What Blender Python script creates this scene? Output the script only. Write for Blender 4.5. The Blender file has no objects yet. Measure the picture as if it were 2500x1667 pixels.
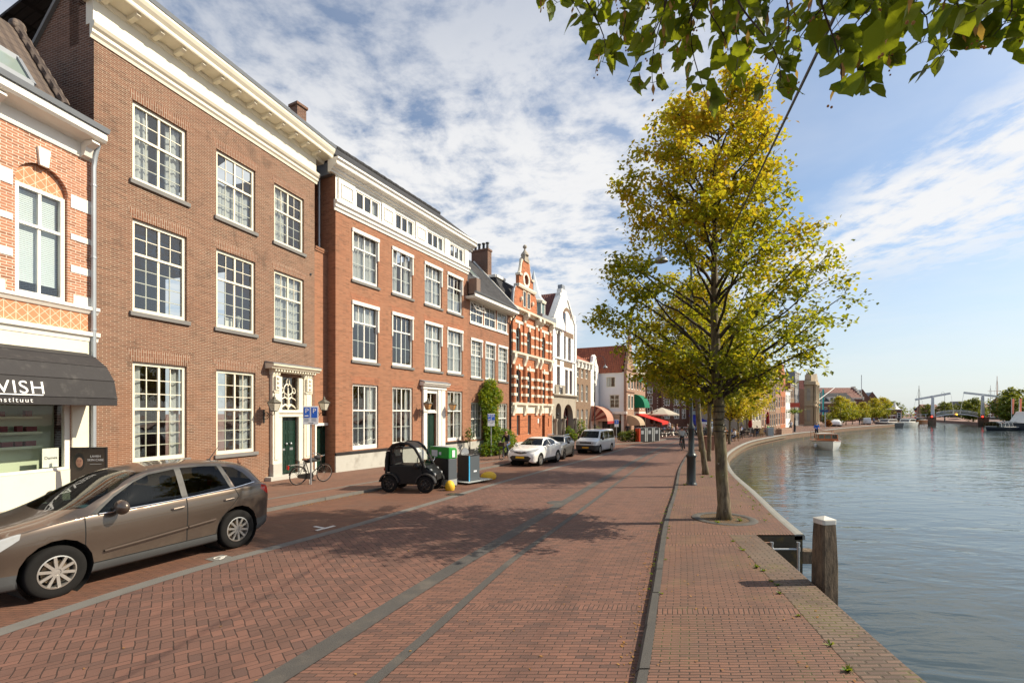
import bpy, bmesh, math, random
from mathutils import Vector, Matrix
from math import sin, cos, pi, radians as R
D = bpy.data; SC = bpy.context.scene; COL = SC.collection
RND = random.Random(7)

# ------------------------------------------------------------------ mesh building helpers
class MB:
    def __init__(s): s.v=[]; s.f=[]; s.m=[]; s.uv=[]; s.mi=0; s.hasuv=False
    def add(s, vs, fs, uvs=None):
        o=len(s.v); s.v+= [tuple(p) for p in vs]
        for k,f in enumerate(fs):
            s.f.append([i+o for i in f]); s.m.append(s.mi)
            s.uv.append(uvs[k] if uvs else None)
        if uvs: s.hasuv=True
        return s
    def face(s, *pts): return s.add(pts,[list(range(len(pts)))])
    def box(s,x0,x1,y0,y1,z0,z1):
        return s.add([(x0,y0,z0),(x1,y0,z0),(x1,y1,z0),(x0,y1,z0),(x0,y0,z1),(x1,y0,z1),(x1,y1,z1),(x0,y1,z1)],
            [(3,2,1,0),(4,5,6,7),(0,1,5,4),(1,2,6,5),(2,3,7,6),(3,0,4,7)])
    def prism(s,poly,a0,a1,ax='y'):
        n=len(poly)
        if ax=='y': P=lambda p,a:(p[0],a,p[1])
        elif ax=='x': P=lambda p,a:(a,p[0],p[1])
        else: P=lambda p,a:(p[0],p[1],a)
        vs=[P(p,a0) for p in poly]+[P(p,a1) for p in poly]
        fs=[list(range(n))[::-1],list(range(n,2*n))]+[(i,(i+1)%n,n+(i+1)%n,n+i) for i in range(n)]
        return s.add(vs,fs)
    def tube(s,path,r,n=8,cap=True):
        path=[Vector(p) for p in path]; m=len(path)
        rs=r if isinstance(r,(list,tuple)) else [r]*m
        vs=[];u=None
        for i,p in enumerate(path):
            t=(path[min(i+1,m-1)]-path[max(i-1,0)])
            if t.length<1e-9: t=Vector((0,0,1))
            t.normalize()
            if u is None:
                u=t.cross(Vector((0,0,1)))
                if u.length<.05: u=t.cross(Vector((0,1,0)))
            else:
                u=u-t*u.dot(t)
                if u.length<1e-6: u=t.cross(Vector((1,0.3,0)))
            u.normalize(); w=t.cross(u)
            for k in range(n):
                a=2*pi*k/n; vs.append(p+(u*cos(a)+w*sin(a))*rs[i])
        fs=[(i*n+k,i*n+(k+1)%n,(i+1)*n+(k+1)%n,(i+1)*n+k) for i in range(m-1) for k in range(n)]
        if cap: fs+= [list(range(n))[::-1], list(range((m-1)*n,m*n))]
        return s.add(vs,fs)
    def lathe(s,prof,n=16,c=(0,0,0),ax='z',cap=True,a0=0.0):
        vs=[];m=len(prof)
        for (r,h) in prof:
            for k in range(n):
                a=2*pi*k/n+a0; x,y=r*cos(a),r*sin(a)
                q=(x,y,h) if ax=='z' else ((h,x,y) if ax=='x' else (y,h,x))
                vs.append((q[0]+c[0],q[1]+c[1],q[2]+c[2]))
        fs=[(i*n+k,i*n+(k+1)%n,(i+1)*n+(k+1)%n,(i+1)*n+k) for i in range(m-1) for k in range(n)]
        if cap:
            if prof[0][0]>1e-6: fs.append(list(range(n))[::-1])
            if prof[-1][0]>1e-6: fs.append(list(range((m-1)*n,m*n)))
        return s.add(vs,fs)
    def torus(s,R_,r,c=(0,0,0),ax='y',n=24,k=8):
        vs=[]
        for i in range(n):
            a=2*pi*i/n
            for j in range(k):
                b=2*pi*j/k; q=R_+r*cos(b); h=r*sin(b); x,y=q*cos(a),q*sin(a)
                p=(x,y,h) if ax=='z' else ((h,x,y) if ax=='x' else (y,h,x))
                vs.append((p[0]+c[0],p[1]+c[1],p[2]+c[2]))
        fs=[(i*k+j,((i+1)%n)*k+j,((i+1)%n)*k+(j+1)%k,i*k+(j+1)%k) for i in range(n) for j in range(k)]
        return s.add(vs,fs)
    def ball(s,c,r,sx=1,sy=1,sz=1,n=12,m=8):
        prof=[(max(1e-4,r*sin(pi*i/m)),-r*cos(pi*i/m)) for i in range(m+1)]
        vs=[(c[0]+q*cos(2*pi*k/n)*sx,c[1]+q*sin(2*pi*k/n)*sy,c[2]+h*sz) for q,h in prof for k in range(n)]
        fs=[(i*n+k,i*n+(k+1)%n,(i+1)*n+(k+1)%n,(i+1)*n+k) for i in range(m) for k in range(n)]
        return s.add(vs,fs)
    def bar(s,p,q,w,h,up=(0,0,1)):
        p=Vector(p);q=Vector(q);t=(q-p).normalized();u=t.cross(Vector(up))
        if u.length<1e-4: u=t.cross(Vector((0,1,0)))
        u.normalize();v=u.cross(t); u=u*w/2;v=v*h/2
        return s.add([p-u-v,p+u-v,p+u+v,p-u+v,q-u-v,q+u-v,q+u+v,q-u+v],[(3,2,1,0),(4,5,6,7),(0,1,5,4),(1,2,6,5),(2,3,7,6),(3,0,4,7)])
    def grid(s,rows,close=False,uv=None):
        n=len(rows[0]);vs=[p for r in rows for p in r];fs=[]
        for i in range(len(rows)-1):
            for j in range(n if close else n-1):
                fs.append((i*n+j,i*n+(j+1)%n,(i+1)*n+(j+1)%n,(i+1)*n+j))
        return s.add(vs,fs)
    def xf(s,fn,start=0):
        for i in range(start,len(s.v)): s.v[i]=tuple(fn(*s.v[i]))
        return s
    def build(s,name,mat,parent=None,smooth=False,loc=None,rot=None,angle=None):
        me=D.meshes.new(name); me.from_pydata(s.v,[],s.f)
        mats=mat if isinstance(mat,(list,tuple)) else [mat]
        for m in mats: me.materials.append(m)
        if len(mats)>1: me.polygons.foreach_set('material_index',s.m)
        if s.hasuv:
            l=me.uv_layers.new(name='UVMap').data
            for p in me.polygons:
                u=s.uv[p.index]
                if u:
                    for k,li in enumerate(p.loop_indices): l[li].uv=u[k]
        bm=bmesh.new(); bm.from_mesh(me)
        if not s.hasuv and len(s.f)<20000: bmesh.ops.recalc_face_normals(bm,faces=bm.faces)
        bm.to_mesh(me); bm.free()
        if smooth: me.polygons.foreach_set('use_smooth',[True]*len(me.polygons))
        me.update()
        o=D.objects.new(name,me); COL.objects.link(o)
        if smooth and angle!=0:
            md=o.modifiers.new('edge','EDGE_SPLIT'); md.split_angle=R(angle or 40)
        if parent: o.parent=parent
        if loc: o.location=loc
        if rot: o.rotation_euler=rot
        return o

def tag(o,label=None,cat=None,group=None,kind=None):
    if label: o['label']=label
    if cat: o['category']=cat
    if group: o['group']=group
    if kind: o['kind']=kind
    return o
def empty(name,loc,rz=0,label=None,cat=None,group=None):
    o=D.objects.new(name,None); COL.objects.link(o); o.empty_display_size=.3
    o.location=loc; o.rotation_euler=(0,0,rz)
    return tag(o,label,cat,group)
def copy_tree(o,parent=None):
    c=o.copy(); COL.objects.link(c); c.parent=parent
    for ch in [x for x in D.objects if x.parent==o]: copy_tree(ch,c)
    return c
def pcs(par,name,mat,boxes,bev=0):
    for b in boxes:
        m=MB(); m.box(*b); o=m.build(name,mat,par)
        if bev: bevel(o,bev)
def bevel(o,w=.01,seg=2):
    m=o.modifiers.new('bev','BEVEL'); m.width=w; m.segments=seg; m.limit_method='ANGLE'; m.angle_limit=R(40); return o
def lerp(a,b,t): return a+(b-a)*t
def interp(tab,y):
    # tab: list of (x,y) sorted by y -> x(y), Catmull-Rom
    n=len(tab)
    if y<=tab[0][1]:
        a,b=tab[0],tab[1]; return a[0]+(b[0]-a[0])*(y-a[1])/(b[1]-a[1])
    if y>=tab[-1][1]:
        a,b=tab[-2],tab[-1]; return b[0]+(b[0]-a[0])*(y-b[1])/(b[1]-a[1])
    for i in range(n-1):
        if y<=tab[i+1][1]: break
    def sl(k):
        a=tab[max(k-1,0)];b=tab[min(k+1,n-1)]; return (b[0]-a[0])/(b[1]-a[1])
    h=tab[i+1][1]-tab[i][1]; t=(y-tab[i][1])/h
    return (2*t**3-3*t*t+1)*tab[i][0]+(t**3-2*t*t+t)*h*sl(i)+(-2*t**3+3*t*t)*tab[i+1][0]+(t**3-t*t)*h*sl(i+1)

# ------------------------------------------------------------------ node helpers
CT=None
def node(t,**kw):
    n=CT.nodes.new(t)
    for k,v in kw.items(): setattr(n,k,v)
    return n
def setin(sock,v):
    if isinstance(v,bpy.types.NodeSocket): CT.links.new(v,sock)
    elif isinstance(v,(tuple,list)):
        v=tuple(v)
        try: sock.default_value=v
        except Exception: sock.default_value=v+(1,) if len(v)==3 else v[:3]
    else: sock.default_value=v
def M(op,*a,clamp=False):
    n=node('ShaderNodeMath',operation=op); n.use_clamp=clamp
    for i,x in enumerate(a): setin(n.inputs[i],x)
    return n.outputs[0]
def VM(op,*a):
    n=node('ShaderNodeVectorMath',operation=op)
    for i,x in enumerate(a):
        if op=='SCALE' and i==1: setin(n.inputs['Scale'],x)
        else: setin(n.inputs[i],x)
    return n.outputs[0]
def xyz(x,y,z):
    n=node('ShaderNodeCombineXYZ')
    for i,v in enumerate((x,y,z)): setin(n.inputs[i],v)
    return n.outputs[0]
def sep(v):
    n=node('ShaderNodeSeparateXYZ'); setin(n.inputs[0],v); return n.outputs[0],n.outputs[1],n.outputs[2]
def mixc(f,a,b,bt='MIX'):
    n=node('ShaderNodeMix',data_type='RGBA',blend_type=bt)
    setin(n.inputs[0],f); setin(n.inputs[6],a if not isinstance(a,tuple) else a+(1,) if len(a)==3 else a)
    setin(n.inputs[7],b if not isinstance(b,tuple) else b+(1,) if len(b)==3 else b); return n.outputs[2]
def noise(vec,scale,detail=3,rough=.55,dist=0,out=0):
    n=node('ShaderNodeTexNoise'); setin(n.inputs['Vector'],vec); n.inputs['Scale'].default_value=scale
    n.inputs['Detail'].default_value=detail; n.inputs['Roughness'].default_value=rough; n.inputs['Distortion'].default_value=dist
    return n.outputs[out]
def smooth(f,a,b,lo=0.,hi=1.):
    n=node('ShaderNodeMapRange',interpolation_type='SMOOTHSTEP'); setin(n.inputs[0],f)
    for i,v in enumerate((a,b,lo,hi)): setin(n.inputs[i+1],v)
    return n.outputs[0]
def texco(o='Object'):
    return node('ShaderNodeTexCoord').outputs[o]
def bumpn(h,strength=.3,dist=.01,nrm=None):
    n=node('ShaderNodeBump'); n.inputs['Strength'].default_value=strength; n.inputs['Distance'].default_value=dist
    setin(n.inputs['Height'],h)
    if nrm is not None: setin(n.inputs['Normal'],nrm)
    return n.outputs[0]
def newmat(name):
    global CT
    m=D.materials.new(name); m.use_nodes=True; CT=m.node_tree
    return m, CT.nodes['Principled BSDF']
def pm(name,col,rough=.6,var=.12,vs=2.5,bump=0.,bs=30,metal=0,spec=.5,coat=0,dirt=None,ds=.8,da=.4):
    m,p=newmat(name); v=texco()
    c=mixc(noise(v,vs,5,.6),tuple(x*(1-var) for x in col),tuple(min(1,x*(1+var)) for x in col))
    if dirt: c=mixc(smooth(noise(v,ds,6,.65),.5,.75,0,da),c,dirt)
    setin(p.inputs['Base Color'],c); p.inputs['Metallic'].default_value=metal
    setin(p.inputs['Roughness'],M('ADD',rough-.05,M('MULTIPLY',noise(v,vs*3,3),.1)))
    p.inputs['Specular IOR Level'].default_value=spec
    if coat: p.inputs['Coat Weight'].default_value=coat; p.inputs['Coat Roughness'].default_value=.04
    if bump: setin(p.inputs['Normal'],bumpn(noise(v,bs,5,.6),bump,.01))
    return m
def wallvec():
    v=texco(); x,y,z=sep(v); nx,ny,nz=sep(texco('Normal'))
    side=M('GREATER_THAN',M('ABSOLUTE',nx),.6)
    u=M('ADD',M('MULTIPLY',side,y),M('MULTIPLY',M('SUBTRACT',1,side),x))
    return v,u,z
def brick(name,c1,c2,mortar,w=.22,h=.066,ms=.009,swap=False,stain=(.05,.04,.035),sa=.5,lowtint=None,grime=None):
    m,p=newmat(name); v,u,z=wallvec()
    vec=xyz(z,u,0) if swap else xyz(u,z,0)
    b=node('ShaderNodeTexBrick'); setin(b.inputs['Vector'],vec)
    b.inputs['Scale'].default_value=1; b.inputs['Brick Width'].default_value=w; b.inputs['Row Height'].default_value=h
    b.inputs['Mortar Size'].default_value=ms; b.inputs['Mortar Smooth'].default_value=.3; b.inputs['Bias'].default_value=-.1
    setin(b.inputs['Color1'],c1+(1,)); setin(b.inputs['Color2'],c2+(1,)); setin(b.inputs['Mortar'],mortar+(1,))
    # a third tone: whole bricks picked at random
    cell=xyz(M('FLOOR',M('DIVIDE',u,w)),M('FLOOR',M('DIVIDE',z,h)),0)
    wn=node('ShaderNodeTexWhiteNoise'); setin(wn.inputs['Vector'],cell)
    dark=M('MULTIPLY',M('GREATER_THAN',wn.outputs['Value'],.82),M('SUBTRACT',1,b.outputs['Fac']))
    c=mixc(M('MULTIPLY',dark,.55),b.outputs['Color'],tuple(x*.35 for x in c1))
    c=mixc(smooth(noise(v,.45,6,.6),.35,.72,0,.7),c,mixc(.55,c,tuple(min(1,x*1.45) for x in c2)))
    c=mixc(smooth(noise(xyz(M('MULTIPLY',u,1.1),M('MULTIPLY',z,11.),0),1.,4,.6),.35,.7,0,.42),c,mixc(.6,c,tuple(x*.45 for x in c2)))
    c=mixc(smooth(noise(xyz(M('MULTIPLY',u,2.2),M('MULTIPLY',z,15.),5.),1.,3,.6),.55,.75,0,.45),c,tuple(min(1,x*1.5) for x in c1))
    st=smooth(noise(xyz(M('MULTIPLY',u,1.3),M('MULTIPLY',z,.8),0),1.0,7,.68,.6),.52,.74,0,sa)
    c=mixc(st,c,mixc(.75,c,stain))
    if lowtint:
        hh,lc,amt=lowtint
        c=mixc(M('MULTIPLY',smooth(z,hh,0.,0,1),M('MULTIPLY',smooth(noise(v,.8,4),.35,.65),amt)),c,lc)
    rs=M('MULTIPLY',smooth(noise(xyz(M('MULTIPLY',u,4.5),M('MULTIPLY',z,.22),9.),1.,5,.7),.56,.76,0,.45),smooth(noise(v,.6,3),.35,.6))
    c=mixc(rs,c,stain)
    setin(p.inputs['Base Color'],c); p.inputs['Roughness'].default_value=.88; p.inputs['Specular IOR Level'].default_value=.25
    hgt=M('ADD',M('MULTIPLY',M('SUBTRACT',1,b.outputs['Fac']),1),M('MULTIPLY',noise(v,60,3),.35))
    setin(p.inputs['Normal'],bumpn(hgt,.5,.008))
    return m
def paving(name,c1,c2,joint,w=.2,h=.068,js=.006,herring=0.,stain=(.09,.07,.06),dark=.25,moss=None,wear=.4,course=0):
    """brick paving in real metres on the UV map (u across the road, v along it)"""
    m,p=newmat(name); v=texco('UV'); ob=texco('Object')
    wob=VM('SCALE',VM('SUBTRACT',noise(v,1.6,4,.6,0,1),(.5,.5,.5)),.055); v2=VM('ADD',v,wob)
    u,t,_=sep(v2)
    if herring:
        a=R(45); s=1/herring
        x=M('MULTIPLY',M('SUBTRACT',M('MULTIPLY',u,cos(a)),M('MULTIPLY',t,sin(a))),s)
        y=M('MULTIPLY',M('ADD',M('MULTIPLY',u,sin(a)),M('MULTIPLY',t,cos(a))),s)
        i=M('FLOOR',x); j=M('FLOOR',y); fx=M('SUBTRACT',x,i); fy=M('SUBTRACT',y,j)
        k=M('FLOORED_MODULO',M('SUBTRACT',i,j),4)
        k1=M('COMPARE',k,1,.1);k2=M('COMPARE',k,2,.1); hor=M('LESS_THAN',k,1.5); ver=M('SUBTRACT',1,hor)
        a_=M('ADD',M('MULTIPLY',hor,M('ADD',fx,k1)),M('MULTIPLY',ver,M('ADD',fy,k2)))
        b_=M('ADD',M('MULTIPLY',hor,fy),M('MULTIPLY',ver,fx))
        edge=M('MULTIPLY',M('MINIMUM',M('MINIMUM',a_,M('SUBTRACT',2,a_)),M('MINIMUM',b_,M('SUBTRACT',1,b_))),herring)
        idv=xyz(M('SUBTRACT',i,k1),M('SUBTRACT',j,k2),hor)
    else:
        row=M('FLOOR',M('DIVIDE',t,h)); off=M('MULTIPLY',M('FLOORED_MODULO',row,2),w/2)
        col=M('DIVIDE',M('ADD',u,off),w); ci=M('FLOOR',col); fu=M('SUBTRACT',col,ci); ft=M('SUBTRACT',M('DIVIDE',t,h),row)
        eu=M('MULTIPLY',M('MINIMUM',fu,M('SUBTRACT',1,fu)),w); et=M('MULTIPLY',M('MINIMUM',ft,M('SUBTRACT',1,ft)),h)
        edge=M('MINIMUM',eu,et); idv=xyz(ci,row,0)
        if course:   # now and then one row of bricks laid the other way
            tm=M('FLOORED_MODULO',t,course); sel=M('LESS_THAN',tm,.19); c9=M('DIVIDE',u,.062); f2=M('SUBTRACT',c9,M('FLOOR',c9))
            e2=M('MINIMUM',M('MULTIPLY',M('MINIMUM',f2,M('SUBTRACT',1,f2)),.062),M('MINIMUM',tm,M('SUBTRACT',.19,tm)))
            edge=M('ADD',M('MULTIPLY',sel,e2),M('MULTIPLY',M('SUBTRACT',1,sel),edge)); idv=VM('ADD',idv,xyz(M('MULTIPLY',sel,M('FLOOR',c9)),0,M('MULTIPLY',sel,7)))
    wn=node('ShaderNodeTexWhiteNoise'); setin(wn.inputs['Vector'],idv)
    jw=M('ADD',js*.35,M('MULTIPLY',noise(v,2.3,3),js*1.3))
    jt=M('SUBTRACT',1,smooth(M('DIVIDE',edge,jw),.6,1.3))
    c=mixc(wn.outputs['Value'],c1,c2)
    wn2=node('ShaderNodeTexWhiteNoise'); setin(wn2.inputs['Vector'],VM('ADD',idv,(37.2,11.7,5.1)))
    c=mixc(M('MULTIPLY',M('GREATER_THAN',wn2.outputs['Value'],.84),dark),c,(.055,.042,.04))
    c=mixc(smooth(noise(v,.55,6,.65),.42,.72,0,wear),c,stain)
    c=mixc(smooth(noise(v,1.6,5,.6),.5,.8,0,.3),c,(c2[0]*1.35,c2[1]*1.35,c2[2]*1.4))
    trk=smooth(noise(xyz(M('MULTIPLY',u,1.5),M('MULTIPLY',t,.06),2.),1.,4,.6),.48,.68,0,.34)
    c=mixc(trk,c,tuple(x*.55 for x in c2))
    jc=joint
    if moss: jc=mixc(smooth(noise(v,.8,4),.5,.62),joint,moss)
    c=mixc(M('MULTIPLY',jt,.92),c,jc)
    c=mixc(smooth(noise(ob,38,2,.5),.73,.78,0,.35),c,(.3,.26,.22))
    setin(p.inputs['Base Color'],c)
    setin(p.inputs['Roughness'],M('ADD',.62,M('MULTIPLY',noise(v,3,4),.25))); p.inputs['Specular IOR Level'].default_value=.35
    hgt=M('ADD',M('SUBTRACT',M('MULTIPLY',wn2.outputs['Value'],.35),jt),M('ADD',M('MULTIPLY',noise(ob,70,4),.3),M('MULTIPLY',noise(v,2.2,3),1.1)))
    setin(p.inputs['Normal'],bumpn(hgt,.55,.010))
    return m

# ------------------------------------------------------------------ materials
MT={}
MT['brickA']=brick('brown_brick',(.212,.098,.06),(.165,.08,.052),(.40,.33,.25),w=.2,h=.054,ms=.0085,stain=(.06,.045,.035),sa=.8,lowtint=(5,(.30,.14,.075),.5))
MT['brickA_side']=brick('dark_shaded_brick',(.115,.058,.04),(.17,.08,.05),(.33,.27,.22),sa=.3)  # darker copy of the brown brick, side-wall shade put into the colour; chimneys share it
MT['lintelA']=brick('soldier_brick',(.235,.11,.068),(.19,.092,.058),(.45,.38,.3),swap=True,sa=.3,w=.3)
MT['brickB']=brick('orange_brick',(.345,.142,.076),(.275,.115,.064),(.38,.27,.19),w=.2,h=.052,ms=.007,stain=(.12,.07,.05),sa=.55)
MT['lintelB']=brick('orange_soldier_brick',(.36,.14,.075),(.30,.118,.065),(.40,.28,.2),swap=True,sa=.2,w=.3,ms=.006)
MT['brickC']=brick('russet_brick',(.30,.126,.07),(.245,.104,.06),(.35,.25,.18),w=.2,h=.052,ms=.007,stain=(.1,.06,.045),sa=.6)
MT['brickD']=brick('red_brick',(.47,.165,.075),(.39,.135,.064),(.48,.28,.18),ms=.005,sa=.25)
MT['brickS']=brick('pink_orange_brick',(.42,.19,.112),(.37,.165,.098),(.72,.62,.52),ms=.009,sa=.12)
MT['brickF']=brick('taupe_brick',(.24,.155,.10),(.2,.13,.085),(.3,.24,.19),ms=.006,sa=.3)
MT['brickJ']=brick('dark_red_brick',(.17,.075,.05),(.13,.06,.042),(.25,.18,.14),ms=.006,sa=.3)
MT['brickK']=brick('pale_red_brick',(.36,.22,.15),(.30,.17,.12),(.4,.33,.27),ms=.006,sa=.3)
MT['cream']=pm('cream_paint',(.76,.71,.58),.45,.05,1.5,dirt=(.5,.42,.3),ds=1.2,da=.3)
MT['white']=pm('white_paint',(.80,.78,.72),.45,.05,1.5,dirt=(.55,.5,.42),ds=1.2,da=.25)
MT['stucco']=pm('white_stucco',(.80,.79,.76),.8,.05,1.2,bump=.15,bs=60,dirt=(.55,.52,.46),ds=.7,da=.35)
MT['greyplinth']=pm('grey_plinth_plaster',(.45,.44,.40),.85,.12,1.5,bump=.2,bs=25,dirt=(.22,.2,.17),ds=1.3,da=.6)
MT['stone']=pm('grey_sandstone',(.36,.32,.26),.85,.15,2,bump=.25,bs=25,dirt=(.16,.14,.11),ds=1.1,da=.6)
MT['bluestone']=pm('bluestone_sill',(.17,.165,.16),.75,.2,3,bump=.15,bs=40)
MT['zinc']=pm('zinc_pipe',(.42,.46,.5),.5,.1,3,metal=.6)
MT['greendoor']=pm('dark_green_gloss_door',(.010,.032,.022),.25,.15,3)
MT['black']=pm('black_paint',(.012,.012,.013),.4,.2,4)
MT['blackmetal']=pm('dark_green_black_iron',(.014,.02,.022),.35,.15,4,metal=0,spec=.6)
MT['rubber']=pm('tyre_rubber',(.012,.0115,.0115),.9,.2,8,bump=.1,bs=80,spec=.2)
MT['slate']=brick('black_roof_tile',(.045,.045,.05),(.065,.065,.07),(.012,.012,.013),w=.2,h=.17,ms=.02,sa=.2,stain=(.1,.1,.09))
MT['redtile']=None
MT['gunmetal']=pm('galvanised_steel',(.38,.4,.42),.45,.1,6,metal=.75)
MT['lead']=pm('grey_lead_flashing',(.22,.24,.27),.55,.15,2,metal=.3)
def tilemat(name,c1,c2,gap):
    """pantiles: curved across, stepped along, in the roof's own local frame (x across, z height)"""
    m,p=newmat(name); v,u,z=wallvec()
    wv=M('SINE',M('MULTIPLY',u,2*pi/.24)); rowf=M('FRACT',M('DIVIDE',z,.22))
    cell=xyz(M('FLOOR',M('DIVIDE',u,.24)),M('FLOOR',M('DIVIDE',z,.22)),0)
    wn=node('ShaderNodeTexWhiteNoise'); setin(wn.inputs['Vector'],cell)
    c=mixc(wn.outputs['Value'],c1,c2)
    c=mixc(smooth(noise(v,.9,5,.65),.5,.75,0,.5),c,tuple(x*.45 for x in c1))
    c=mixc(M('MULTIPLY',smooth(rowf,.16,.0),.75),c,gap)
    c=mixc(M('MULTIPLY',smooth(wv,-.75,-1.),.6),c,gap)
    setin(p.inputs['Base Color'],c); p.inputs['Roughness'].default_value=.7
    setin(p.inputs['Normal'],bumpn(M('ADD',wv,M('MULTIPLY',rowf,-.8)),.9,.035)); return m
MT['redtile']=tilemat('orange_red_pantile',(.42,.115,.042),(.31,.08,.034),(.05,.02,.015))
MT['browntile']=tilemat('brown_grey_pantile',(.13,.095,.075),(.10,.075,.06),(.03,.02,.02))
def glassmat(name,tint,refl=1.5,base=.05,wav=.004,ws=1.3):
    m=D.materials.new(name); m.use_nodes=True
    global CT; CT=m.node_tree; CT.nodes.clear(); o=node('ShaderNodeOutputMaterial')
    v=texco(); nb=bumpn(noise(v,ws,2,.5),.35,wav*10)
    lw=node('ShaderNodeLayerWeight'); lw.inputs[0].default_value=.5; setin(lw.inputs['Normal'],nb)
    fr=M('MULTIPLY',M('POWER',lw.outputs['Facing'],4.5),.9)
    gl=node('ShaderNodeBsdfGlossy'); gl.inputs['Roughness'].default_value=.015; setin(gl.inputs['Normal'],nb)
    tr=node('ShaderNodeBsdfTransparent'); tr.inputs[0].default_value=tint+(1,)
    mx=node('ShaderNodeMixShader'); setin(mx.inputs[0],M('ADD',fr,base,clamp=True))
    setin(mx.inputs[1],tr.outputs[0]); setin(mx.inputs[2],gl.outputs[0]); setin(o.inputs[0],mx.outputs[0]); return m
MT['glass']=glassmat('window_glass',(.82,.86,.85),1.5,.15)
MT['shopglass']=glassmat('shop_window_glass',(.9,.94,.9),1.5,.05,.0004,.4)
MT['carglass']=glassmat('tinted_car_glass',(.24,.29,.27),1.52,.025,.0003,.6)
MT['clearplastic']=glassmat('clear_plastic_glass',(.82,.85,.84),1.45,.04,.0006)
def clothmat(name,col,trans=.4):
    m,p=newmat(name); v=texco()
    c=mixc(noise(v,3,3),tuple(x*.88 for x in col),col); setin(p.inputs['Base Color'],c); p.inputs['Roughness'].default_value=.9
    t=node('ShaderNodeBsdfTranslucent'); setin(t.inputs[0],c); mx=node('ShaderNodeMixShader'); mx.inputs[0].default_value=trans
    out=[n for n in CT.nodes if n.type=='OUTPUT_MATERIAL'][0]
    setin(mx.inputs[1],p.outputs[0]); setin(mx.inputs[2],t.outputs[0]); setin(out.inputs[0],mx.outputs[0]); return m
MT['curtain']=clothmat('white_net_curtain',(.82,.83,.82),.35)
MT['blind']=pm('pale_window_blind',(.70,.76,.78),.6,.04,3)
MT['darkplaster']=pm('dark_wall_plaster',(.10,.095,.085),.9,.2,1)  # plain dark plaster for the rear wall above the link
def emit(name,col,s):
    m,p=newmat(name); p.inputs['Base Color'].default_value=col+(1,); p.inputs['Emission Color'].default_value=col+(1,); p.inputs['Emission Strength'].default_value=s; return m

# ------------------------------------------------------------------ camera, sun, sky
cam=D.objects.new('camera',D.cameras.new('camera')); COL.objects.link(cam); SC.camera=cam
CZ=2.42
cam.location=(0,0,CZ); cam.rotation_euler=(R(90),0,0)
cam.data.sensor_width=36; cam.data.lens=36*1147/2500; cam.data.shift_y=(1008-833.5)/2500; cam.data.clip_start=.05; cam.data.clip_end=6000
SUN_AZ=R(3); SUN_EL=R(39)      # azimuth measured from +X towards +Y
sd=Vector((cos(SUN_AZ)*cos(SUN_EL),sin(SUN_AZ)*cos(SUN_EL),sin(SUN_EL)))
sun=D.objects.new('sun',D.lights.new('sun','SUN')); COL.objects.link(sun)
sun.data.energy=5.0; sun.data.angle=R(.53); sun.data.color=(1.,.88,.68)
sun.rotation_euler=sd.to_track_quat('Z','Y').to_euler()
W=D.worlds.new('World'); SC.world=W; W.use_nodes=True; CT=W.node_tree; CT.nodes.clear()
def make_sky():
    out=node('ShaderNodeOutputWorld'); bg=node('ShaderNodeBackground'); bg.inputs['Strength'].default_value=.092
    sky=node('ShaderNodeTexSky',sky_type='NISHITA'); sky.sun_disc=False; sky.sun_elevation=SUN_EL; sky.sun_rotation=R(90)-SUN_AZ
    sky.air_density=1.; sky.dust_density=1.2; sky.ozone_density=1.6; sky.altitude=0
    d=texco('Generated'); dx,dy,dz=sep(d)
    e=M('MAXIMUM',dz,.02)
    px=M('DIVIDE',dx,M('ADD',e,.04)); py=M('DIVIDE',dy,M('ADD',e,.04)); P=xyz(px,py,0)
    warp=VM('SCALE',VM('SUBTRACT',noise(P,1.1,3,.5,0,1),(.5,.5,.5)),.3)
    Pw=VM('ADD',P,warp)
    n1=noise(Pw,1.5,8,.62); n2=noise(Pw,8.5,6,.62)
    n=M('ADD',M('MULTIPLY',n1,.66),M('MULTIPLY',n2,.34))
    # cover: dense bank left of the middle, a clear lane, then a streaky bank on the right
    pxs=M('ADD',px,M('MULTIPLY',M('SUBTRACT',n1,.5),.55))
    left=M('MULTIPLY',smooth(pxs,.95,.45),smooth(py,.75,1.75,.45,1))
    P2=xyz(M('MULTIPLY',px,3.2),M('MULTIPLY',py,1.1),3.3); ns=noise(VM('ADD',P2,warp),1.5,6,.62)
    right=M('MULTIPLY',smooth(pxs,1.22,1.55),smooth(M('ADD',pxs,M('MULTIPLY',py,.8)),5.6,3.6))
    cl=M('MULTIPLY',left,smooth(n,.335,.55))
    cr=M('MULTIPLY',right,smooth(M('ADD',M('MULTIPLY',ns,.6),M('MULTIPLY',n2,.4)),.34,.56))
    veil=M('MULTIPLY',smooth(noise(VM('ADD',P,warp),.7,5,.6),.3,.7,.25,1),.32)
    cov=M('MAXIMUM',M('MAXIMUM',cl,cr),veil)
    cov=M('MULTIPLY',cov,smooth(dz,.015,.22,.35,1))
    # cloud body: sunlit tops, greyer thick parts
    thick=smooth(n,.5,.74)
    bright=mixc(M('MULTIPLY',thick,.55),(7.2,7.15,7.1),(6.0,6.1,6.25))
    hor=smooth(dz,.0,.33,1,0)
    s2=mixc(1,sky.outputs[0],(.90,1.04,1.12),'MULTIPLY')
    base=mixc(M('MULTIPLY',hor,.72),s2,(6.0,6.35,6.5))
    c=mixc(M('MULTIPLY',cov,.93),base,bright)
    setin(bg.inputs[0],c); CT.links.new(bg.outputs[0],out.inputs[0])
make_sky()
SC.view_settings.view_transform='Standard'; SC.view_settings.look='None'; SC.view_settings.gamma=1; SC.view_settings.exposure=.54
SC.cycles.max_bounces=8; SC.cycles.transparent_max_bounces=16; SC.cycles.diffuse_bounces=3; SC.cycles.glossy_bounces=4
SC.cycles.caustics_reflective=False; SC.cycles.caustics_refractive=False
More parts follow.
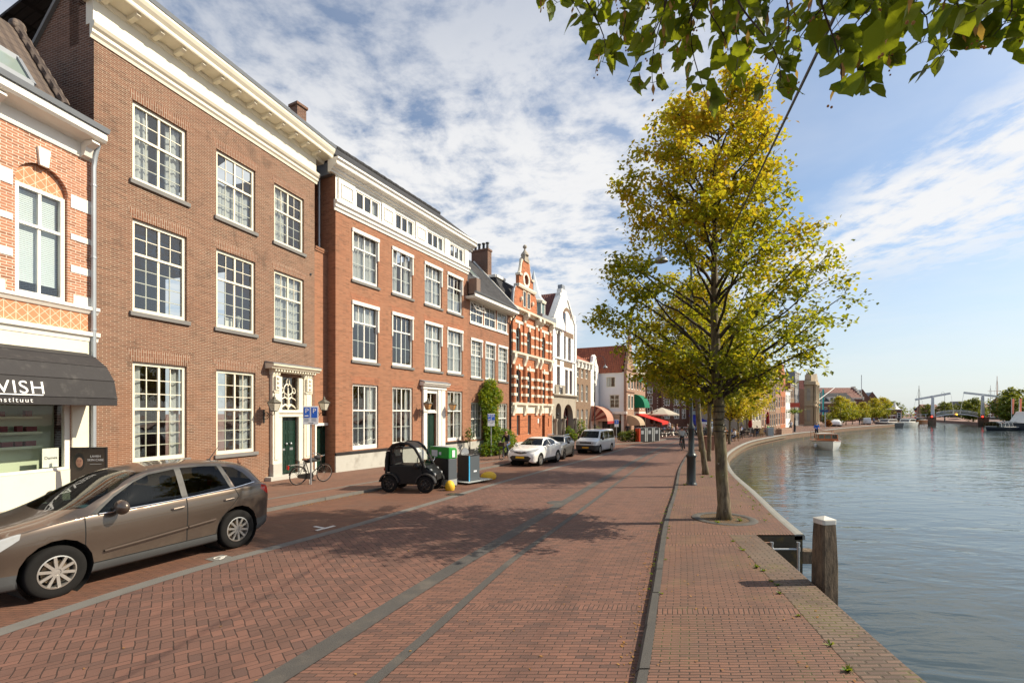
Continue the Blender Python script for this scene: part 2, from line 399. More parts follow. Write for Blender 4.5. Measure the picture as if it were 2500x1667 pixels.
SC.cycles.use_denoising=True

# ------------------------------------------------------------------ ground
def g(y): return -0.4*min(max((y-8)/24,0),1)
RD=.08
K2=[(-2.6,-6),(-.55,0),(1.13,4.35),(1.97,6.64),(3.3,10.33),(4.1,12.4),(5.4,15.7),(7.8,22.1),(10.2,28),(13.2,35),(17.1,43),(22,51),(33,66),(46,81),(60,97),(92,125),(150,165)]
WL=[(-6.6,-6),(-4.25,0),(-2.41,4.35),(-1.4,6.86),(-.56,8.82),(.86,12.4),(3.93,20.0),(7.4,28.5),(10.3,35.2),(14,43),(18.5,51),(29,66),(42,82),(56,98),(88,127)]
NL=[(-5.6,-6),(-3.15,0),(-1.37,4.35),(-.09,7.92),(1.05,10.69),(5.5,21.8),(8.2,28.5),(11.2,35.5),(15,43.2),(19.6,51.3),(30,66.2),(43,82.2),(57,98.2),(89,127.2)]
L1=[(-9.4,-6),(-7.7,0),(-6.1,5.0),(-5.42,7.06),(-4.72,8.5),(-3.85,10.3),(-2.5,13.45),(-.75,17.7),(1.45,22.5),(4.1,28.2),(7.8,35.9),(11.2,42.5),(15.5,49.5),(24.5,62),(37,77),(51,93),(82,121)]
PK=[(-14,-6),(-11.5,0),(-8.6,7),(-7.4,10),(-6.4,12.18),(-5.3,14.55),(-4.4,16.3),(-1.55,22.5),(-.3,25.2),(5.3,36.9),(9.4,42.8),(14.1,47.5),(19.8,55.4),(27,64),(37,76.5),(50.5,92.5),(81,120.5)]
QN=[(2.1,-14),(2.6,-6),(3.15,0),(3.72,4.21),(4.0,5.5),(4.36,7.05),(4.9,9.44)]
QF=[(5.84,9.44),(6.56,11.6),(7.74,14.9),(9.6,20.3),(11.4,24.8),(13.2,28.9),(15.1,32.8),(18.7,39),(22.9,45.6),(27.1,51.3),(38.4,64.7),(49.2,75.2),(63.5,89.8),(97,120),(118,141)]
def YS(a,b):
    out=[a]
    while out[-1]<b: out.append(min(b,out[-1]+max(.5,abs(out[-1])*.05)))
    return out
def strip(name,fa,fb,za,zb,mat,y0=-6,y1=120,nx=1,kind='structure'):
    mb=MB(); arc=0; prev=None; rows=[]
    for y in YS(y0,y1):
        a,b=fa(y),fb(y)
        if prev is not None: arc+=math.hypot(a-prev[0],y-prev[1])
        prev=(a,y); row=[]
        for i in range(nx+1):
            t=i/nx; row.append(((lerp(a,b,t),y,g(y)+lerp(za,zb,t)),((b-a)*t,arc)))
        rows.append(row)
    for i in range(len(rows)-1):
        for j in range(nx):
            q=[rows[i][j],rows[i][j+1],rows[i+1][j+1],rows[i+1][j]]
            mb.add([p[0] for p in q],[(0,1,2,3)],[[p[1] for p in q]])
    return tag(mb.build(name,mat),kind=kind)
F=lambda tab,dx=0:(lambda y:interp(tab,y)+dx)
MT['herring']=paving('herringbone_road_brick',(.185,.092,.068),(.120,.066,.052),(.042,.026,.02),herring=.1,js=.0055,dark=.32,stain=(.11,.065,.05))
MT['lane']=paving('lane_road_brick',(.195,.096,.069),(.128,.068,.053),(.05,.033,.025),w=.19,h=.062,js=.0055,dark=.45,course=4.3,stain=(.13,.075,.055))
MT['walk']=paving('walkway_brick',(.195,.098,.068),(.152,.08,.058),(.045,.03,.022),w=.19,h=.05,js=.0072,dark=.22,course=3.1,moss=(.075,.07,.028))
MT['park']=paving('parking_brick',(.185,.086,.054),(.142,.068,.046),(.06,.04,.028),w=.2,h=.06,js=.006,dark=.2)
MT['pave']=paving('pavement_brick',(.225,.115,.078),(.182,.092,.065),(.07,.05,.035),w=.2,h=.065,js=.007,dark=.12)
MT['edgebrick']=paving('weathered_edge_brick',(.155,.098,.074),(.115,.075,.058),(.07,.052,.036),w=.2,h=.068,js=.013,dark=.35,moss=(.10,.09,.03),stain=(.20,.155,.115),wear=.6)
MT['band']=pm('grey_concrete_band',(.14,.132,.12),.8,.22,2.2,bump=.4,bs=55,dirt=(.07,.06,.05),ds=1.6,da=.5)
MT['band2']=pm('dark_basalt_band',(.062,.058,.054),.75,.25,2.2,bump=.5,bs=60,dirt=(.17,.14,.11),ds=1.2,da=.5)
MT['coping']=pm('pale_stone_coping',(.23,.23,.215),.7,.15,2,bump=.3,bs=30,dirt=(.2,.17,.1),ds=1.2,da=.5)
MT['earth']=pm('brown_paved_ground',(.21,.115,.085),.85,.2,.4,bump=.2,bs=8)
BW=.27
strip('pavement',lambda y:interp(PK,y)-11.5,F(PK,-.14),0,0,MT['pave'],-6,118,nx=6)
strip('pavement_gutter',lambda y:interp(PK,y)-1.55,lambda y:interp(PK,y)-1.35,.004,.004,MT['band'],-6,44)
def kerb(name,tab,dx,w,mat,y0,y1,h=RD,seg=1.0,chamfer=.02):
    mb=MB(); ys=[]; y=y0
    while y<y1: ys.append(y); y+=max(seg,abs(y)*.05)
    rr=random.Random(3)
    for i in range(len(ys)-1):
        a,b=ys[i]+.006,ys[i+1]-.006; j=(rr.random()-.5)*.012; jz=(rr.random()-.5)*.008
        xa,xb=interp(tab,a)+dx+j,interp(tab,b)+dx+j
        for s in (0,):
            pa=[(xa,a,g(a)-RD-.1),(xa,a,g(a)-chamfer+jz),(xa+chamfer,a,g(a)+.002+jz),(xa+w,a,g(a)+.003+jz),(xa+w,a,g(a)-.2)]
            pb=[(xb,b,g(b)-RD-.1),(xb,b,g(b)-chamfer+jz),(xb+chamfer,b,g(b)+.002+jz),(xb+w,b,g(b)+.003+jz),(xb+w,b,g(b)-.2)]
            mb.grid([pa,pb],close=True)
    return tag(mb.build(name,mat),kind='structure')
kerb('pavement_kerb',PK,-.14,.14,MT['band'],-6,118)
strip('parking_lane',F(PK),F(L1),-RD,-RD,MT['park'],-6,118,nx=3)
strip('road_edge_band',F(L1),F(L1,BW),-RD+.003,-RD+.003,MT['band'],-6,118)
strip('road',F(L1,BW),F(WL),-RD,-RD,MT['herring'],-6,118,nx=4)
strip('road_centre_band',F(WL),F(WL,.29),-RD+.004,-RD+.004,MT['band2'],-6,118)
strip('road_brick_strip',F(WL,.29),F(NL),-RD,-RD,MT['lane'],-6,118)
strip('road_narrow_band',F(NL),F(NL,.13),-RD+.004,-RD+.004,MT['band2'],-6,118)
strip('road_lane',F(NL,.13),F(K2),-RD,-RD,MT['lane'],-6,118,nx=3)
kerb('quay_kerb',K2,0,.13,MT['band2'],-6,118,seg=.95,chamfer=.035)
strip('quay_walkway',F(K2,.13),F(QN,-.55),0,0,MT['walk'],-6,9.44,nx=3)
strip('quay_edge_paving',F(QN,-.55),F(QN),.003,.003,MT['edgebrick'],-6,9.44)
strip('quay_walkway',F(K2,.13),F(QF,-.16),0,0,MT['walk'],9.44,118,nx=4)
MT['quaybrick']=brick('mossy_quay_brick',(.20,.115,.075),(.15,.088,.06),(.24,.2,.14),stain=(.09,.075,.03),sa=.8)
MT['quaydark']=pm('dark_algae_wall',(.045,.035,.02),.7,.4,2,bump=.4,bs=14,dirt=(.22,.14,.015),ds=2.6,da=.85)
WZ=-1.35
def quaywall():
    mb=MB(); ys=YS(-14,9.44); mb.grid([[(interp(QN,y),y,WZ-.6),(interp(QN,y),y,g(y))] for y in ys])
    ya=9.44; mb.mi=1; mb.face((4.9,ya,WZ-.6),(5.84,ya,WZ-.6),(5.84,ya,g(ya)-.02),(4.9,ya,g(ya)-.02)); mb.mi=0
    ys=YS(9.44,141)
    mb.grid([[(interp(QF,y),y,WZ+.24),(interp(QF,y),y,g(y)-.1)] for y in ys]); mb.mi=1; mb.grid([[(interp(QF,y)+.012,y,WZ-.6),(interp(QF,y)+.012,y,WZ+.24)] for y in ys]); mb.mi=0
    o=mb.build('quay_wall',[MT['quaybrick'],MT['quaydark']]); tag(o,kind='structure')
    c=MB(); ys=YS(9.44,141)
    rows=[]
    for y in ys:
        x=interp(QF,y); z=g(y); rows.append([(x-.16,y,z-.1),(x-.16,y,z+.002),(x-.10,y,z+.012),(x+.02,y,z+.012),(x+.05,y,z-.02),(x+.05,y,z-.1)])
    c.grid(rows); c.face(*rows[0]); tag(c.build('quay_coping',MT['coping']),kind='structure')
    t=MB(); rows=[]   # low timber fender beam along the far wall
    for y in YS(13,62):
        x=interp(QF,y); rows.append([(x+.03,y,-.83),(x+.17,y,-.83),(x+.17,y,-.66),(x+.03,y,-.66)])
    t.grid(rows,close=True); t.face(*rows[0])
    tag(t.build('fender_beam',pm('weathered_fender_timber',(.17,.13,.085),.9,.25,5,bump=.4,bs=20)),kind='structure')
quaywall()
def ground_sheets():
    mb=MB(); rows=[]
    for y in [-60,-30]+YS(-14,141)+[160,200,260,330,480,900]:
        if y<=9.44: q=interp(QN,max(y,-14))-.06
        elif y<=141: q=interp(QF,y)-.06
        else: q=118+(y-141)*.55
        rows.append([(-900,y,g(y)-.14),(-60,y,g(y)-.14),(q,y,g(y)-.14)])
    mb.grid(rows)
    mb.grid([[(x,y,-.5),(1500,y,-.5)] for x,y in ((92,-60),(100,20),(112,60),(116,100),(128,120),(146,146),(200,230),(262,330))])
    mb.grid([[(-900,330,-.54),(1500,330,-.54)],[(-900,5000,-.5),(1500,5000,-.5)]])
    mb.face((118,141,-.54),(118,141,WZ-.5),(222,330,WZ-.5),(222,330,-.54))
    mb.face((222,330,WZ-.5),(262,330,WZ-.5),(262,330,-.54),(222,330,-.54))
    for (a,b) in zip(((92,-60),(100,20),(112,60),(116,100),(128,120),(146,146),(200,230)),((100,20),(112,60),(116,100),(128,120),(146,146),(200,230),(262,330))):
        mb.face((a[0],a[1],-.5),(a[0],a[1],WZ-.5),(b[0],b[1],WZ-.5),(b[0],b[1],-.5))
    tag(mb.build('ground',MT['earth']),kind='structure')
ground_sheets()
def water():
    m,p=newmat('canal_water'); v=texco()
    p.inputs['Base Color'].default_value=(.042,.060,.066,1); p.inputs['Roughness'].default_value=.04; p.inputs['IOR'].default_value=1.333
    p.inputs['Specular IOR Level'].default_value=.5
    st=VM('MULTIPLY',v,(.62,1.5,1.))
    h=M('ADD',M('MULTIPLY',noise(st,.55,3,.5,.8),1.0),M('ADD',M('MULTIPLY',noise(st,1.7,3,.5,.6),.34),M('MULTIPLY',noise(st,5.0,2,.5),.05)))
    amp=smooth(noise(v,.07,2,.5),.3,.7,.55,1.15)
    b=bumpn(M('MULTIPLY',h,amp),.42,.17); setin(p.inputs['Normal'],b)
    mb=MB(); mb.face((-60,-60,WZ),(700,-60,WZ),(700,340,WZ),(-60,340,WZ))
    tag(mb.build('water',m),kind='structure')
water()
# ================================================================== buildings
DA=18.3; DB=27.2
def rotz(a): return R(90-a)
def house(name,px,py,a,label,cat='house',group=None):
    return empty(name,(px,py,0),rotz(a),label,cat,group)
def arc_pts(x0,x1,zs,rise,n=10):
    """points of a circular-segment arch from (x0,zs) over the top to (x1,zs)"""
    w=(x1-x0)/2; r=(w*w+rise*rise)/(2*rise); cx=(x0+x1)/2; cz=zs+rise-r; a=math.asin(min(1,w/r))
    if rise>w: a=pi-a
    return [(cx+r*sin(-a+2*a*i/n),cz+r*cos(-a+2*a*i/n)) for i in range(n+1)]
def wall(par,mat,x0,x1,z0,z1,ops,y=0.,rev=.2,name='wall',ztop=None,revmat=None,flip=False):
    """front wall with rectangular or arched openings and their reveals; ops: (x0,x1,z0,z1[,rise])"""
    xs=sorted({x0,x1,*[o[0] for o in ops],*[o[1] for o in ops]}); zs=sorted({z0,z1,*[o[2] for o in ops],*[o[3] for o in ops]})
    mb=MB()
    for i in range(len(xs)-1):
        for j in range(len(zs)-1):
            cx,cz=(xs[i]+xs[i+1])/2,(zs[j]+zs[j+1])/2
            if any(o[0]<cx<o[1] and o[2]<cz<o[3] for o in ops): continue
            mb.face((xs[i],y,zs[j]),(xs[i+1],y,zs[j]),(xs[i+1],y,zs[j+1]),(xs[i],y,zs[j+1]))
    mb.mi=1 if revmat else 0
    for o in ops:
        a,b,c,d=o[:4]; rise=o[4] if len(o)>4 else 0
        mb.face((a,y,c),(b,y,c),(b,y+rev,c),(a,y+rev,c)); mb.face((a,y,c),(a,y+rev,c),(a,y+rev,d-rise),(a,y,d-rise)); mb.face((b,y,c),(b,y,d-rise),(b,y+rev,d-rise),(b,y+rev,c))
        if rise:
            pts=arc_pts(a,b,d-rise,rise,12); k=len(pts)//2; m0=mb.mi; mb.mi=0
            mb.face((a,y,d),*[(p[0],y,p[1]) for p in pts[:k+1]][::-1]) if False else None
            for q in range(len(pts)-1):
                p,r=pts[q],pts[q+1]; mb.face((p[0],y,p[1]),(r[0],y,r[1]),(r[0],y,d),(p[0],y,d))
            mb.mi=m0
            mb.grid([[(p[0],y,p[1]),(p[0],y+rev,p[1])] for p in pts])
        else: mb.face((a,y,d),(a,y+rev,d),(b,y+rev,d),(b,y,d))
    return mb.build(name,[mat,revmat] if revmat else mat,par)
def sides(par,mat,x0,x1,z0,z1,dp,name='side_wall',y0=.002,back=True,lo=None):
    mb=MB(); mb.face((x0,y0,z0),(x0,dp,z0),(x0,dp,z1),(x0,y0,z1)); mb.face((x1,y0,z0),(x1,dp,z0),(x1,dp,z1),(x1,y0,z1))
    if back: mb.face((x0,dp,z0),(x1,dp,z0),(x1,dp,z1),(x0,dp,z1))
    return mb.build(name,mat,par)
def curtain(par,x0,x1,z0,z1,y,kind,mat=None,rr=RND):
    if kind is None: return
    mb=MB()
    def drape(a,b,amp=.03,f=42,top=z1,bot=z0):
        n=max(6,int((b-a)*26)); ph=rr.random()*6
        mb.grid([[(a+(b-a)*i/n,y+amp*sin(f*(a+(b-a)*i/n)+ph)+amp*.5*sin(17*i/n+ph),z) for i in range(n+1)] for z in (bot,(bot+top)/2,top)])
    w=x1-x0
    if kind=='full': drape(x0,x1)
    elif kind=='sides': drape(x0,x0+w*.2); drape(x1-w*.2,x1)
    elif kind=='left': drape(x0,x0+w*.45)
    elif kind=='wide': drape(x0,x0+w*.34); drape(x1-w*.3,x1)
    elif kind=='right': drape(x1-w*.3,x1)
    elif kind=='half': drape(x0,x1,.015,30,top=z0+(z1-z0)*.55)
    elif kind=='top': drape(x0,x1,.02,30,bot=z0+(z1-z0)*.62)
    return mb.build('curtain',mat or MT['curtain'],par,smooth=True,angle=0)
def window(par,x0,x1,z0,z1,cols=4,rt=2,rb=3,split=.4,mat='cream',y=.07,fw=.085,mull=True,cur=None,sill=None,bot=.11,name='window',fs=1.0,pane='glass',arch=0,thin=.024,box=None):
    m=MT[mat]; mb=MB(); yd=y+.09
    zt=z1-arch
    mb.box(x0,x0+fw,y,yd,z0,zt); mb.box(x1-fw,x1,y,yd,z0,zt); mb.box(x0+fw,x1-fw,y,yd-.002,z0,z0+bot)
    if arch:
        pts=arc_pts(x0,x1,zt,arch,10); pin=arc_pts(x0+fw,x1-fw,zt,max(.02,arch-fw*.8),10)
        for k in range(10):
            for yy in (y,):
                mb.face((pts[k][0],yy,pts[k][1]),(pts[k+1][0],yy,pts[k+1][1]),(pin[k+1][0],yy,pin[k+1][1]),(pin[k][0],yy,pin[k][1]))
            mb.face((pin[k][0],y,pin[k][1]),(pin[k+1][0],y,pin[k+1][1]),(pin[k+1][0],yd,pin[k+1][1]),(pin[k][0],yd,pin[k][1]))
    else: mb.box(x0+fw,x1-fw,y,yd-.002,z1-fw,z1)
    a,b,c,d=x0+fw,x1-fw,z0+bot,(z1-fw if not arch else z1-fw*.8)
    zs=d-(d-c)*split
    if rt: mb.box(a,b,y+.014,yd-.006,zs-.035,zs+.035)
    segs=[(zs+.035,d if not arch else zt+arch*.5,rt,0.),(c,zs-.035,rb,.022)] if rt else [(c,d,rb,0.)]
    xm=(a+b)/2
    for (p,q,rows,dy) in segs:
        if mull: mb.box(xm-.032,xm+.032,y+.02+dy,yd-.012+dy,p,q)
        for i in range(1,cols):
            if mull and i*2==cols: continue
            x=a+(b-a)*i/cols; mb.box(x-thin/2,x+thin/2,y+.034+dy,y+.062+dy,p,q)
        for j in range(1,rows):
            z=p+(q-p)*j/rows; mb.box(a,b,y+.037+dy,y+.065+dy,z-thin/2,z+thin/2)
    if box:  # shutter box over the window with side rails
        mb.box(x0-.05,x1+.05,-.06,y-.002,z1-.13,z1+.03); mb.box(x0-.04,x0+.03,-.03,y-.003,z1-(z1-z0)*.45,z1-.132); mb.box(x1-.03,x1+.04,-.03,y-.003,z1-(z1-z0)*.45,z1-.132)
    o=mb.build(name,m,par)
    pm_=MB(); 
    if arch: pm_.face(*[(p[0],y+.055,p[1]) for p in [(a,c),(b,c)]+arc_pts(a,b,zt,max(.03,arch-.03),10)[::-1]])
    else: pm_.face((a,y+.055,c),(b,y+.055,c),(b,y+.055,d),(a,y+.055,d))
    pm_.build('pane',MT[pane],o)
    curtain(o,a,b,c,d,y+.17,cur)
    if sill:
        sb=MB(); sb.box(x0-.09,x1+.09,-.07,y+.004,z0-.13,z0-.002); bevel(sb.build('sill',MT[sill],o),.012)
    return o
def lintel(par,x0,x1,z,h,mat,y=-.004,splay=.12):
    mb=MB(); mb.add([(x0,y,z),(x1,y,z),(x1+splay,y,z+h),(x0-splay,y,z+h)],[(0,1,2,3)]); mb.prism([(x0,z),(x1,z),(x1+splay,z+h),(x0-splay,z+h)],y,.01)
    mb.v=mb.v[4:]; mb.f=[[i-4 for i in f] for f in mb.f[1:]]; mb.m=mb.m[1:]; mb.uv=mb.uv[1:]
    return mb.build('lintel',MT[mat],par)
def cornice(par,x0,x1,prof,mat,name='cornice',ret=0.):
    """moulding: prof is a closed polygon of (y,z)"""
    mb=MB(); mb.prism(prof,x0,x1,'x'); return mb.build(name,MT[mat],par)
def pipe(par,pts,r,mat,name='downpipe'):
    mb=MB(); mb.tube(pts,r,8)
    for p in pts[1:-1]: pass
    z0,z1=sorted((pts[0][2],pts[-1][2])); x,y=pts[-1][0],pts[-1][1]; z=z0+.8
    while z<z1-.6: mb.lathe([(r+.012,z),(r+.012,z+.05)],8,(x,y,0)); z+=1.9
    return mb.build(name,MT[mat],par,smooth=True)
def roof(par,mat,x0,x1,pts,name='roof',th=.08):
    """pitched roof slab through (y,z) points"""
    mb=MB(); n=len(pts); top=[(p[0],p[1]) for p in pts]; bot=[(p[0],p[1]-th) for p in pts][::-1]
    mb.prism(top+bot,x0,x1,'x'); return mb.build(name,MT[mat],par)
def text(par,s,size,loc,rot,mat,name='lettering',ext=.004,align='LEFT',sx=1.,spacing=1.):
    c=D.curves.new(name,'FONT'); c.body=s; c.size=size; c.extrude=ext; c.align_x=align; c.space_character=spacing
    t=D.objects.new(name,c); COL.objects.link(t); bpy.context.view_layer.update()
    me=D.meshes.new_from_object(t.evaluated_get(bpy.context.evaluated_depsgraph_get())); D.objects.remove(t)
    o=D.objects.new(name,me); COL.objects.link(o); me.materials.clear(); me.materials.append(mat); o.parent=par; o.location=loc; o.rotation_euler=rot; o.scale=(sx,1,1)
    return o
def lantern(par,x,z,out=.55,arm=True,warm=False,s=1.0):
    """wall lantern on a scrolled bracket, part of its house; the wall is at y=0"""
    mb=MB(); pts=[]
    for i in range(13):
        a=pi*.5+pi*1.0*i/12; pts.append((x,-.16+.12*cos(a)*-1*0-(.0),z))
    path=[(x,-.01,z-.28),(x,-.06,z-.32),(x,-.16,z-.3),(x,-.24,z-.22),(x,-.33,z-.12),(x,-.43,z-.16),(x,-out+.02,z-.14),(x,-out,z-.02)]
    mb.tube(path,.014,6); mb.torus(.09,.012,(x,-.13,z-.13),'x',16,6); mb.torus(.05,.01,(x,-.15,z-.13),'x',12,6); mb.box(x-.03,x+.03,-.02,.0,z-.45,z+.05)
    o=mb.build('lantern_bracket',MT['blackmetal'],par)
    l=MB(); 
    def ring(r,zz): return [(x+r*c,-out+r*d,zz) for c,d in ((-1,-1),(1,-1),(1,1),(-1,1))]
    b,t=ring(.09*s,z),ring(.16*s,z+.30*s)
    for k in range(4): l.bar(b[k],t[k],.018,.018)
    for q in (b,t):
        for k in range(4): l.bar(q[k],q[(k+1)%4],.02,.02)
    l.lathe([(.27*s,z+.31*s),(.20*s,z+.36*s),(.08*s,z+.44*s),(.05*s,z+.46*s),(.06*s,z+.5*s),(.03*s,z+.54*s),(.012*s,z+.6*s)],4,(x,-out,0),a0=pi/4); l.lathe([(.1*s,z-.03),(.1*s,z)],4,(x,-out,0),a0=pi/4)
    lo=l.build('lantern',MT['lampmetal'],par)
    gb=MB(); bi,ti=ring(.082*s,z+.012),ring(.15*s,z+.29*s)
    for k in range(4): gb.face(bi[k],bi[(k+1)%4],ti[(k+1)%4],ti[k])
    gb.build('lantern_glass',MT['amberglass' if warm else 'frosted'],lo)
    return o
MT['lampmetal']=pm('weathered_lantern_metal',(.10,.095,.075),.6,.2,5)
MT['frosted']=pm('frosted_lantern_glass',(.52,.50,.42),.2,.05,4,spec=.8)
MT['amberglass']=pm('amber_lantern_glass',(.42,.22,.08),.2,.1,4,spec=.8)

# ---------------------------------------------------------------- the shop at the left with the black awning
AX,AY=-11.145,12.525
MT['awning']=pm('black_awning_canvas',(.022,.020,.022),.75,.15,6,bump=.1,bs=90,dirt=(.09,.085,.08),ds=4,da=.5)
MT['whiteletter']=pm('white_lettering',(.85,.85,.85),.5,.01,1)
def shop():
    h=house('shop',AX,AY,11.1,'orange brick beauty shop with white stone bands and a black awning at the street corner','shop')
    L=-8.2; w0,w1=-1.71,-.63
    ops=[(w0,w1,5.2,8.42,.54),(-4.6,-3.5,5.2,8.42,.54),(-7.6,-.56,1.0,3.2)]
    wall(h,MT['brickS'],L,0,-.3,9.5,ops,rev=.16)
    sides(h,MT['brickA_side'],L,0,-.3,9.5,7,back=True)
    pcs(h,'stone_band',MT['white'],[(a,b,-.018,.02,z0,z1) for z0,z1 in ((7.66,8.0),(6.85,7.0),(6.02,6.2)) for a,b in ((-3.4,-1.76),(-.56,-.002))]+[(-3.4,-1.9,-.018,.02,5.222,5.45),(-.5,-.002,-.018,.02,5.222,5.45)])
    arch=MB(); po=arc_pts(w0-.3,w1+.3,7.86,.88,14); pi_=arc_pts(w0-.01,w1+.01,7.86,.55,14)
    for k in range(14):
        q=[po[k],po[k+1],pi_[k+1],pi_[k]]; arch.add([(p[0],-.012,p[1]) for p in q],[(0,1,2,3)])
    arch.build('brick_arch',MT['brickS'],h)
    ks=MB(); ks.prism([(-1.26,8.38),(-1.08,8.38),(-1.04,8.8),(-1.3,8.8)],-.07,.0); ks.build('keystone',MT['white'],h)
    tymp=MB(); tymp.face((w0,.1,7.8),(w1,.1,7.8),*[(p[0],.1,p[1]) for p in arc_pts(w0,w1,7.86,.54,12)[::-1]]); tymp.build('tympanum',MT['herrtile'],h)
    wd=window(h,w0+.02,w1-.02,5.2,7.82,cols=2,rt=1,rb=1,split=.34,mat='white',y=.06,fw=.09,cur=None)
    bl=MB()
    for k in range(46): 
        z=5.55+k*.047; bl.face((w0+.12,.20,z),(w1-.12,.20,z),(w1-.12,.208,z+.044),(w0+.12,.208,z+.044))
    bl.build('blind',MT['blind'],wd)
    cornice(h,L,.06,[(0.003,5.02),(-.05,5.02),(-.10,5.1),(-.13,5.12),(-.13,5.2),(0.003,5.22)],'white','sill_band')
    f=MB(); f.box(L,-.002,-.02,.02,4.56,5.02); f.build('tile_frieze',MT['herrtile'],h)
    cornice(h,L,.06,[(0.003,4.3),(-.06,4.3),(-.08,4.4),(-.14,4.44),(-.14,4.54),(0.003,4.56)],'white','shop_cornice')
    fs=MB(); fs.box(L,.0,-.045,.01,3.2,4.3); fs.box(-.55,0,-.046,.01,-.1,3.2); fs.box(L,-.56,-.043,.16,-.1,.98); fs.build('shop_front',MT['cream'],h)
    pl=MB(); pl.box(L,.001,-.09,-.04,-.2,.16); pl.build('plinth',MT['bluestone'],h)
    cornice(h,L,-.06,[(0.003,9.05),(-.03,9.05),(-.05,9.12),(-.03,9.16),(-.03,9.42),(-.14,9.46),(-.46,9.5),(-.52,9.56),(-.52,9.68),(-.5,9.74),(0.003,9.74)],'white','cornice')
    for x in (-.26,-2.2,-4.2):
        br=MB(); br.prism([(-.031,9.46),(-.4,9.46),(-.42,9.40),(-.22,9.3),(-.14,9.1),(-.031,9.06)],x-.09,x+.09,'x'); br.build('cornice_bracket',MT['white'],h)
    gt=MB(); gt.prism([(-.5,9.745),(-.56,9.745),(-.6,9.86),(-.36,9.86),(-.34,9.745)],L,-.04,'x'); gt.build('gutter',MT['lead'],h)
    # front roof slope, a hip towards the tall neighbour and a skylight
    r=MB(); r.face((L,-.4,9.86),(-.95,-.4,9.86),(-.95,1.1,12.05),(L,1.1,12.05)); r.face((-.95,-.4,9.86),(-.95,6,9.86),(-.95,6,12.05),(-.95,1.1,12.05)); r.face((L,1.1,12.05),(-.95,1.1,12.05),(-.95,6,12.05),(L,6,12.05)); r.face((-.95,-.4,9.84),(-.01,-.4,9.84),(-.01,6,9.84),(-.95,6,9.84)); ro=r.build('roof',MT['browntile'],h)
    hp=MB(); hp.tube([(-.97,lerp(-.42,1.1,t),lerp(9.93,12.1,t)) for t in [i/16 for i in range(17)]],[.11 if i%2 else .09 for i in range(17)],8); hp.ball((-.97,1.1,12.1),.17,n=10,m=6); hp.build('hip_tile',MT['browntile'],ro,smooth=True)
    sk=MB(); dy,dz=1.5,2.19
    def rp(x,t,o): n=math.hypot(dy,dz); return (x,-.4+dy*t-o*dz/n,9.86+dz*t+o*dy/n)
    a,b=.06,.36
    for (p,q) in (((-2.9,a),(-1.6,a)),((-1.6,a),(-1.6,b)),((-1.6,b),(-2.9,b)),((-2.9,b),(-2.9,a))): sk.bar(rp(p[0],p[1],.05),rp(q[0],q[1],.05),.09,.12)
    so=sk.build('skylight',MT['lead'],h); g2=MB(); g2.face(rp(-2.9,a,.06),rp(-1.6,a,.06),rp(-1.6,b,.06),rp(-2.9,b,.06)); g2.build('pane',MT['skyglass'],so)
    dm=MB(); dm.prism([(-3.2,14.9),(-2.0,14.9),(-1.72,14.55),(-1.72,14.4),(-3.2,14.4)],.6,2.6); dm.build('dormer_cornice',MT['white'],h)
    pipe(h,[(-.09,-.34,9.7),(-.09,-.16,9.2),(-.09,-.11,8.9),(-.09,-.11,0)],.055,'zinc')
    # awning: closed barrel hood with its writing
    A0,A1=-8.0,-.22; prof=[(-.047,3.98),(-.34,3.86),(-.70,3.60),(-.94,3.24),(-1.03,2.80),(-1.03,2.61)]
    aw=MB(); aw.grid([[(x,p[0],p[1]) for p in prof] for x in (A0,A1)]); aw.face(*[(A1,p[0],p[1]) for p in prof],(A1,-.047,2.61)); aw.face(*[(A0,p[0],p[1]) for p in prof],(A0,-.047,2.61))
    for p in prof[1:-1]: aw.tube([(A0,p[0]-.004,p[1]),(A1+.004,p[0]-.004,p[1])],.012,6)
    ao=aw.build('awning',MT['awning'],h)
    sl=math.atan2(.44,.09)
    LV=text(ao,'LAVISH',.40,(-2.62,-1.022,2.85),(sl,0,0),MT['whiteletter'],'shop_name',.006,align='LEFT',sx=1.0,spacing=1.1); LV.location.x=-1.85-LV.dimensions.x
    ul=MB(); ul.prism([(-3.6,0),(-1.72,0),(-1.72,.03),(-3.6,.03)],-.006,.004); o=ul.build('underline',MT['whiteletter'],ao); o.location=(-.13,-1.036,2.80); o.rotation_euler=(sl-pi/2,0,0)
    text(ao,'instituut',.14,(-2.05,-1.042,2.655),(pi/2,0,0),MT['whiteletter'],'shop_subtitle',align='RIGHT',sx=1.1,spacing=1.25)
    # display window, back panel and shelves
    sw=MB(); sw.box(-.68,-.56,.02,.12,1.0,3.2); sw.box(L+.6,-.68,.02,.12,1.0,1.06); dw=sw.build('display_window',MT['white'],h)
    pn=MB(); pn.face((-7.6,.06,1.06),(-.68,.06,1.06),(-.68,.06,3.2),(-7.6,.06,3.2)); pn.build('pane',MT['shopglass'],dw)
    bk=MB(); bk.box(-7.6,-.5,.62,.66,-.1,3.4); bk.build('display_panel',MT['sage'],h)
    sh=MB()
    for z in (1.56,1.91,2.28): sh.box(-4,-.95,.32,.62,z,z+.06)
    sh.build('display_shelf',MT['sage'],h)
    po=MB(); po.box(-1.1,-.75,.11,.12,1.08,1.55); po=po.build('paper_notice',MT['white'],h); text(po,'Dames',.1,(-1.06,.105,1.28),(pi/2,0,0),MT['ink'],'notice_writing',.001)
    rr=random.Random(5); c,s_=cos(rotz(11.1)),sin(rotz(11.1))
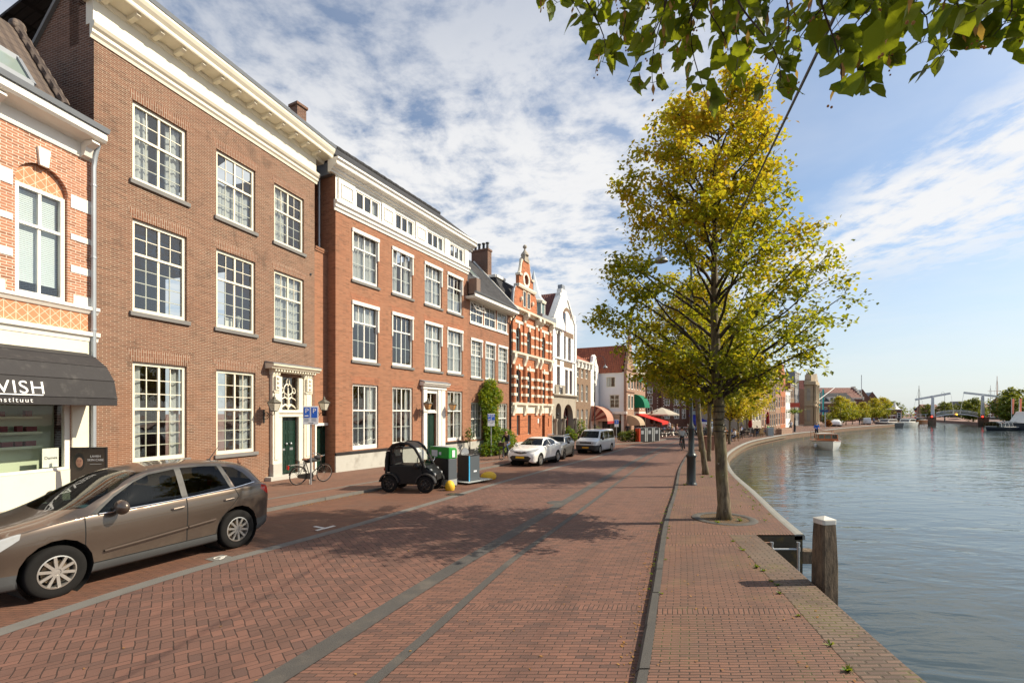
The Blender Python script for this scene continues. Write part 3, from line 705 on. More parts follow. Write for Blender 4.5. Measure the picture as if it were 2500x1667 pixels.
    for zi,(z,xs) in enumerate(((1.62,(-2.1,-1.86,-1.62,-1.4,-1.16)),(1.97,(-2.0,-1.68,-1.38,-1.14)),(2.34,(-2.05,-1.72,-1.2)))):
        for k,x in enumerate(xs):
            b=MB(); w=rr.choice((.12,.14,.22)); b.box(-w/2,w/2,-.05,.05,0,rr.choice((.12,.14)))
            o=b.build('product_box',MT['maroon'],None); bevel(o,.006); o.location=(AX+c*x-s_*.42,AY+s_*x+c*.42,z+.001); o.rotation_euler=(0,0,rotz(11.1))
            tag(o,'dark red product box on the display shelves behind the shop window','box','product boxes on the shop shelves')
MT['maroon']=pm('maroon_carton',(.13,.008,.02),.5,.1,4)
MT['ink']=pm('dark_ink',(.03,.02,.06),.6,.05,3)
MT['sage']=pm('sage_green_panel',(.50,.55,.42),.6,.06,1)
MT['skyglass']=pm('grey_green_skylight',(.22,.27,.25),.08,.05,1,spec=1)
def herrtile():
    m,p=newmat('patterned_terracotta'); v=texco(); x,y,z=sep(v)
    a=M('MULTIPLY',M('ADD',x,z),4.4); b=M('MULTIPLY',M('SUBTRACT',x,z),4.4)
    e=M('MINIMUM',M('ABSOLUTE',M('SUBTRACT',M('FRACT',a),.5)),M('ABSOLUTE',M('SUBTRACT',M('FRACT',b),.5)))
    e2=M('ABSOLUTE',M('SUBTRACT',M('FRACT',M('MULTIPLY',x,4.4)),.5)); e=M('MINIMUM',e,M('MULTIPLY',e2,1.3))
    l=smooth(e,.045,.02); c=mixc(noise(v,5,4),(.48,.2,.10),(.56,.25,.13)); setin(p.inputs['Base Color'],mixc(l,c,(.7,.58,.45))); p.inputs['Roughness'].default_value=.85; return m
MT['herrtile']=herrtile()
shop()
# ---------------------------------------------------------------- tall brown brick house with the cream cornice
def house_a():
    h=house('brick_house',AX,AY,DA,'tall brown brick house with a deep cream cornice and nine sash windows and door')
    W=8.25; cols=[(.95,2.55),(3.58,5.17),(6.05,7.62)]
    fl=[(1.0,3.9),(5.33,8.0),(9.1,11.38)]
    ops=[(a,b,z0,z1) for i,(z0,z1) in enumerate(fl) for k,(a,b) in enumerate(cols) if not(i==0 and k==2)]+[(6.37,7.25,-.02,3.86)]
    wall(h,MT['brickA'],0,W,-.4,12.45,ops,rev=.16)
    sd=MB()   # side gable wall towards the lower shop
    sd.face((0,.002,-.3),(0,3.0,-.3),(0,3.0,12.5),(0,2.75,12.5),(0,1.0,14.2),(0,.62,14.2),(0,.62,13.4),(0,.002,13.4)); sd.box(.0,.25,.62,1.0,12.4,14.25)
    sd.face((W,.002,9),(W,9,9),(W,9,13.0),(W,.002,13.0)); sd.face((0,9,-.3),(W,9,-.3),(W,9,13),(0,9,13)); sd.face((0.01,3,-.3),(0.01,9,-.3),(0.01,9,12.4),(0.01,3,12.4))
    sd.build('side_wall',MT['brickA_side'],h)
    cp=MB(); cp.bar((.02,2.8,12.5),(.02,.98,14.25),.2,.1); cp.build('gable_coping',MT['bluestone'],h)
    cu=[[None,None],['left',None,None],['wide','sides','sides']]
    rows={0:(3,4,.47),1:(2,4,.36),2:(2,3,.42)}
    for i,(z0,z1) in enumerate(fl):
        for k,(a,b) in enumerate(cols):
            if i==0 and k==2: continue
            rt,rb,sp=rows[i]
            c=[['sides','right',None],[None,None,'full'],['wide','half','left']][i][k]
            window(h,a,b,z0,z1,4,rt,rb,sp,'cream',cur=c,sill='bluestone',fw=.1,bot=.12)
            lintel(h,a-.03,b+.03,z1+.005,.30 if i else .36,'lintelA')
    og=MB(); og.box(4.12,4.42,.27,.29,5.42,5.78); og.build('window_card',MT['white'],h)
    for xx,hh in ((3.8,.35),(4.7,.5)): og=MB(); og.lathe([(.05,5.4),(.07,5.5),(.03,5.58),(.06,5.5+hh*.5),(.09,5.4+hh),(.02,5.45+hh)],10,(xx,.3,0)); og.build('window_ornament',MT['white'],h,smooth=True)
    # entablature
    cornice(h,-.10,W+.12,[(0.003,12.36),(-.03,12.36),(-.05,12.44),(-.10,12.5),(-.10,12.58),(-.16,12.64),(-.2,12.72),(-.2,12.78),(0.003,12.8)],'cream','architrave')
    fr=MB(); fr.box(-.04,W+.06,-.035,.25,12.8,13.42); fr.build('frieze',MT['cream'],h)
    cornice(h,-.28,W+.5,[(0.003,13.42),(-.06,13.42),(-.1,13.5),(-.1,13.56),(-.55,13.6),(-.57,13.64),(-.57,13.72),(-.64,13.82),(-.68,13.92),(-.68,14.0),(.3,14.0),(.3,13.42)],'cream','cornice')
    x=.15
    while x<W+.3: 
        md=MB(); md.prism([(-.101,13.598),(-.46,13.598),(-.49,13.52),(-.4,13.47),(-.25,13.45),(-.101,13.43)],x-.06,x+.06,'x'); x+=.655; md.build('modillion',MT['cream'],h)
    gt=MB(); gt.prism([(-.62,14.003),(-.7,14.003),(-.74,14.11),(-.55,14.11)],-.3,W+.52,'x'); gt.build('gutter',MT['lead'],h)
    roof(h,'slate',.25,W+.1,[(-.5,14.02),(2.2,15.0),(5,14.4),(9,13)])
    ch=MB(); ch.box(7.75,8.2,2.2,2.6,13.8,15.5); ch.box(7.7,8.25,2.15,2.65,15.5,15.62); ch.build('chimney',MT['brickA_side'],h)
    # door case
    d=MB()
    for a,b in ((5.84,6.16),(7.5,7.92)):
        d.box(a,b,-.14,.05,.45,3.9); d.box(a-.03,b+.03,-.17,.05,3.9,4.0); d.box(a+.08,b-.08,-.17,-.1,.6,3.3); 
        d.box(a+.06,b-.06,-.24,-.13,3.3,3.85); d.box(a+.02,b-.02,-.2,-.13,3.22,3.3)
        for q in (3.42,3.6,3.76): d.ball(((a+b)/2,-.25,q),.055,n=8,m=5)
    d.box(6.16,6.37,-.08,.1,.45,3.86); d.box(7.25,7.5,-.08,.1,.45,3.86); d.box(6.16,7.5,-.1,.12,2.27,2.54); d.box(6.1,7.56,-.15,-.09,2.42,2.5)
    d.box(5.8,7.96,-.2,.05,4.0,4.12)
    x=5.82
    while x<7.95: d.box(x,x+.07,-.3,-.2,4.03,4.12); x+=.14
    d.prism([(0.0,4.12),(-.33,4.12),(-.36,4.18),(-.42,4.22),(-.44,4.3),(0.0,4.34)],5.6,8.18,'x')
    bevel(d.build('door_surround',MT['cream'],h),.008)
    ld=MB(); ld.prism([(0.0,4.342),(-.45,4.302),(-.45,4.33),(0,4.4)],5.58,8.2,'x'); ld.build('lead_cap',MT['lead'],h)
    st=MB()
    for a,b in ((5.82,6.18),(6.18,6.36),(7.27,7.5),(7.5,7.94)): st.box(a,b,-.19 if b-a>.3 else -.1,.1,-.1,.45)
    st.box(5.6,8.1,-.3,.2,-.25,-.02); bevel(st.build('stone_base',MT['greyplinth'],h),.01)
    dr=MB(); dr.box(6.37,6.80,.09,.13,0,2.27); dr.box(6.82,7.25,.09,.13,0,2.27); dr.box(6.795,6.825,.075,.1,0,2.27)
    for a in (6.43,6.88):
        for z0,z1 in ((.15,.55),(.7,1.6),(1.72,2.1)):
            dr.box(a,a+.31,.075,.09,z0,z0+.03); dr.box(a,a+.31,.075,.09,z1-.03,z1); dr.box(a,a+.03,.076,.09,z0+.03,z1-.03); dr.box(a+.28,a+.31,.076,.09,z0+.03,z1-.03)
    do=dr.build('door',MT['greendoor'],h)
    kn=MB(); kn.ball((6.72,.05,1.18),.05,n=10,m=6); kn.ball((6.95,.05,1.18),.055,n=10,m=6); kn.box(6.55,6.68,.085,.088,.92,1.0); kn.box(6.93,7.1,.085,.088,.92,1.02); kn.build('door_knob',MT['gunmetal'],do,smooth=True)
    # fanlight with a carved scroll grille
    gl=MB(); gl.face((6.37,.11,2.54),(7.25,.11,2.54),(7.25,.11,3.86),(6.37,.11,3.86)); fo=gl.build('fanlight',MT['glass'],h)
    s=MB(); cx=6.81
    def cur(pts,r=.028): s.tube([(p[0],.06,p[1]) for p in pts],r,6)
    cur([(cx,2.56),(cx,2.8),(cx,3.1),(cx,3.45)],[.03,.06,.05,.02])
    for q in (-1,1):
        cur([(cx,2.66),(cx+q*.14,2.76),(cx+q*.28,2.7),(cx+q*.42,2.6)],[.05,.04,.035,.02])
        cur([(cx,2.95),(cx+q*.15,3.05),(cx+q*.3,3.0),(cx+q*.43,2.93)],[.04,.03,.025,.02])
        cur([(cx,3.12),(cx+q*.18,3.22),(cx+q*.2,3.02)],.024)
        cur([(cx+q*(.02+.14*sin(i*.5)+.02*i),3.42+.0*i+.2*cos(i*.5)-.03) for i in range(7)],.024)
        cur([(cx+q*(.30+.11*cos(1.9-i*.55)*(1-i*.06)),3.3+.13*sin(1.9-i*.55)*(1-i*.06)) for i in range(11)],.022)
        cur([(cx,3.5),(cx+q*.08,3.62),(cx+q*.06,3.76),(cx,3.82)],.02)
    s.build('scroll_grille',MT['cream'],fo,smooth=True)
    lantern(h,5.55,2.5,.5); lantern(h,8.25,2.55,.5)
    bt=MB(); bt.lathe([(.05,-.03),(.05,.02)],12,(8.0,0,8.35),'y'); bt.build('wall_anchor',MT['black'],h)
    # low link wall to the neighbour with its own small green door
    k=house('link_wall',AX,AY,DA,'narrow brick link wall with a small green door between the two big houses','wall')
    wall(k,MT['brickB'],W+.003,9.62,-.4,9.5,[(8.35,9.25,-.3,1.86),(8.72,9.28,2.3,2.6)],y=.012,rev=.2)
    c=MB(); c.box(W+.003,9.62,-.03,.25,9.5,9.57); 
    x=W+.02
    while x<9.6: c.box(x,x+.06,-.05,.27,9.57,9.68); x+=.075
    c.build('coping',MT['brickB'],k)
    gd=MB(); gd.box(8.35,9.25,.14,.19,-.12,1.84)
    for i in range(8): gd.box(8.37+i*.11,8.375+i*.11+.01,.13,.14,-.1,1.82)
    gd.build('door',MT['greendoor'],k)
    fm=MB(); fm.box(8.25,8.345,-.03,.15,-.15,1.86); fm.box(9.255,9.37,-.03,.15,-.15,1.86); fm.box(8.25,9.37,-.032,.15,1.865,1.98); fm.build('door_frame',MT['white'],k)
    gr=MB(); 
    for i in range(9): gr.bar((8.72+i*.07,.1,2.3),(8.72+i*.07-.02+.04,.1,2.6),.012,.012)
    for i in range(5): gr.bar((8.72,.11,2.34+i*.055),(9.28,.11,2.34+i*.055),.01,.01)
    gr.build('vent_grille',MT['blackmetal'],k)
    rb=MB(); rb.face((W+.02,2.2,9.4),(9.9,2.2,9.4),(9.9,2.2,14),(W+.02,2.2,14)); rb.face((W+.02,.2,9.45),(9.7,.2,9.45),(9.9,2.2,9.45),(W+.02,2.2,9.45)); rb.build('rear_wall',MT['darkplaster'],k)
    return h
house_a()
# ---------------------------------------------------------------- orange-brown house with the white attic frieze
BX,BY=-7.85,20.9
def house_b():
    h=house('brick_house',BX,BY,DB,'orange brick house of four bays with a white panelled attic storey and dark tiled roof')
    W=10.85; cols=[(1.0,2.68),(3.7,5.32),(6.38,8.02),(8.6,10.25)]; fl=[(.7,3.78),(4.88,7.62),(8.62,10.98)]
    ops=[(a,b,z0,z1) for i,(z0,z1) in enumerate(fl) for k,(a,b) in enumerate(cols) if not(i==0 and k==2)]+[(6.46,7.42,-.3,3.55)]
    wall(h,MT['brickB'],0,W,-.5,11.5,ops,rev=.2); sides(h,MT['brickB'],0,W,-.5,13.0,8)
    for i,(z0,z1) in enumerate(fl):
        for k,(a,b) in enumerate(cols):
            if i==0 and k==2: continue
            c=[['right','sides',None,'wide'],['top',None,'full','full'],['full','wide','full','half']][i][k]
            if i==0: window(h,a,b,z0,z1,4,1,2,.41,'white',fw=.09,bot=.2,cur=c,thin=.03)
            else: window(h,a,b,z0,z1,4,1,2,.34,'white',fw=.08,bot=.15,cur=c,sill='bluestone',box=True,thin=.03)
            if i<2: lintel(h,a-.02,b+.02,z1+.03,.32,'lintelB')
    p=MB(); p.box(-.03,6.1,-.05,.02,-.5,.52); p.box(8.35,W,-.05,.02,-.5,.52); p.build('plinth',MT['greyplinth'],h)
    q=MB(); q.prism([(-.05,.52),(-.09,.54),(-.09,.6),(0.004,.66),(0.004,.52)],-.04,6.1,'x'); q.prism([(-.05,.52),(-.09,.54),(-.09,.6),(0.004,.66),(0.004,.52)],8.35,W,'x'); q.build('plinth_moulding',MT['black'],h)
    cornice(h,-.1,W+.06,[(0.003,11.42),(-.04,11.42),(-.06,11.52),(-.12,11.58),(-.12,11.68),(-.2,11.76),(-.2,11.86),(0.003,11.9)],'white','architrave')
    # attic frieze: wall with window strips, raised panels between
    wins=[(1.15,2.75),(3.88,5.4),(6.56,8.15),(8.8,10.35)]; pans=[(.1,1.08),(2.86,3.8),(5.5,6.48),(8.24,8.72),(10.44,10.85)]
    wall(h,MT['white'],-.03,W+.03,11.9,13.0,[(a,b,12.02,12.82) for a,b in wins],y=-.03,rev=.12,name='attic_frieze')
    for a,b in wins:
        w=MB(); n=3; bw=.1
        w.box(a,b,.0,.06,12.02,12.08); w.box(a,b,.0,.06,12.76,12.82)
        for i in range(4): 
            x=a+(b-a-bw)*i/3; w.box(x,x+bw,-.002,.058,12.08,12.76)
        o=w.build('attic_window',MT['white'],h); g_=MB(); g_.face((a,.04,12.05),(b,.04,12.05),(b,.04,12.8),(a,.04,12.8)); g_.build('pane',MT['glass'],o)
        curtain(o,a,b,12.05,12.8,.15,'right')
    for a,b in pans:
        pp=MB(); pp.box(a,b,-.09,-.031,11.92,12.9)
        if b-a>.6: 
            for (u,v,s,t) in ((a+.14,b-.14,12.08,12.13),(a+.14,b-.14,12.68,12.73)): pp.box(u,v,-.125,-.09,s,t)
            pp.box(a+.14,a+.18,-.125,-.09,12.13,12.68); pp.box(b-.18,b-.14,-.125,-.09,12.13,12.68)
        pp.build('frieze_panel',MT['white'],h)
    cornice(h,-.34,W+.42,[(.1,13.0),(-.1,13.0),(-.12,13.08),(-.22,13.12),(-.22,13.18),(-.42,13.26),(-.44,13.3),(-.44,13.4),(-.52,13.48),(-.52,13.56),(.1,13.56)],'white','cornice')
    rf=MB(); rf.face((-.2,-.45,13.57),(W+.3,-.45,13.57),(W+.2,2.4,15.9),(.2,2.4,15.9)); rf.face((W+.3,-.45,13.57),(W+.3,6,13.5),(W+.2,2.4,15.9)); rf.face((-.2,-.45,13.57),(.2,2.4,15.9),(-.2,6,13.5)); rf.face((.2,2.4,15.9),(W+.2,2.4,15.9),(W+.3,8,13),(-.2,8,13))
    ro=rf.build('roof',MT['slate'],h)
    rg=MB(); n=40; rg.tube([(lerp(.2,W+.2,i/n),2.4,15.93) for i in range(n+1)],[.11 if i%2 else .13 for i in range(n+1)],8); rg.build('ridge_tile',MT['slate'],ro,smooth=True)
    ch=MB(); ch.box(.0,.5,2.5,3.0,13.6,16.9); ch.box(-.06,.56,2.44,3.06,16.9,17.02); ch.build('chimney',MT['brickA_side'],h)
    ch=MB(); ch.box(-.19,-.0,.03,6,13.0,13.55); ch.build('party_wall',MT['lead'],h)
    pipe(h,[(-.12,.9,13.0),(-.12,.9,9.4)],.05,'zinc')
    # entrance
    d=MB()
    for a,b in ((6.12,6.44),(7.5,7.78),(7.86,8.2)): d.box(a,b,-.13,.05,-.2,3.78); 
    d.box(6.44,7.5,-.04,.12,2.42,2.52); d.box(6.44,6.48,-.05,.1,-.2,3.55); d.box(7.43,7.5,-.05,.1,-.2,3.55); d.box(6.44,7.5,-.06,.1,3.55,3.78); d.box(7.78,7.86,-.1,.05,-.2,3.78)
    d.box(6.05,8.28,-.17,.04,3.78,3.96); d.prism([(0,3.96),(-.26,3.96),(-.32,4.06),(-.36,4.08),(-.36,4.14),(0,4.2)],5.92,8.42,'x'); bevel(d.build('door_surround',MT['white'],h),.008)
    c=MB(); c.prism([(0,4.202),(-.38,4.142),(-.38,4.17),(0,4.28)],5.9,8.45,'x'); c.build('lead_cap',MT['lead'],h)
    dr=MB(); dr.box(6.48,6.94,.1,.14,-.2,2.42); dr.box(6.96,7.43,.1,.14,-.2,2.42); dr.box(6.935,6.965,.085,.11,-.2,2.42)
    for a in (6.54,7.02):
        for z0,z1 in ((-.05,.5),(.62,1.5),(1.62,2.3)): dr.box(a,a+.33,.088,.1,z0,z0+.025); dr.box(a,a+.33,.088,.1,z1-.025,z1)
    dr.build('door',MT['greendoor'],h)
    t=MB(); t.box(6.93,6.97,.02,.06,2.52,3.55); t.box(6.48,7.43,.022,.055,2.52,2.6); to=t.build('transom_window',MT['white'],h); g_=MB(); g_.face((6.48,.05,2.52),(7.43,.05,2.52),(7.43,.05,3.55),(6.48,.05,3.55)); g_.build('pane',MT['glass'],to)
    lantern(h,5.95,2.62,.55,warm=True,s=1.05); lantern(h,8.34,2.6,.55,warm=True,s=1.05)
house_b()
# ---------------------------------------------------------------- lower house with the wide white eaves
def house_c():
    h=house('brick_house',BX,BY,DB,'russet brick house with dark tiled roof, broad white eaves and green creeper on its front')
    x0,x1=10.853,16.75; cols=[(11.27,12.7),(13.14,14.53),(15.0,16.4)]; up=[(11.17,12.8),(12.98,14.58),(14.8,16.35)]
    ops=[(a,b,.65,3.12) for a,b in cols]+[(a,b,4.77,7.36) for a,b in cols]+[(a,b,8.42,9.82) for a,b in up]
    wall(h,MT['brickC'],x0,x1,-.6,10.0,ops,rev=.16); sides(h,MT['brickC'],x0,x1,-.6,10.0,7)
    for a,b in cols:
        window(h,a,b,.65,3.12,4,2,3,.45,'white',cur='full',fw=.08,bot=.14)
        window(h,a,b,4.77,7.36,4,3,4,.42,'white',cur='full',fw=.08,bot=.12,sill='bluestone',box=True)
    for k,(a,b) in enumerate(up):
        window(h,a,b,8.42,9.82,4,2,1,.55,'white',cur='full' if k==2 else None,fw=.09,bot=.08,sill='white',y=.0)
    op=MB()   # the top-hung sash that stands open
    for (p,q) in (((11.3,9.75),(12.6,9.75)),((11.3,9.2),(12.6,9.2)),((11.3,9.2),(11.3,9.75)),((12.6,9.2),(12.6,9.75)),((11.95,9.2),(11.95,9.75)),((11.3,9.47),(12.6,9.47))):
        f=lambda s:(s[0],-.02-(9.78-s[1])*.6,s[1]); op.bar(f(p),f(q),.045,.04)
    op.build('open_sash',MT['white'],h)
    p=MB(); p.box(x0,x1,-.04,.02,-.6,.55); p.build('plinth',MT['greyplinth'],h)
    e=MB(); e.box(x0-.3,x1+.1,-.72,.02,9.9,9.95); e.box(x0-.3,x1+.1,-.78,-.7,9.88,10.12)
    x=x0-.25
    while x<x1+.05: e.box(x,x+.075,-.7,-.01,9.8,9.9); x+=.19
    e.build('eaves',MT['white'],h)
    gt=MB(); gt.prism([(-.76,10.122),(-.86,10.122),(-.9,10.2),(-.72,10.2)],x0-.32,x1+.12,'x'); gt.build('gutter',MT['lead'],h)
    bx=MB(); bx.box(x0-.05,x0+.42,-.72,-.1,10.13,11.1); bx.build('gutter_box',pm('brown_timber_box',(.19,.13,.1),.8,.15,4),h)
    r=MB(); r.prism([(-.76,10.14),(3.2,14.35),(3.2,14.27),(-.76,10.04)],x0,x1,'x'); r.face((x0,3.2,14.3),(x1,3.2,14.3),(x1,7,10),(x0,7,10)); ro=r.build('roof',MT['slate'],h)
    v=MB(); v.bar((x1,-.76,10.18),(x1,3.2,14.4),.12,.14); v.build('verge',MT['white'],ro)
    sk=MB(); f=lambda x,t,o:(x,-.76+3.96*t-.73*o,10.14+4.21*t+.69*o)
    for (p,q) in (((13.0,.45),(13.9,.45)),((13.9,.45),(13.9,.85)),((13.9,.85),(13.0,.85)),((13.0,.85),(13.0,.45))): sk.bar(f(*p,.04),f(*q,.04),.06,.1)
    so=sk.build('skylight',MT['lead'],h); g_=MB(); g_.face(f(13,.45,.05),f(13.9,.45,.05),f(13.9,.85,.05),f(13,.85,.05)); g_.build('pane',MT['skyglass'],so)
    pipe(h,[(x1-.02,-.7,9.95),(x1+.02,-.2,9.4),(x1+.03,-.1,9.1),(x1+.03,-.1,-.3)],.05,'black')
house_c()
# ---------------------------------------------------------------- striped neo-renaissance house
MT['palestone']=pm('pale_cream_stone',(.74,.69,.57),.7,.06,2,bump=.15,bs=30,dirt=(.35,.3,.22),ds=1.4,da=.45)
def house_d():
    h=house('striped_house',BX,BY,DB,'red brick house striped with cream stone bands under an ornate scrolled gable and small turret')
    x0,x1=16.87,25.2; cols=[(17.85,18.72),(19.88,20.66),(22.92,23.68)]
    up=[(a,b,7.22,9.18,.36) for a,b in cols]; mid=[(a,b,3.27,5.86,.16) for a,b in cols]; gr=[(18.0,18.56,.66,2.26),(20.05,20.65,.66,2.26),(22.98,23.58,-.4,2.24),(22.4,22.58,1.2,1.95),(24.3,24.48,1.2,1.95)]
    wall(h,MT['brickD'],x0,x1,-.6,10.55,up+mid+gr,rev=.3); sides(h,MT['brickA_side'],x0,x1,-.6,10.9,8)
    for o in up: window(h,*o[:4],cols=1,rt=1,rb=1,split=.38,mat='bluegrey',y=.14,fw=.07,mull=False,bot=.07,arch=.36,cur='full')
    for o in mid: window(h,*o[:4],cols=1,rt=1,rb=1,split=.28,mat='bluegrey',y=.14,fw=.07,mull=False,bot=.07,arch=.16,cur='sides')
    for o in gr[:2]: window(h,*o[:4],cols=1,rt=0,rb=1,mat='bluegrey',y=.16,fw=.07,mull=False,bot=.06,cur='left')
    d=MB(); d.box(22.98,23.58,.2,.26,-.4,2.24); d.build('door',MT['black'],h)
    for o in gr[3:]: 
        g_=MB(); g_.box(o[0],o[1],.1,.14,o[2],o[3]); g_.build('slit_window',MT['black'],h)
    piers=[(17.0,17.62),(19.02,19.62),(21.3,21.95),(22.2,22.75),(24.35,24.95)]; B=[]
    for a,b in piers:
        for z0,z1 in ((3.25,6.2),(7.25,9.75)):
            m=MB(); m.lathe([((b-a)*.36,z0),((b-a)*.36,z1)],10,((a+b)/2,-.05,0)) if z0<4 else m.box(a+.1,b-.1,-.12,.003,z0,z1); m.build('pilaster',MT['brickD'],h,smooth=z0<4)
    spans=[(x0+.003,17.8),(18.77,19.83),(20.71,22.87),(23.73,x1)]
    for a,b in spans:
        B+=[(a,b,-.02,.02,z,z+.22) for z in (3.75,4.45,5.12)]+[(a,b,-.02,.02,z,z+.2) for z in (7.9,8.65)]
    for a,b in piers:
        B+=[(a+.02,b-.02,-.29,.0,z+.003,z+.217) for z in (3.75,4.45,5.12)]+[(a+.07,b-.07,-.15,.0,z+.003,z+.197) for z in (7.9,8.65)]
    B+=[(x0,x1,-.03,.02,5.9,6.12),(x0,x1,-.05,.02,9.5,9.72)]
    pcs(h,'stone_band',MT['palestone'],B)
    for z0,z1,pr in ((2.45,3.22,.22),(6.35,7.2,.26),(10.1,10.62,.42)):
        cornice(h,x0-.02,x1+.04,[(0.003,z1-.34),(-.05,z1-.34),(-.09,z1-.24),(-pr,z1-.16),(-pr-.04,z1),(0.003,z1+.03)],'palestone')
        for a,b in piers:
            m=MB(); m.prism([(-.0,z1-.35),(-pr-.06,z1-.17),(-pr-.05,z1-.45),(-.16,z1-.75),(-.1,z1-1.0),(0,z1-1.02)],a+.12,b-.12,'x'); bevel(m.build('scroll_bracket',MT['palestone'],h),.02)
    m=MB(); m.box(x0,x1,-.04,.02,2.4,2.87); m.build('stone_frieze',MT['palestone'],h)
    pcs(h,'keystone',MT['palestone'],[((a+b)/2-.1,(a+b)/2+.1,-.1,.02,z,z+.42) for a,b in cols for z in (5.86,9.12)])
    pcs(h,'rusticated_joint',MT['brickJ'],[(x0,17.95,-.012,.02,z,z+.03) for z in (.75,1.3,1.85)]+[(18.62,19.98,-.012,.02,z,z+.03) for z in (.75,1.3,1.85)])
    m=MB(); m.box(x0,x1,-.06,.02,-.6,.12); m.build('plinth',MT['greyplinth'],h)
    sg=MB(); sg.box(21.95,22.2,-.04,-.0,1.55,1.95); sg.build('wall_plate',MT['white'],h)
    # gable with an open oculus
    cx=19.6; gx=lambda s:cx+s
    half=[(-2.15,10.62),(-2.15,11.3)]+[(-2.15+.62-.62*cos(t),11.3+1.15*sin(t)) for t in (.5,.9,1.3,1.57)]+[(-1.3,12.5),(-1.3,13.45),(-.95,13.45),(-.72,14.2),(-.62,14.7),(-.3,14.75),(-.25,15.1),(0,15.2)]
    oz,orr=13.25,.44; m=MB()
    for s in (-1,1):
        arc=[(cx+s*-orr*cos(t)*0+s*(-orr)*sin(pi-t*1.0) ,oz+orr*cos(t)) for t in [pi*i/10 for i in range(11)]]
        poly=[(cx+s*-p[0]*-1,p[1]) for p in half]+arc+[(cx,10.62)]
        m.prism(poly,-.06,.24)
    m.build('gable',MT['brickD'],h)
    rg=MB(); rg.lathe([(.42,-.1),(.62,-.1),(.62,-.04),(.42,-.04),(.42,-.1)],20,(cx,0,oz),'y',cap=False); rg.build('oculus_ring',MT['palestone'],h,smooth=True)
    cornice(h,cx-1.62,cx+1.62,[(0.0,12.36),(-.18,12.36),(-.24,12.5),(-.24,12.62),(.26,12.62),(.26,12.36)],'palestone','gable_band')
    cornice(h,cx-1.36,cx-.9,[(0.0,13.36),(-.16,13.36),(-.2,13.52),(.26,13.52),(.26,13.36)],'palestone','gable_band'); cornice(h,cx+.9,cx+1.36,[(0.0,13.36),(-.16,13.36),(-.2,13.52),(.26,13.52),(.26,13.36)],'palestone','gable_band')
    for s in (-1,1):
        m=MB(); m.tube([(cx+s*1.08,.08,13.5),(cx+s*.92,.08,13.8),(cx+s*.8,.08,14.3),(cx+s*.66,.08,14.75)],[.16,.14,.12,.16],8); m.build('gable_scroll',MT['palestone'],h,smooth=True)
        m=MB(); m.tube([(cx+s*2.17,.09,10.7),(cx+s*2.19,.09,11.3),(cx+s*2.0,.09,12.0),(cx+s*1.6,.09,12.42)],.14,8); m.build('shoulder_cap',MT['lead'],h,smooth=True)
    m=MB(); m.box(cx-.42,cx+.42,-.14,.3,14.7,15.0); m.box(cx-.3,cx+.3,-.12,.26,15.0,15.25); m.lathe([(.34,15.25),(.3,15.4),(.12,15.62),(.07,15.75),(.06,15.8),(.16,15.9),(.17,16.0),(.1,16.1),(.02,16.15)],12,(cx,.07,0)); m.build('finial',MT['stone'],h,smooth=True,angle=50)
    for a,b in ((19.0,19.42),(19.8,20.22)):
        m=MB(); m.box(a-.06,b+.06,-.11,-.06,10.95,11.0); m.box(a-.06,a,-.11,-.06,11,12.2); m.box(b,b+.06,-.11,-.06,11,12.2); m.box(a-.06,b+.06,-.112,-.06,12.2,12.26); o=m.build('attic_window',MT['palestone'],h); g_=MB(); g_.face((a,-.075,11),(b,-.075,11),(b,-.075,12.2),(a,-.075,12.2)); g_.build('pane',MT['darkglass'],o)
    for x in (18.55,20.68): 
        m=MB(); m.ball((x,-.15,11.5),.13,sz=1.5,n=8,m=6); m.build('gable_ornament',MT['palestone'],h)
    # roof, turret and tall chimney
    r=MB(); r.prism([(.25,10.6),(1.3,13.0),(6.5,13.2),(8,10.6)],x0+.05,x1-.05,'x'); r.build('roof',MT['slate'],h)
    w=MB(); w.bar((x0+.1,1.3,13.1),(x0+.1,5.5,13.3),.2,.2); w.bar((x0+.1,1.3,13.1),(18.4,1.3,13.1),.2,.2); w.build('roof_fascia',MT['white'],h)
    t=MB(); t.lathe([(.95,10.62),(.95,12.1)],8,(23.25,.95,0),a0=pi/8); to=t.build('turret',MT['turretglass'],h)
    t=MB(); t.lathe([(1.1,12.1),(1.16,12.3),(1.1,12.36)],8,(23.25,.95,0),a0=pi/8); t.build('turret_cornice',MT['palestone'],to)
    t=MB(); t.lathe([(1.05,12.36),(.72,12.75),(.4,13.7),(.01,15.2)],8,(23.25,.95,0),a0=pi/8); t.build('turret_roof',MT['zinc'],to)
    for k in range(8):
        t=MB(); a=2*pi*k/8+pi/8; t.bar((23.25+.96*cos(a),.95+.96*sin(a),10.62),(23.25+.96*cos(a),.95+.96*sin(a),12.1),.1,.1); t.build('turret_post',MT['white'],to)
    gt=MB(); gt.prism([(-.4,10.63),(-.46,10.63),(-.46,10.95),(.3,11.0),(.3,10.63)],22.0,x1,'x'); gt.build('gutter',MT['lead'],h)
    c=MB(); c.box(16.9,17.5,2.0,3.5,12.5,15.2); c.box(16.85,17.55,1.95,3.55,15.2,15.35); co=c.build('chimney',MT['brickA_side'],h)
    for y in (2.2,2.55,2.95,3.3):
        p=MB(); p.lathe([(.11,15.35),(.1,15.8),(.15,15.82),(.15,15.9)],8,(17.2,y,0)); p.build('chimney_pot',MT['black'],co)
MT['bluegrey']=pm('blue_grey_window_paint',(.30,.36,.36),.5,.06,2)
MT['darkglass']=pm('dark_window_glass',(.02,.025,.028),.05,.1,2,spec=.8)
MT['turretglass']=pm('turret_panel',(.16,.22,.2),.2,.2,2,spec=.7)
house_d()
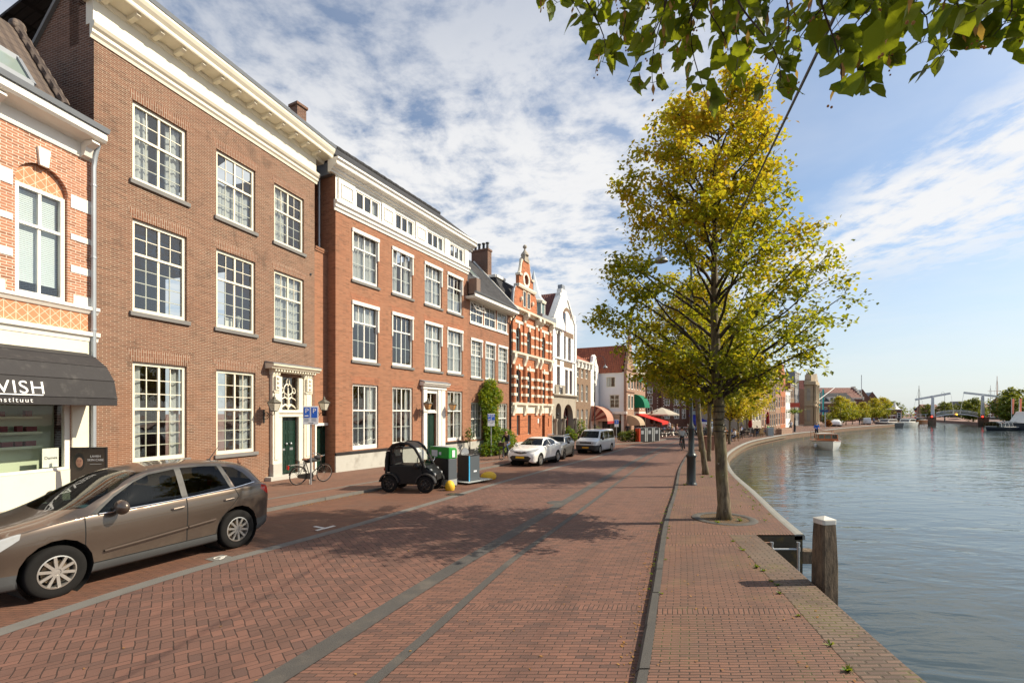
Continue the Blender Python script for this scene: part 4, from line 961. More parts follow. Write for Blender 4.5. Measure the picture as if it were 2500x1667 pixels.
# ---------------------------------------------------------------- white gabled house on a stone arcade
def house_e():
    h=house('white_house',BX,BY,DB,'white plastered house with a stepped gable, dark red windows and a grey stone arcade below')
    x0,x1=25.22,31.7
    ops=[(26.5,27.28,7.75,10.3,.39),(26.5,27.28,4.4,6.85),(28.3,28.85,7.62,9.98),(29.5,30.3,7.62,9.98),(28.66,29.45,4.32,6.72),(29.9,30.72,4.32,6.72),(28.05,28.75,10.35,12.3,.1)]
    wall(h,MT['stucco'],x0,x1,4.1,10.6,ops[:6],rev=.32)
    m=MB(); out=[(x0,10.6),(x0,11.2),(x0+.35,11.25),(27.35,13.6),(27.35,14.0),(27.7,14.05),(27.7,14.5),(28.95,14.5),(28.95,14.05),(29.25,14.0),(29.25,13.6),(31.25,11.5),(31.25,12.5),(x1,12.5),(x1,10.6)]
    m.prism(out[:4]+[(27.35,10.6)],-.001,.5); m.prism([(27.352,10.6)]+out[4:9]+[(29.24,14.05),(29.24,10.6)],-.002,.5); m.prism([(29.25,10.6)]+out[10:],-.001,.5)
    gb=m.build('gable',MT['stucco'],h)
    ch=MB(); ch.box(27.95,28.7,.05,.5,14.5,14.95); ch.build('gable_cap',MT['lead'],h)
    cp=[]
    for p,q in (((x0+.3,11.3),(27.35,13.7)),((29.25,13.7),(31.25,11.6))):
        c=MB(); c.bar((p[0],.2,p[1]),(q[0],.2,q[1]),.62,.14); c.build('gable_coping',MT['stucco'],h)
    for o in ops[:6]: window(h,*o[:4],cols=1,rt=1,rb=1,split=.4,mat='darkred',y=.18,fw=.07,mull=False,bot=.06,arch=(o[4] if len(o)>4 else 0))
    a=MB(); a.box(28.05,28.75,-.03,-.004,10.35,12.3); ao=a.build('attic_window',MT['darkred'],h); g_=MB(); g_.box(28.12,28.68,-.036,-.03,10.45,12.2); g_.build('pane',MT['darkglass'],ao)
    pcs(h,'brown_panel',MT['brickF'],[(28.3,30.7,-.01,.01,6.95,7.45),(26.5,27.28,-.01,.01,7.0,7.6),(28.3,31.0,-.012,.01,10.0,10.5)])
    arch=MB(); po=arc_pts(28.0,30.4,12.0,.9,10); pi_=arc_pts(28.1,30.3,11.8,.75,10)
    for k in range(10): arch.add([(p[0],-.03,p[1]) for p in (po[k],po[k+1],pi_[k+1],pi_[k])],[(0,1,2,3)])
    arch.build('brown_arch',MT['brickF'],h)
    m=MB(); m.prism([(25.5,10.4),(28.0,10.4),(28.0,10.9),(26.9,12.1),(25.6,11.2)],-.25,-.003); m.build('side_gable',MT['stucco'],h)
    arr=MB(); po=arc_pts(26.3,27.48,9.9,.6,12); pi_=arc_pts(26.48,27.3,9.9,.42,12)
    for k in range(12): arr.add([(p[0],-.06,p[1]) for p in (po[k],po[k+1],pi_[k+1],pi_[k])],[(0,1,2,3)])
    arr.build('window_hood',MT['stucco'],h)
    cornice(h,x0-.05,x1+.05,[(0.003,7.52),(-.12,7.55),(-.12,7.65),(0.003,7.7)],'stucco','string_course')
    pcs(h,'corner_pier',MT['stucco'],[(x0,x0+.45,-.12,.003,4.2,11.0),(x1-.45,x1,-.12,.003,4.2,11.6)])
    ga=[(26.1,27.55,-.5,3.35,.72),(28.1,30.9,-.5,3.3,1.4)]
    wall(h,MT['stone'],x0,x1,-.6,4.1,ga,rev=.6,y=-.02,name='arcade')
    cornice(h,x0-.06,x1+.08,[(0.003,3.95),(-.1,3.95),(-.2,4.05),(-.26,4.12),(-.26,4.22),(0.003,4.26)],'stone')
    bl=MB(); bl.box(25.6,26.4,-.24,-.18,4.22,5.0); bl.box(27.4,28.1,-.24,-.18,4.22,5.0); bl.box(25.6,28.1,-.26,-.16,4.98,5.06); bl.build('balcony',MT['stone'],h)
    for x in (25.7,27.85,31.2):
        c=MB(); c.lathe([(.2,-.5),(.2,-.2),(.15,-.15),(.13,1.6),(.2,1.75),(.22,1.9)],12,(x,-.2,0)); c.build('column',MT['stone'],h,smooth=True)
    sf=MB(); sf.box(28.1,30.9,.55,.6,-.5,3.3); sf.box(26.1,27.6,.55,.6,-.5,3.3); sf.build('shop_front',MT['darkglass'],h)
    wf=MB(); 
    for x in (28.9,29.7,30.5): wf.box(x,x+.09,.45,.54,-.5,2.9)
    wf.box(28.1,30.9,.44,.545,1.75,1.86); wf.build('shop_window_frame',MT['darkred'],h)
    text(h,'SOLAL',.42,(28.15,.53,1.25),(pi/2,0,0),MT['white'],'shop_lettering',.01)
    sides(h,MT['stucco'],x0,x1,-.6,10.6,9)
    r=MB(); r.face((x0-.05,.5,10.6),(x0-.05,9,10.6),(28.4,9,14.3),(28.4,.5,14.3)); r.face((x1,.5,10.6),(x1,9,10.6),(28.4,9,14.3),(28.4,.5,14.3)); r.face((x0,9,10.6),(x1,9,10.6),(28.4,9,14.3)); r.build('roof',MT['redtile2'],h)
    lt=MB(); lt.ball((27.8,-.35,2.0),.13,n=8,m=6); lt.ball((25.75,-.35,2.3),.13,n=8,m=6); lt.build('wall_lamp',MT['black'],h)
MT['redtile2']=tilemat('dark_red_pantile',(.20,.055,.035),(.15,.04,.028),(.03,.012,.01))
MT['darkred']=pm('dark_red_paint',(.10,.015,.014),.4,.1,3)
house_e()
# ---------------------------------------------------------------- generic smaller houses
def simple_house(name,px,py,a,W,H,dp,brk,label,floors,cols,frame='white',roofm='slate',rise=2.5,kind='eave',corn=.5,base=-.6,cat='house',group=None,arch=0,sidem=None,detail=True,cm='white',cur=None,open_ground=None,split=.4):
    """floors: list of (z0,z1); cols: list of (x0,x1); kind: eave / gable / flat"""
    h=house(name,px,py,a,label,cat,group)
    ops=[(x0,x1,z0,z1)+((arch,) if arch else ()) for z0,z1 in floors for x0,x1 in cols]
    if open_ground: ops+=open_ground
    wall(h,MT[brk],0,W,base,H,ops,rev=.18); sides(h,MT[sidem or brk],0,W,base,H,dp)
    for o in ops: window(h,*o[:4],cols=2,rt=1,rb=2 if detail else 1,split=split,mat=frame,y=.07,fw=.09,mull=detail,bot=.1,thin=.035,arch=arch if len(o)>4 else 0,cur=cur)
    if kind=='eave':
        roof(h,roofm,-.05,W+.05,[(-.25,H+.02),(dp/2,H+rise),(dp+.2,H)])
        for q in (0,W): g2=MB(); g2.face((q,.01,H),(q,dp,H),(q,dp/2,H+rise-.1)); g2.build('gable_end',MT[sidem or brk],h)
    elif kind=='flat':
        r=MB(); r.box(0,W,0.01,dp,H,H+.12); r.build('roof',MT['lead'],h)
    else:
        n=5; pts=[(0,H)]
        if kind=='step':
            for i in range(n): pts+=[(W*.5*i/n,H+rise*(i+1)/n),(W*.5*(i+1)/n-(.0),H+rise*(i+1)/n)]
            pts=pts+[(W-p[0],p[1]) for p in pts[::-1]]
        elif kind=='bell': pts=[(0,H),(.2,H+.3*rise),(W*.25,H+.55*rise),(W*.32,H+.95*rise),(W*.5,H+rise*1.1),(W*.68,H+.95*rise),(W*.75,H+.55*rise),(W-.2,H+.3*rise),(W,H)]
        else: pts=[(0,H),(W/2,H+rise),(W,H)]
        m=MB(); m.prism(pts,-.004,.3); m.build('gable',MT[brk],h)
        r=MB(); k=rise*.92; r.face((-.02,.3,H),(-.02,dp,H),(W/2,dp,H+k),(W/2,.3,H+k)); r.face((W+.02,.3,H),(W+.02,dp,H),(W/2,dp,H+k),(W/2,.3,H+k)); r.face((0,dp,H),(W,dp,H),(W/2,dp,H+k)); r.build('roof',MT[roofm],h)
    if corn and kind in('eave','flat'): cornice(h,-.08,W+.08,[(0.003,H-corn),(-.06,H-corn),(-.1,H-corn*.4),(-.32,H-.14),(-.36,H+.02),(0.003,H+.05)],cm)
    return h
def row(t,v=0): return BX+.457*t-.889*v, BY+.889*t+.457*v
# taupe house
px,py=row(31.72)
hf=simple_house('brick_house',px,py,DB,5.1,8.0,8,'brickF','narrow taupe brick house with rows of three arched windows and white bracketed cornice',[(6.2,7.18),(3.65,5.55),(.4,2.85)],[(.28,1.08),(1.75,2.52),(3.3,4.12)],roofm='redtile',rise=2.4,corn=.75,arch=.16,frame='white')
pcs(hf,'cornice_bracket',MT['white'],[(x,x+.22,-.3,-.101,7.35,7.82) for x in (.1,1.25,2.5,3.7,4.75)])
px,py=row(36.85)
hg=simple_house('white_house',px,py,DB,3.1,7.5,7,'stucco','slim white plastered house with bell gable beside the taupe brick house',[(3.6,5.9),(6.2,7.3)],[(1.1,2.0)],roofm='redtile',rise=1.6,kind='bell')
aw=MB(); rows=[]
prof=[(-.02+.0-1.9*sin(t),1.5+1.75*cos(t)) for t in [pi/2*i/7 for i in range(8)]]+[(-1.92,1.25)]
for i in range(18):
    x=.1+3.2*i/17; aw.mi=0
for i in range(1): aw.grid([[(x,p[0],p[1]) for p in prof] for x in (.1,3.3)])
for k in range(len(prof)-2):   # striped end cheeks
    aw.mi=k%2
    for x in (.1,3.3): aw.face((x,-.02,1.5),(x,prof[k][0],prof[k][1]),(x,prof[k+1][0],prof[k+1][1]))
aw.mi=2; aw.box(.08,3.32,-1.96,-1.90,1.2,1.5)
MT['awnpink']=clothmat('faded_red_awning_canvas',(.62,.33,.24),.25); MT['awncream']=clothmat('dark_red_awning_stripe',(.28,.05,.04),.2); MT['awnred']=clothmat('red_awning_valance',(.42,.03,.03),.2)
aw.build('awning',[MT['awnpink'],MT['awncream'],MT['awnred']],hg)
# white-sided corner house: long side towards us, stepped brick front to the water
HX,HY=10.66,56.9
def house_h():
    h=house('corner_house',HX,HY,117.2,'corner house with white side wall, steep red tiled roof and stepped brick gable')
    ops=[(.76,1.86,5.5,6.75),(1.17,2.35,3.0,4.6)]
    wall(h,MT['stuccoshade'],-7,2.93,-.7,7.25,ops,rev=.15)
    window(h,*ops[0],cols=2,rt=0,rb=1,mat='cream',cur='left'); window(h,*ops[1],cols=2,rt=1,rb=2,split=.34,mat='cream')
    r=MB(); r.prism([(-.15,7.2),(1.85,10.7),(3.7,7.2)],-7,2.7,'x'); r.build('roof',MT['redtile'],h)
    e=MB(); e.box(-7,2.93,-.1,.0,7.1,7.24); e.build('eaves_board',MT['white'],h)
    # stepped gable at the water end (in the y-z plane at x = 2.93..3.25)
    pts=[(-.15,-.7),(-.15,7.6),(.15,7.6),(.15,8.3),(.5,8.3),(.5,9.1),(.85,9.1),(.85,9.9),(1.25,9.9),(1.25,10.7),(1.6,10.7),(1.6,11.7),(2.1,11.7),(2.1,10.7),(2.45,10.7),(2.45,9.9),(2.85,9.9),(2.85,9.1),(3.2,9.1),(3.2,8.3),(3.55,8.3),(3.55,7.6),(3.75,7.6),(3.75,-.7)]
    g_=MB(); g_.prism(pts,2.93,3.25,'x'); g_.build('stepped_gable',MT['brickK'],h)
    f=MB(); f.lathe([(.16,11.7),(.1,11.9),(.07,12.6),(.12,12.8),(.02,13.2)],8,(3.09,1.85,0)); f.build('finial',MT['stone'],h)
    pcs(h,'gable_step_cap',MT['stone'],[(2.88,3.3,p[0]-.04,p[0]+.38,p[1],p[1]+.08) for p in ((-.15,7.6),(.15,8.3),(.5,9.1),(.85,9.9),(1.25,10.7),(2.1,10.7),(2.45,9.9),(2.85,9.1),(3.2,8.3))])
    pcs(h,'string_course',MT['brickJ'],[(3.25,3.32,-.2,3.8,4.9,5.0),(3.25,3.32,-.2,3.8,7.5,7.6)])
    for y in (.5,2.1):
        for z in (2.9,5.3): 
            w=MB(); w.box(3.25,3.28,y,y+.95,z,z+1.7); o=w.build('window',MT['white'],h); q=MB(); q.box(3.281,3.285,y+.1,y+.85,z+.1,z+1.6); q.build('pane',MT['darkglass'],o)
    s=MB(); s.box(-.5,3.3,-.35,-.02,2.3,2.62); s.build('shop_fascia',MT['white'],h)
    s=MB(); s.box(.3,2.6,-.04,-.003,-.3,2.2); s.build('shop_window',MT['darkglass'],h)
    pcs(h,'shop_pier',MT['white'],[(2.6,2.93,-.1,-.003,-.6,2.3),(-.1,.25,-.1,-.003,-.6,2.3)])
    a=MB(); a.prism([(-.03,2.3),(-.5,2.2),(-.62,1.5),(-.6,1.5),(-.03,1.5)],1.3,2.5,'x'); a.build('awning',MT['awnbeige'],h)
    for i,(y0,y1) in enumerate(((.2,3.0),)):
        a=MB(); prof=[(3.26+1.5*sin(t),.95+1.2*cos(t)) for t in [pi/2*i/6 for i in range(7)]]
        a.grid([[(p[0],y,p[1]) for p in prof] for y in (y0,y1)]); a.face(*[(p[0],y0,p[1]) for p in prof],(3.26,y0,.95)); a.build('awning',MT['awnbeige'],h)
MT['stuccoshade']=pm('shade_tinted_stucco',(.74,.75,.77),.85,.05,1.2,bump=.2,bs=40,dirt=(.55,.53,.5),ds=.7,da=.3)  # white stucco with the bluish shade of the side wall put into its colour
MT['awnbeige']=clothmat('beige_awning_canvas',(.55,.42,.29),.3); MT['awngreen']=clothmat('green_awning_canvas',(.01,.22,.12),.3); MT['awnscarlet']=clothmat('scarlet_awning_canvas',(.75,.03,.02),.3); MT['awnblue']=pm('royal_blue_awning',(.012,.022,.28),.6,.1,4)
house_h()
# pink brick house with green canopies just behind the corner house (front continues along the water end of it)
ix,iy=HX+.889*3.0+.457*3.8, HY-.457*3.0+.889*3.8
hi=simple_house('brick_house',ix,iy,DB,8.0,8.3,6,'brickK','pale brick corner cafe house with green canopies and a bright red sun awning',[(5.4,7.3),(2.9,4.8)],[(1.2,2.1),(3.0,3.9),(4.7,5.6),(6.4,7.3)],kind='flat',corn=.6,cm='palestone')
for k,(a,b,z) in enumerate(((1.1,2.2,7.3),(2.9,4.0,7.3),(4.6,5.7,7.3))):
    m=MB(); m.prism([(-.02,z),(-.75,z-.95),(-.7,z-1.0),(-.02,z-.08)],a,b,'x'); m.build('canopy',MT['awngreen'],hi)
m=MB(); prof=[(-.02-1.35*sin(t),3.1+1.7*cos(t)) for t in [pi/2*i/8 for i in range(9)]]
m.grid([[(x,p[0],p[1]) for p in prof] for x in (.9,4.2)]); m.face(*[(.9,p[0],p[1]) for p in prof],(.9,-.02,3.1)); m.face(*[(4.2,p[0],p[1]) for p in prof],(4.2,-.02,3.1)); m.build('barrel_canopy',MT['awngreen'],hi)
m=MB(); m.prism([(-.02,2.35),(-3.4,1.25),(-3.42,.95),(-3.36,.95),(-3.36,1.2),(-.02,2.25)],1.5,7.5,'x'); m.build('red_awning',MT['awnscarlet'],hi)
pcs(hi,'shop_front',MT['palestone'],[(0,8,-.05,-.003,1.9,2.6),(0,.3,-.06,-.003,-.6,1.9),(7.7,8,-.06,-.003,-.6,1.9)])
m=MB(); m.box(.3,7.7,-.04,-.004,-.6,1.9); m.build('shop_window',MT['darkglass'],hi)
# dark brick gabled houses closing the view
hj=simple_house('gabled_house',19.6,76.5,86,4.6,7.4,9,'brickJ','dark red brick house with stepped gable speckled with pale blocks',[(5.6,6.7),(3.9,5.2),(1.9,3.4)],[(.6,1.45),(2.5,3.4)],rise=2.6,kind='step',roofm='redtile2',sidem='brickJ')
hj2=simple_house('gabled_house',24.25,76.2,86,4.4,5.9,9,'brickJ','dark red brick house with low stepped gable behind the trees',[(3.7,4.7),(1.5,3.1)],[(.5,1.4),(2.1,3.0),(3.4,4.1)],rise=3.3,kind='step',roofm='redtile2')
for hh,W_ in ((hj,4.6),(hj2,4.4)):
    pcs(hh,'pale_block',MT['palestone'],[(x,x+.16,-.02,.01,z,z+.13) for x in (.28,W_-.5,W_*.45) for z in (1.9,2.3,2.7,3.1,3.5,4.0,4.4,4.8)]+[(x,x+.15,-.021,.01,z,z+.15) for z in (3.5,5.3) for x in (.75,1.15,2.6,3.0)])
hb=simple_house('cafe_house',28.7,75.8,84,4.8,7.5,9,'brickJ','brick cafe house with a large royal blue awning',[(3.0,4.9)],[(.4,1.4),(2.2,3.2)],kind='eave',rise=2.4,frame='bluegrey')
m=MB(); m.box(-.1,4.9,-.15,-.01,2.15,2.75); m.build('fascia',MT['bluegrey'],hb)
m=MB(); m.prism([(-.02,2.15),(-1.6,1.2),(-1.62,.35),(-1.56,.35),(-.02,2.0)],-.2,5.2,'x'); bo=m.build('awning',MT['awnblue'],hb)
text(bo,'De Hypotheker',.42,(.55,-1.63,.62),(pi/2,0,0),MT['whiteletter'],'awning_lettering',.006)
m=MB(); m.box(.2,4.6,-.02,-.004,-.6,2.0); m.build('shop_window',MT['darkglass'],hb)
# ================================================================== vehicles
def carpaint(name,col,metal=.35,rough=.32,flake=.06):
    m,p=newmat(name); v=texco()
    c=mixc(noise(v,900,1),tuple(x*(1-flake) for x in col),tuple(min(1,x*(1+flake)) for x in col))
    c=mixc(M('MULTIPLY',smooth(sep(v)[2],.7,.2),smooth(noise(v,4,5,.65),.4,.75,0,.5)),c,(.2,.16,.12))
    setin(p.inputs['Base Color'],c); p.inputs['Metallic'].default_value=metal; p.inputs['Roughness'].default_value=rough
    p.inputs['Coat Weight'].default_value=.9; p.inputs['Coat Roughness'].default_value=.03; return m
MT['carbrown']=carpaint('bronze_brown_car_paint',(.105,.080,.064),.6,.32)
MT['carwhite']=carpaint('pearl_white_car_paint',(.78,.78,.77),.0,.3); MT['cargrey']=carpaint('silver_grey_car_paint',(.15,.15,.15),.5,.35); MT['vanwhite']=carpaint('pale_grey_van_paint',(.60,.63,.66),.1,.3)
MT['carblack']=pm('black_car_plastic',(.02,.02,.021),.55,.15,6,dirt=(.07,.06,.05),ds=5,da=.4)
MT['darktrim']=pm('dark_grey_sill_plastic',(.06,.063,.066),.5,.1,5)
MT['alloy']=pm('silver_alloy',(.55,.53,.50),.32,.08,6,metal=.8)
MT['brassdust']=pm('rusty_brake_disc',(.2,.15,.1),.5,.3,8,metal=.6)
MT['chrome']=pm('chrome_trim',(.7,.7,.7),.15,.02,3,metal=1)
MT['taillight']=pm('red_tail_light',(.42,.012,.008),.12,.1,8,spec=.9); MT['amber']=pm('amber_indicator_lens',(.75,.22,.02),.15,.1,8,spec=.9)
MT['headlight']=pm('clear_headlight_lens',(.34,.35,.36),.1,.15,12,spec=1); MT['seat']=pm('dark_grey_seat_cloth',(.035,.035,.038),.9,.2,8)
MT['plateyellow']=pm('yellow_number_plate',(.80,.50,.02),.45,.02,4); MT['underbody']=pm('black_underbody',(.006,.006,.006),.9,.2,3)
MT['paperblue']=pm('pale_blue_card',(.35,.55,.68),.7,.2,14)
def crs(a,n):
    """Catmull-Rom through control tuples, n steps per span"""
    out=[]
    for i in range(len(a)-1):
        p0=a[max(i-1,0)];p1=a[i];p2=a[i+1];p3=a[min(i+2,len(a)-1)]
        for k in range(n):
            t=k/n; out.append(tuple(.5*((2*q1)+(-q0+q2)*t+(2*q0-5*q1+4*q2-q3)*t*t+(-q0+3*q1-3*q2+q3)*t**3) for q0,q1,q2,q3 in zip(p0,p1,p2,p3)))
    out.append(tuple(a[-1])); return out
def inpoly(p,poly):
    c=False;n=len(poly)
    for i in range(n):
        x1,y1=poly[i];x2,y2=poly[(i+1)%n]
        if (y1>p[1])!=(y2>p[1]) and p[0]<(x2-x1)*(p[1]-y1)/(y2-y1)+x1: c=not c
    return c
def circ(cx,cz,r,n=20): return [(cx+r*cos(2*pi*i/n),cz+r*sin(2*pi*i/n)) for i in range(n)]
def car(root,st,regions,arches,paint,arch_r,hood_x,ns=5):
    """loft a body through stations (x,zb,wb,zs,ws,zr,wr); regions: (part name, view, polygon, material, filter[, label])"""
    S=crs(st,ns); bm=bmesh.new(); rings=[]
    for (x,zb,wb,zs,ws,zr,wr) in S:
        gh=max(0.,min(1.,(zr-zs-.12)/.3)); ze=zr-lerp(.035,.06,gh)
        c=[(wb-.10,zb),(wb,zb+.035),(wb+(ws-wb)*.5+.012,lerp(zb,zs,.42)),(ws+.020,lerp(zb,zs,.74)),(ws-.008,zs),(lerp(ws,wr,.22),lerp(zs,ze,.16)),(lerp(ws,wr,.62)+.012*gh,lerp(zs,ze,.6)),(wr,ze),(wr*.72,lerp(ze,zr,.72)),(wr*.36,lerp(ze,zr,.95)),(0,zr)]
        q=crs(c,3); half=[(y,z) for y,z in q]
        rings.append([bm.verts.new((x,y,z)) for y,z in half]+[bm.verts.new((x,-y,z)) for y,z in half[-2::-1]])
    n=len(rings[0])
    for i in range(len(rings)-1):
        for j in range(n-1): bm.faces.new((rings[i][j],rings[i+1][j],rings[i+1][j+1],rings[i][j+1]))
    bm.faces.new(rings[0]); bm.faces.new(rings[-1][::-1])
    bmesh.ops.recalc_face_normals(bm,faces=bm.faces)
    ax={'s':(0,2),'f':(1,2),'t':(0,1)}
    def ok(f,flt):
        c=f.calc_center_median(); nn=f.normal
        if flt=='side': return abs(c.y)>.28 and abs(nn.y)>.3
        if flt=='low': return abs(c.y)>.3
        if flt=='fwd': return c.x>1
        if flt=='any': return True
        if flt=='front': return c.x>0 and nn.x>.12
        if flt=='rear': return c.x<0 and nn.x<-.12
        return True
    def cut(view,poly,flt):
        a,b=ax[view]; xs=[p[0] for p in poly]; zs=[p[1] for p in poly]
        for i in range(len(poly)):
            p,q=poly[i],poly[(i+1)%len(poly)]; no=[0,0,0]; no[a]=q[1]-p[1]; no[b]=-(q[0]-p[0]); co=[0,0,0]; co[a]=p[0]; co[b]=p[1]
            fs=[f for f in bm.faces if ok(f,flt) and max(v.co[a] for v in f.verts)>min(xs)-.01 and min(v.co[a] for v in f.verts)<max(xs)+.01 and max(v.co[b] for v in f.verts)>min(zs)-.01 and min(v.co[b] for v in f.verts)<max(zs)+.01]
            geo=list({*fs,*[e for f in fs for e in f.edges],*[v for f in fs for v in f.verts]})
            if geo: bmesh.ops.bisect_plane(bm,geom=geo,plane_co=co,plane_no=no,dist=1e-5)
    for cx,cz in arches: cut('s',circ(cx,cz,arch_r,18),'low')
    for r in regions: cut(r[1],r[2],r[4])
    kill=[f for f in bm.faces if any(inpoly((f.calc_center_median().x,f.calc_center_median().z),circ(cx,cz,arch_r,18)) for cx,cz in arches) and abs(f.calc_center_median().y)>.3]
    bmesh.ops.delete(bm,geom=kill,context='FACES')
    grp={}
    for f in bm.faces:
        c=f.calc_center_median(); k=-1
        for i,r in enumerate(regions):
            a,b=ax[r[1]]
            if ok(f,r[4]) and inpoly((c[a],c[b]),r[2]): k=(i,c.y>0) if r[4]=='side' else (i,None); break
        grp.setdefault(k,[]).append(f)
    # smooth shading normals are shared between the pieces, so panel borders stay flush
    bm.normal_update(); made={}
    for k,fs in grp.items():
        idx={};vs=[];ff=[]
        for f in fs:
            l=[]
            for v in f.verts:
                if v not in idx: idx[v]=len(vs); vs.append(v.co.copy())
                l.append(idx[v])
            ff.append(l)
        name='body' if k==-1 else regions[k[0]][0]; mat=paint if k==-1 else MT[regions[k[0]][3]]
        me=D.meshes.new(name); me.from_pydata(vs,[],ff); me.materials.append(mat); me.polygons.foreach_set('use_smooth',[True]*len(ff)); me.update()
        inv=sorted(idx,key=lambda v:idx[v]); me.normals_split_custom_set_from_vertices([v.normal.copy() for v in inv])
        o=D.objects.new(name,me); COL.objects.link(o); o.parent=root; made[k]=o
    bm.free()
    u=MB(); xs=[s[0] for s in st]; u.box(min(xs)+.35,max(xs)-.35,-.52,.52,.24,.5)
    u.build('underbody',MT['underbody'],root)
    for cx,cz in arches:
        w=MB(); 
        for s in (-1,1): w.lathe([(arch_r+.004,s*.3),(arch_r+.004,s*(max(x[4] for x in st)-.03))],24,(cx,0,cz),'y',cap=False)
        w.build('wheel_well',MT['underbody'],root,smooth=True,angle=0)
    return made
def wheel(root,x,y,r,w=.2,side=1,spokes=9,rim='alloy',rr=.64,wide=.055,bolts=5,two=False):
    t=MB(); k=w/2
    t.lathe([(r*rr,-k*.92),(r*.78,-k*1.02),(r*.93,-k*.98),(r*.985,-k*.8),(r,-k*.45),(r,k*.45),(r*.985,k*.8),(r*.93,k*.98),(r*.78,k*1.02),(r*rr,k*.92)],40,(0,0,0),'y',cap=False)
    o=t.build('wheel',MT['rubber'],root,smooth=True,loc=(x,y,r),angle=60)
    R_=r*rr; m=MB(); ys=side*k*.78
    m.lathe([(R_*1.0,side*k*.95),(R_*.93,side*k*.98),(R_*.88,side*k*.7),(R_*.86,-side*k*.6)],40,(0,0,0),'y',cap=False)
    for i in range(spokes):
        a=2*pi*i/spokes+.2
        for q in ((-.11,.11) if two else (0,)):
            c,s=cos(a+q),sin(a+q); m.bar((c*R_*.2,ys,s*R_*.2),(c*R_*.93,ys*1.05,s*R_*.93),wide*.62,.03,up=(0,1,0))
    m.lathe([(.001,ys*1.1),(R_*.2,ys*1.08),(R_*.28,ys*.9)],20,(0,0,0),'y',cap=False)
    ro=m.build('rim',MT[rim],o,smooth=True,angle=35)
    d=MB(); d.lathe([(.001,ys*.45),(R_*.72,ys*.45)],24,(0,0,0),'y',cap=False); d.build('brake_disc',MT['brassdust'] if rim=='alloy' else MT['black'],o)
    b=MB()
    for i in range(bolts): a=2*pi*i/bolts; b.lathe([(.012,ys*.9),(.012,ys*1.12),(.001,ys*1.14)],6,(R_*.33*cos(a),0,R_*.33*sin(a)),'y')
    b.build('wheel_bolt',MT['black'] if rim=='alloy' else MT['alloy'],ro)
def seats(root,xs,y=.36,z=.45,h=.75,hw=.24):
    for x in xs:
        for s in (-1,1):
            m=MB(); m.prism([(x+.25,z),(x+.28,z+.14),(x-.18,z+.16),(x-.36,z+h),(x-.48,z+h),(x-.32,z)],s*y-hw,s*y+hw); m.prism([(x-.36,z+h+.03),(x-.34,z+h+.2),(x-.44,z+h+.22),(x-.47,z+h+.03)],s*y-.13,s*y+.13)
            bevel(m.build('seat',MT['seat'],root),.05,3)
def place(root,phi,wheel_xy,fx,track,sc,zoff=-RD):
    """put the car so that its near front wheel stands on wheel_xy; phi: how far the nose is turned from straight at the camera"""
    f=Vector((-sin(phi),-cos(phi),0)); l=Vector((cos(phi),-sin(phi),0))
    c=Vector((wheel_xy[0],wheel_xy[1],0))-f*fx*sc-l*track*sc
    root.location=(c.x,c.y,g(wheel_xy[1])+zoff+.002); root.rotation_euler=(0,0,math.atan2(f.y,f.x)); root.scale=(sc,)*3
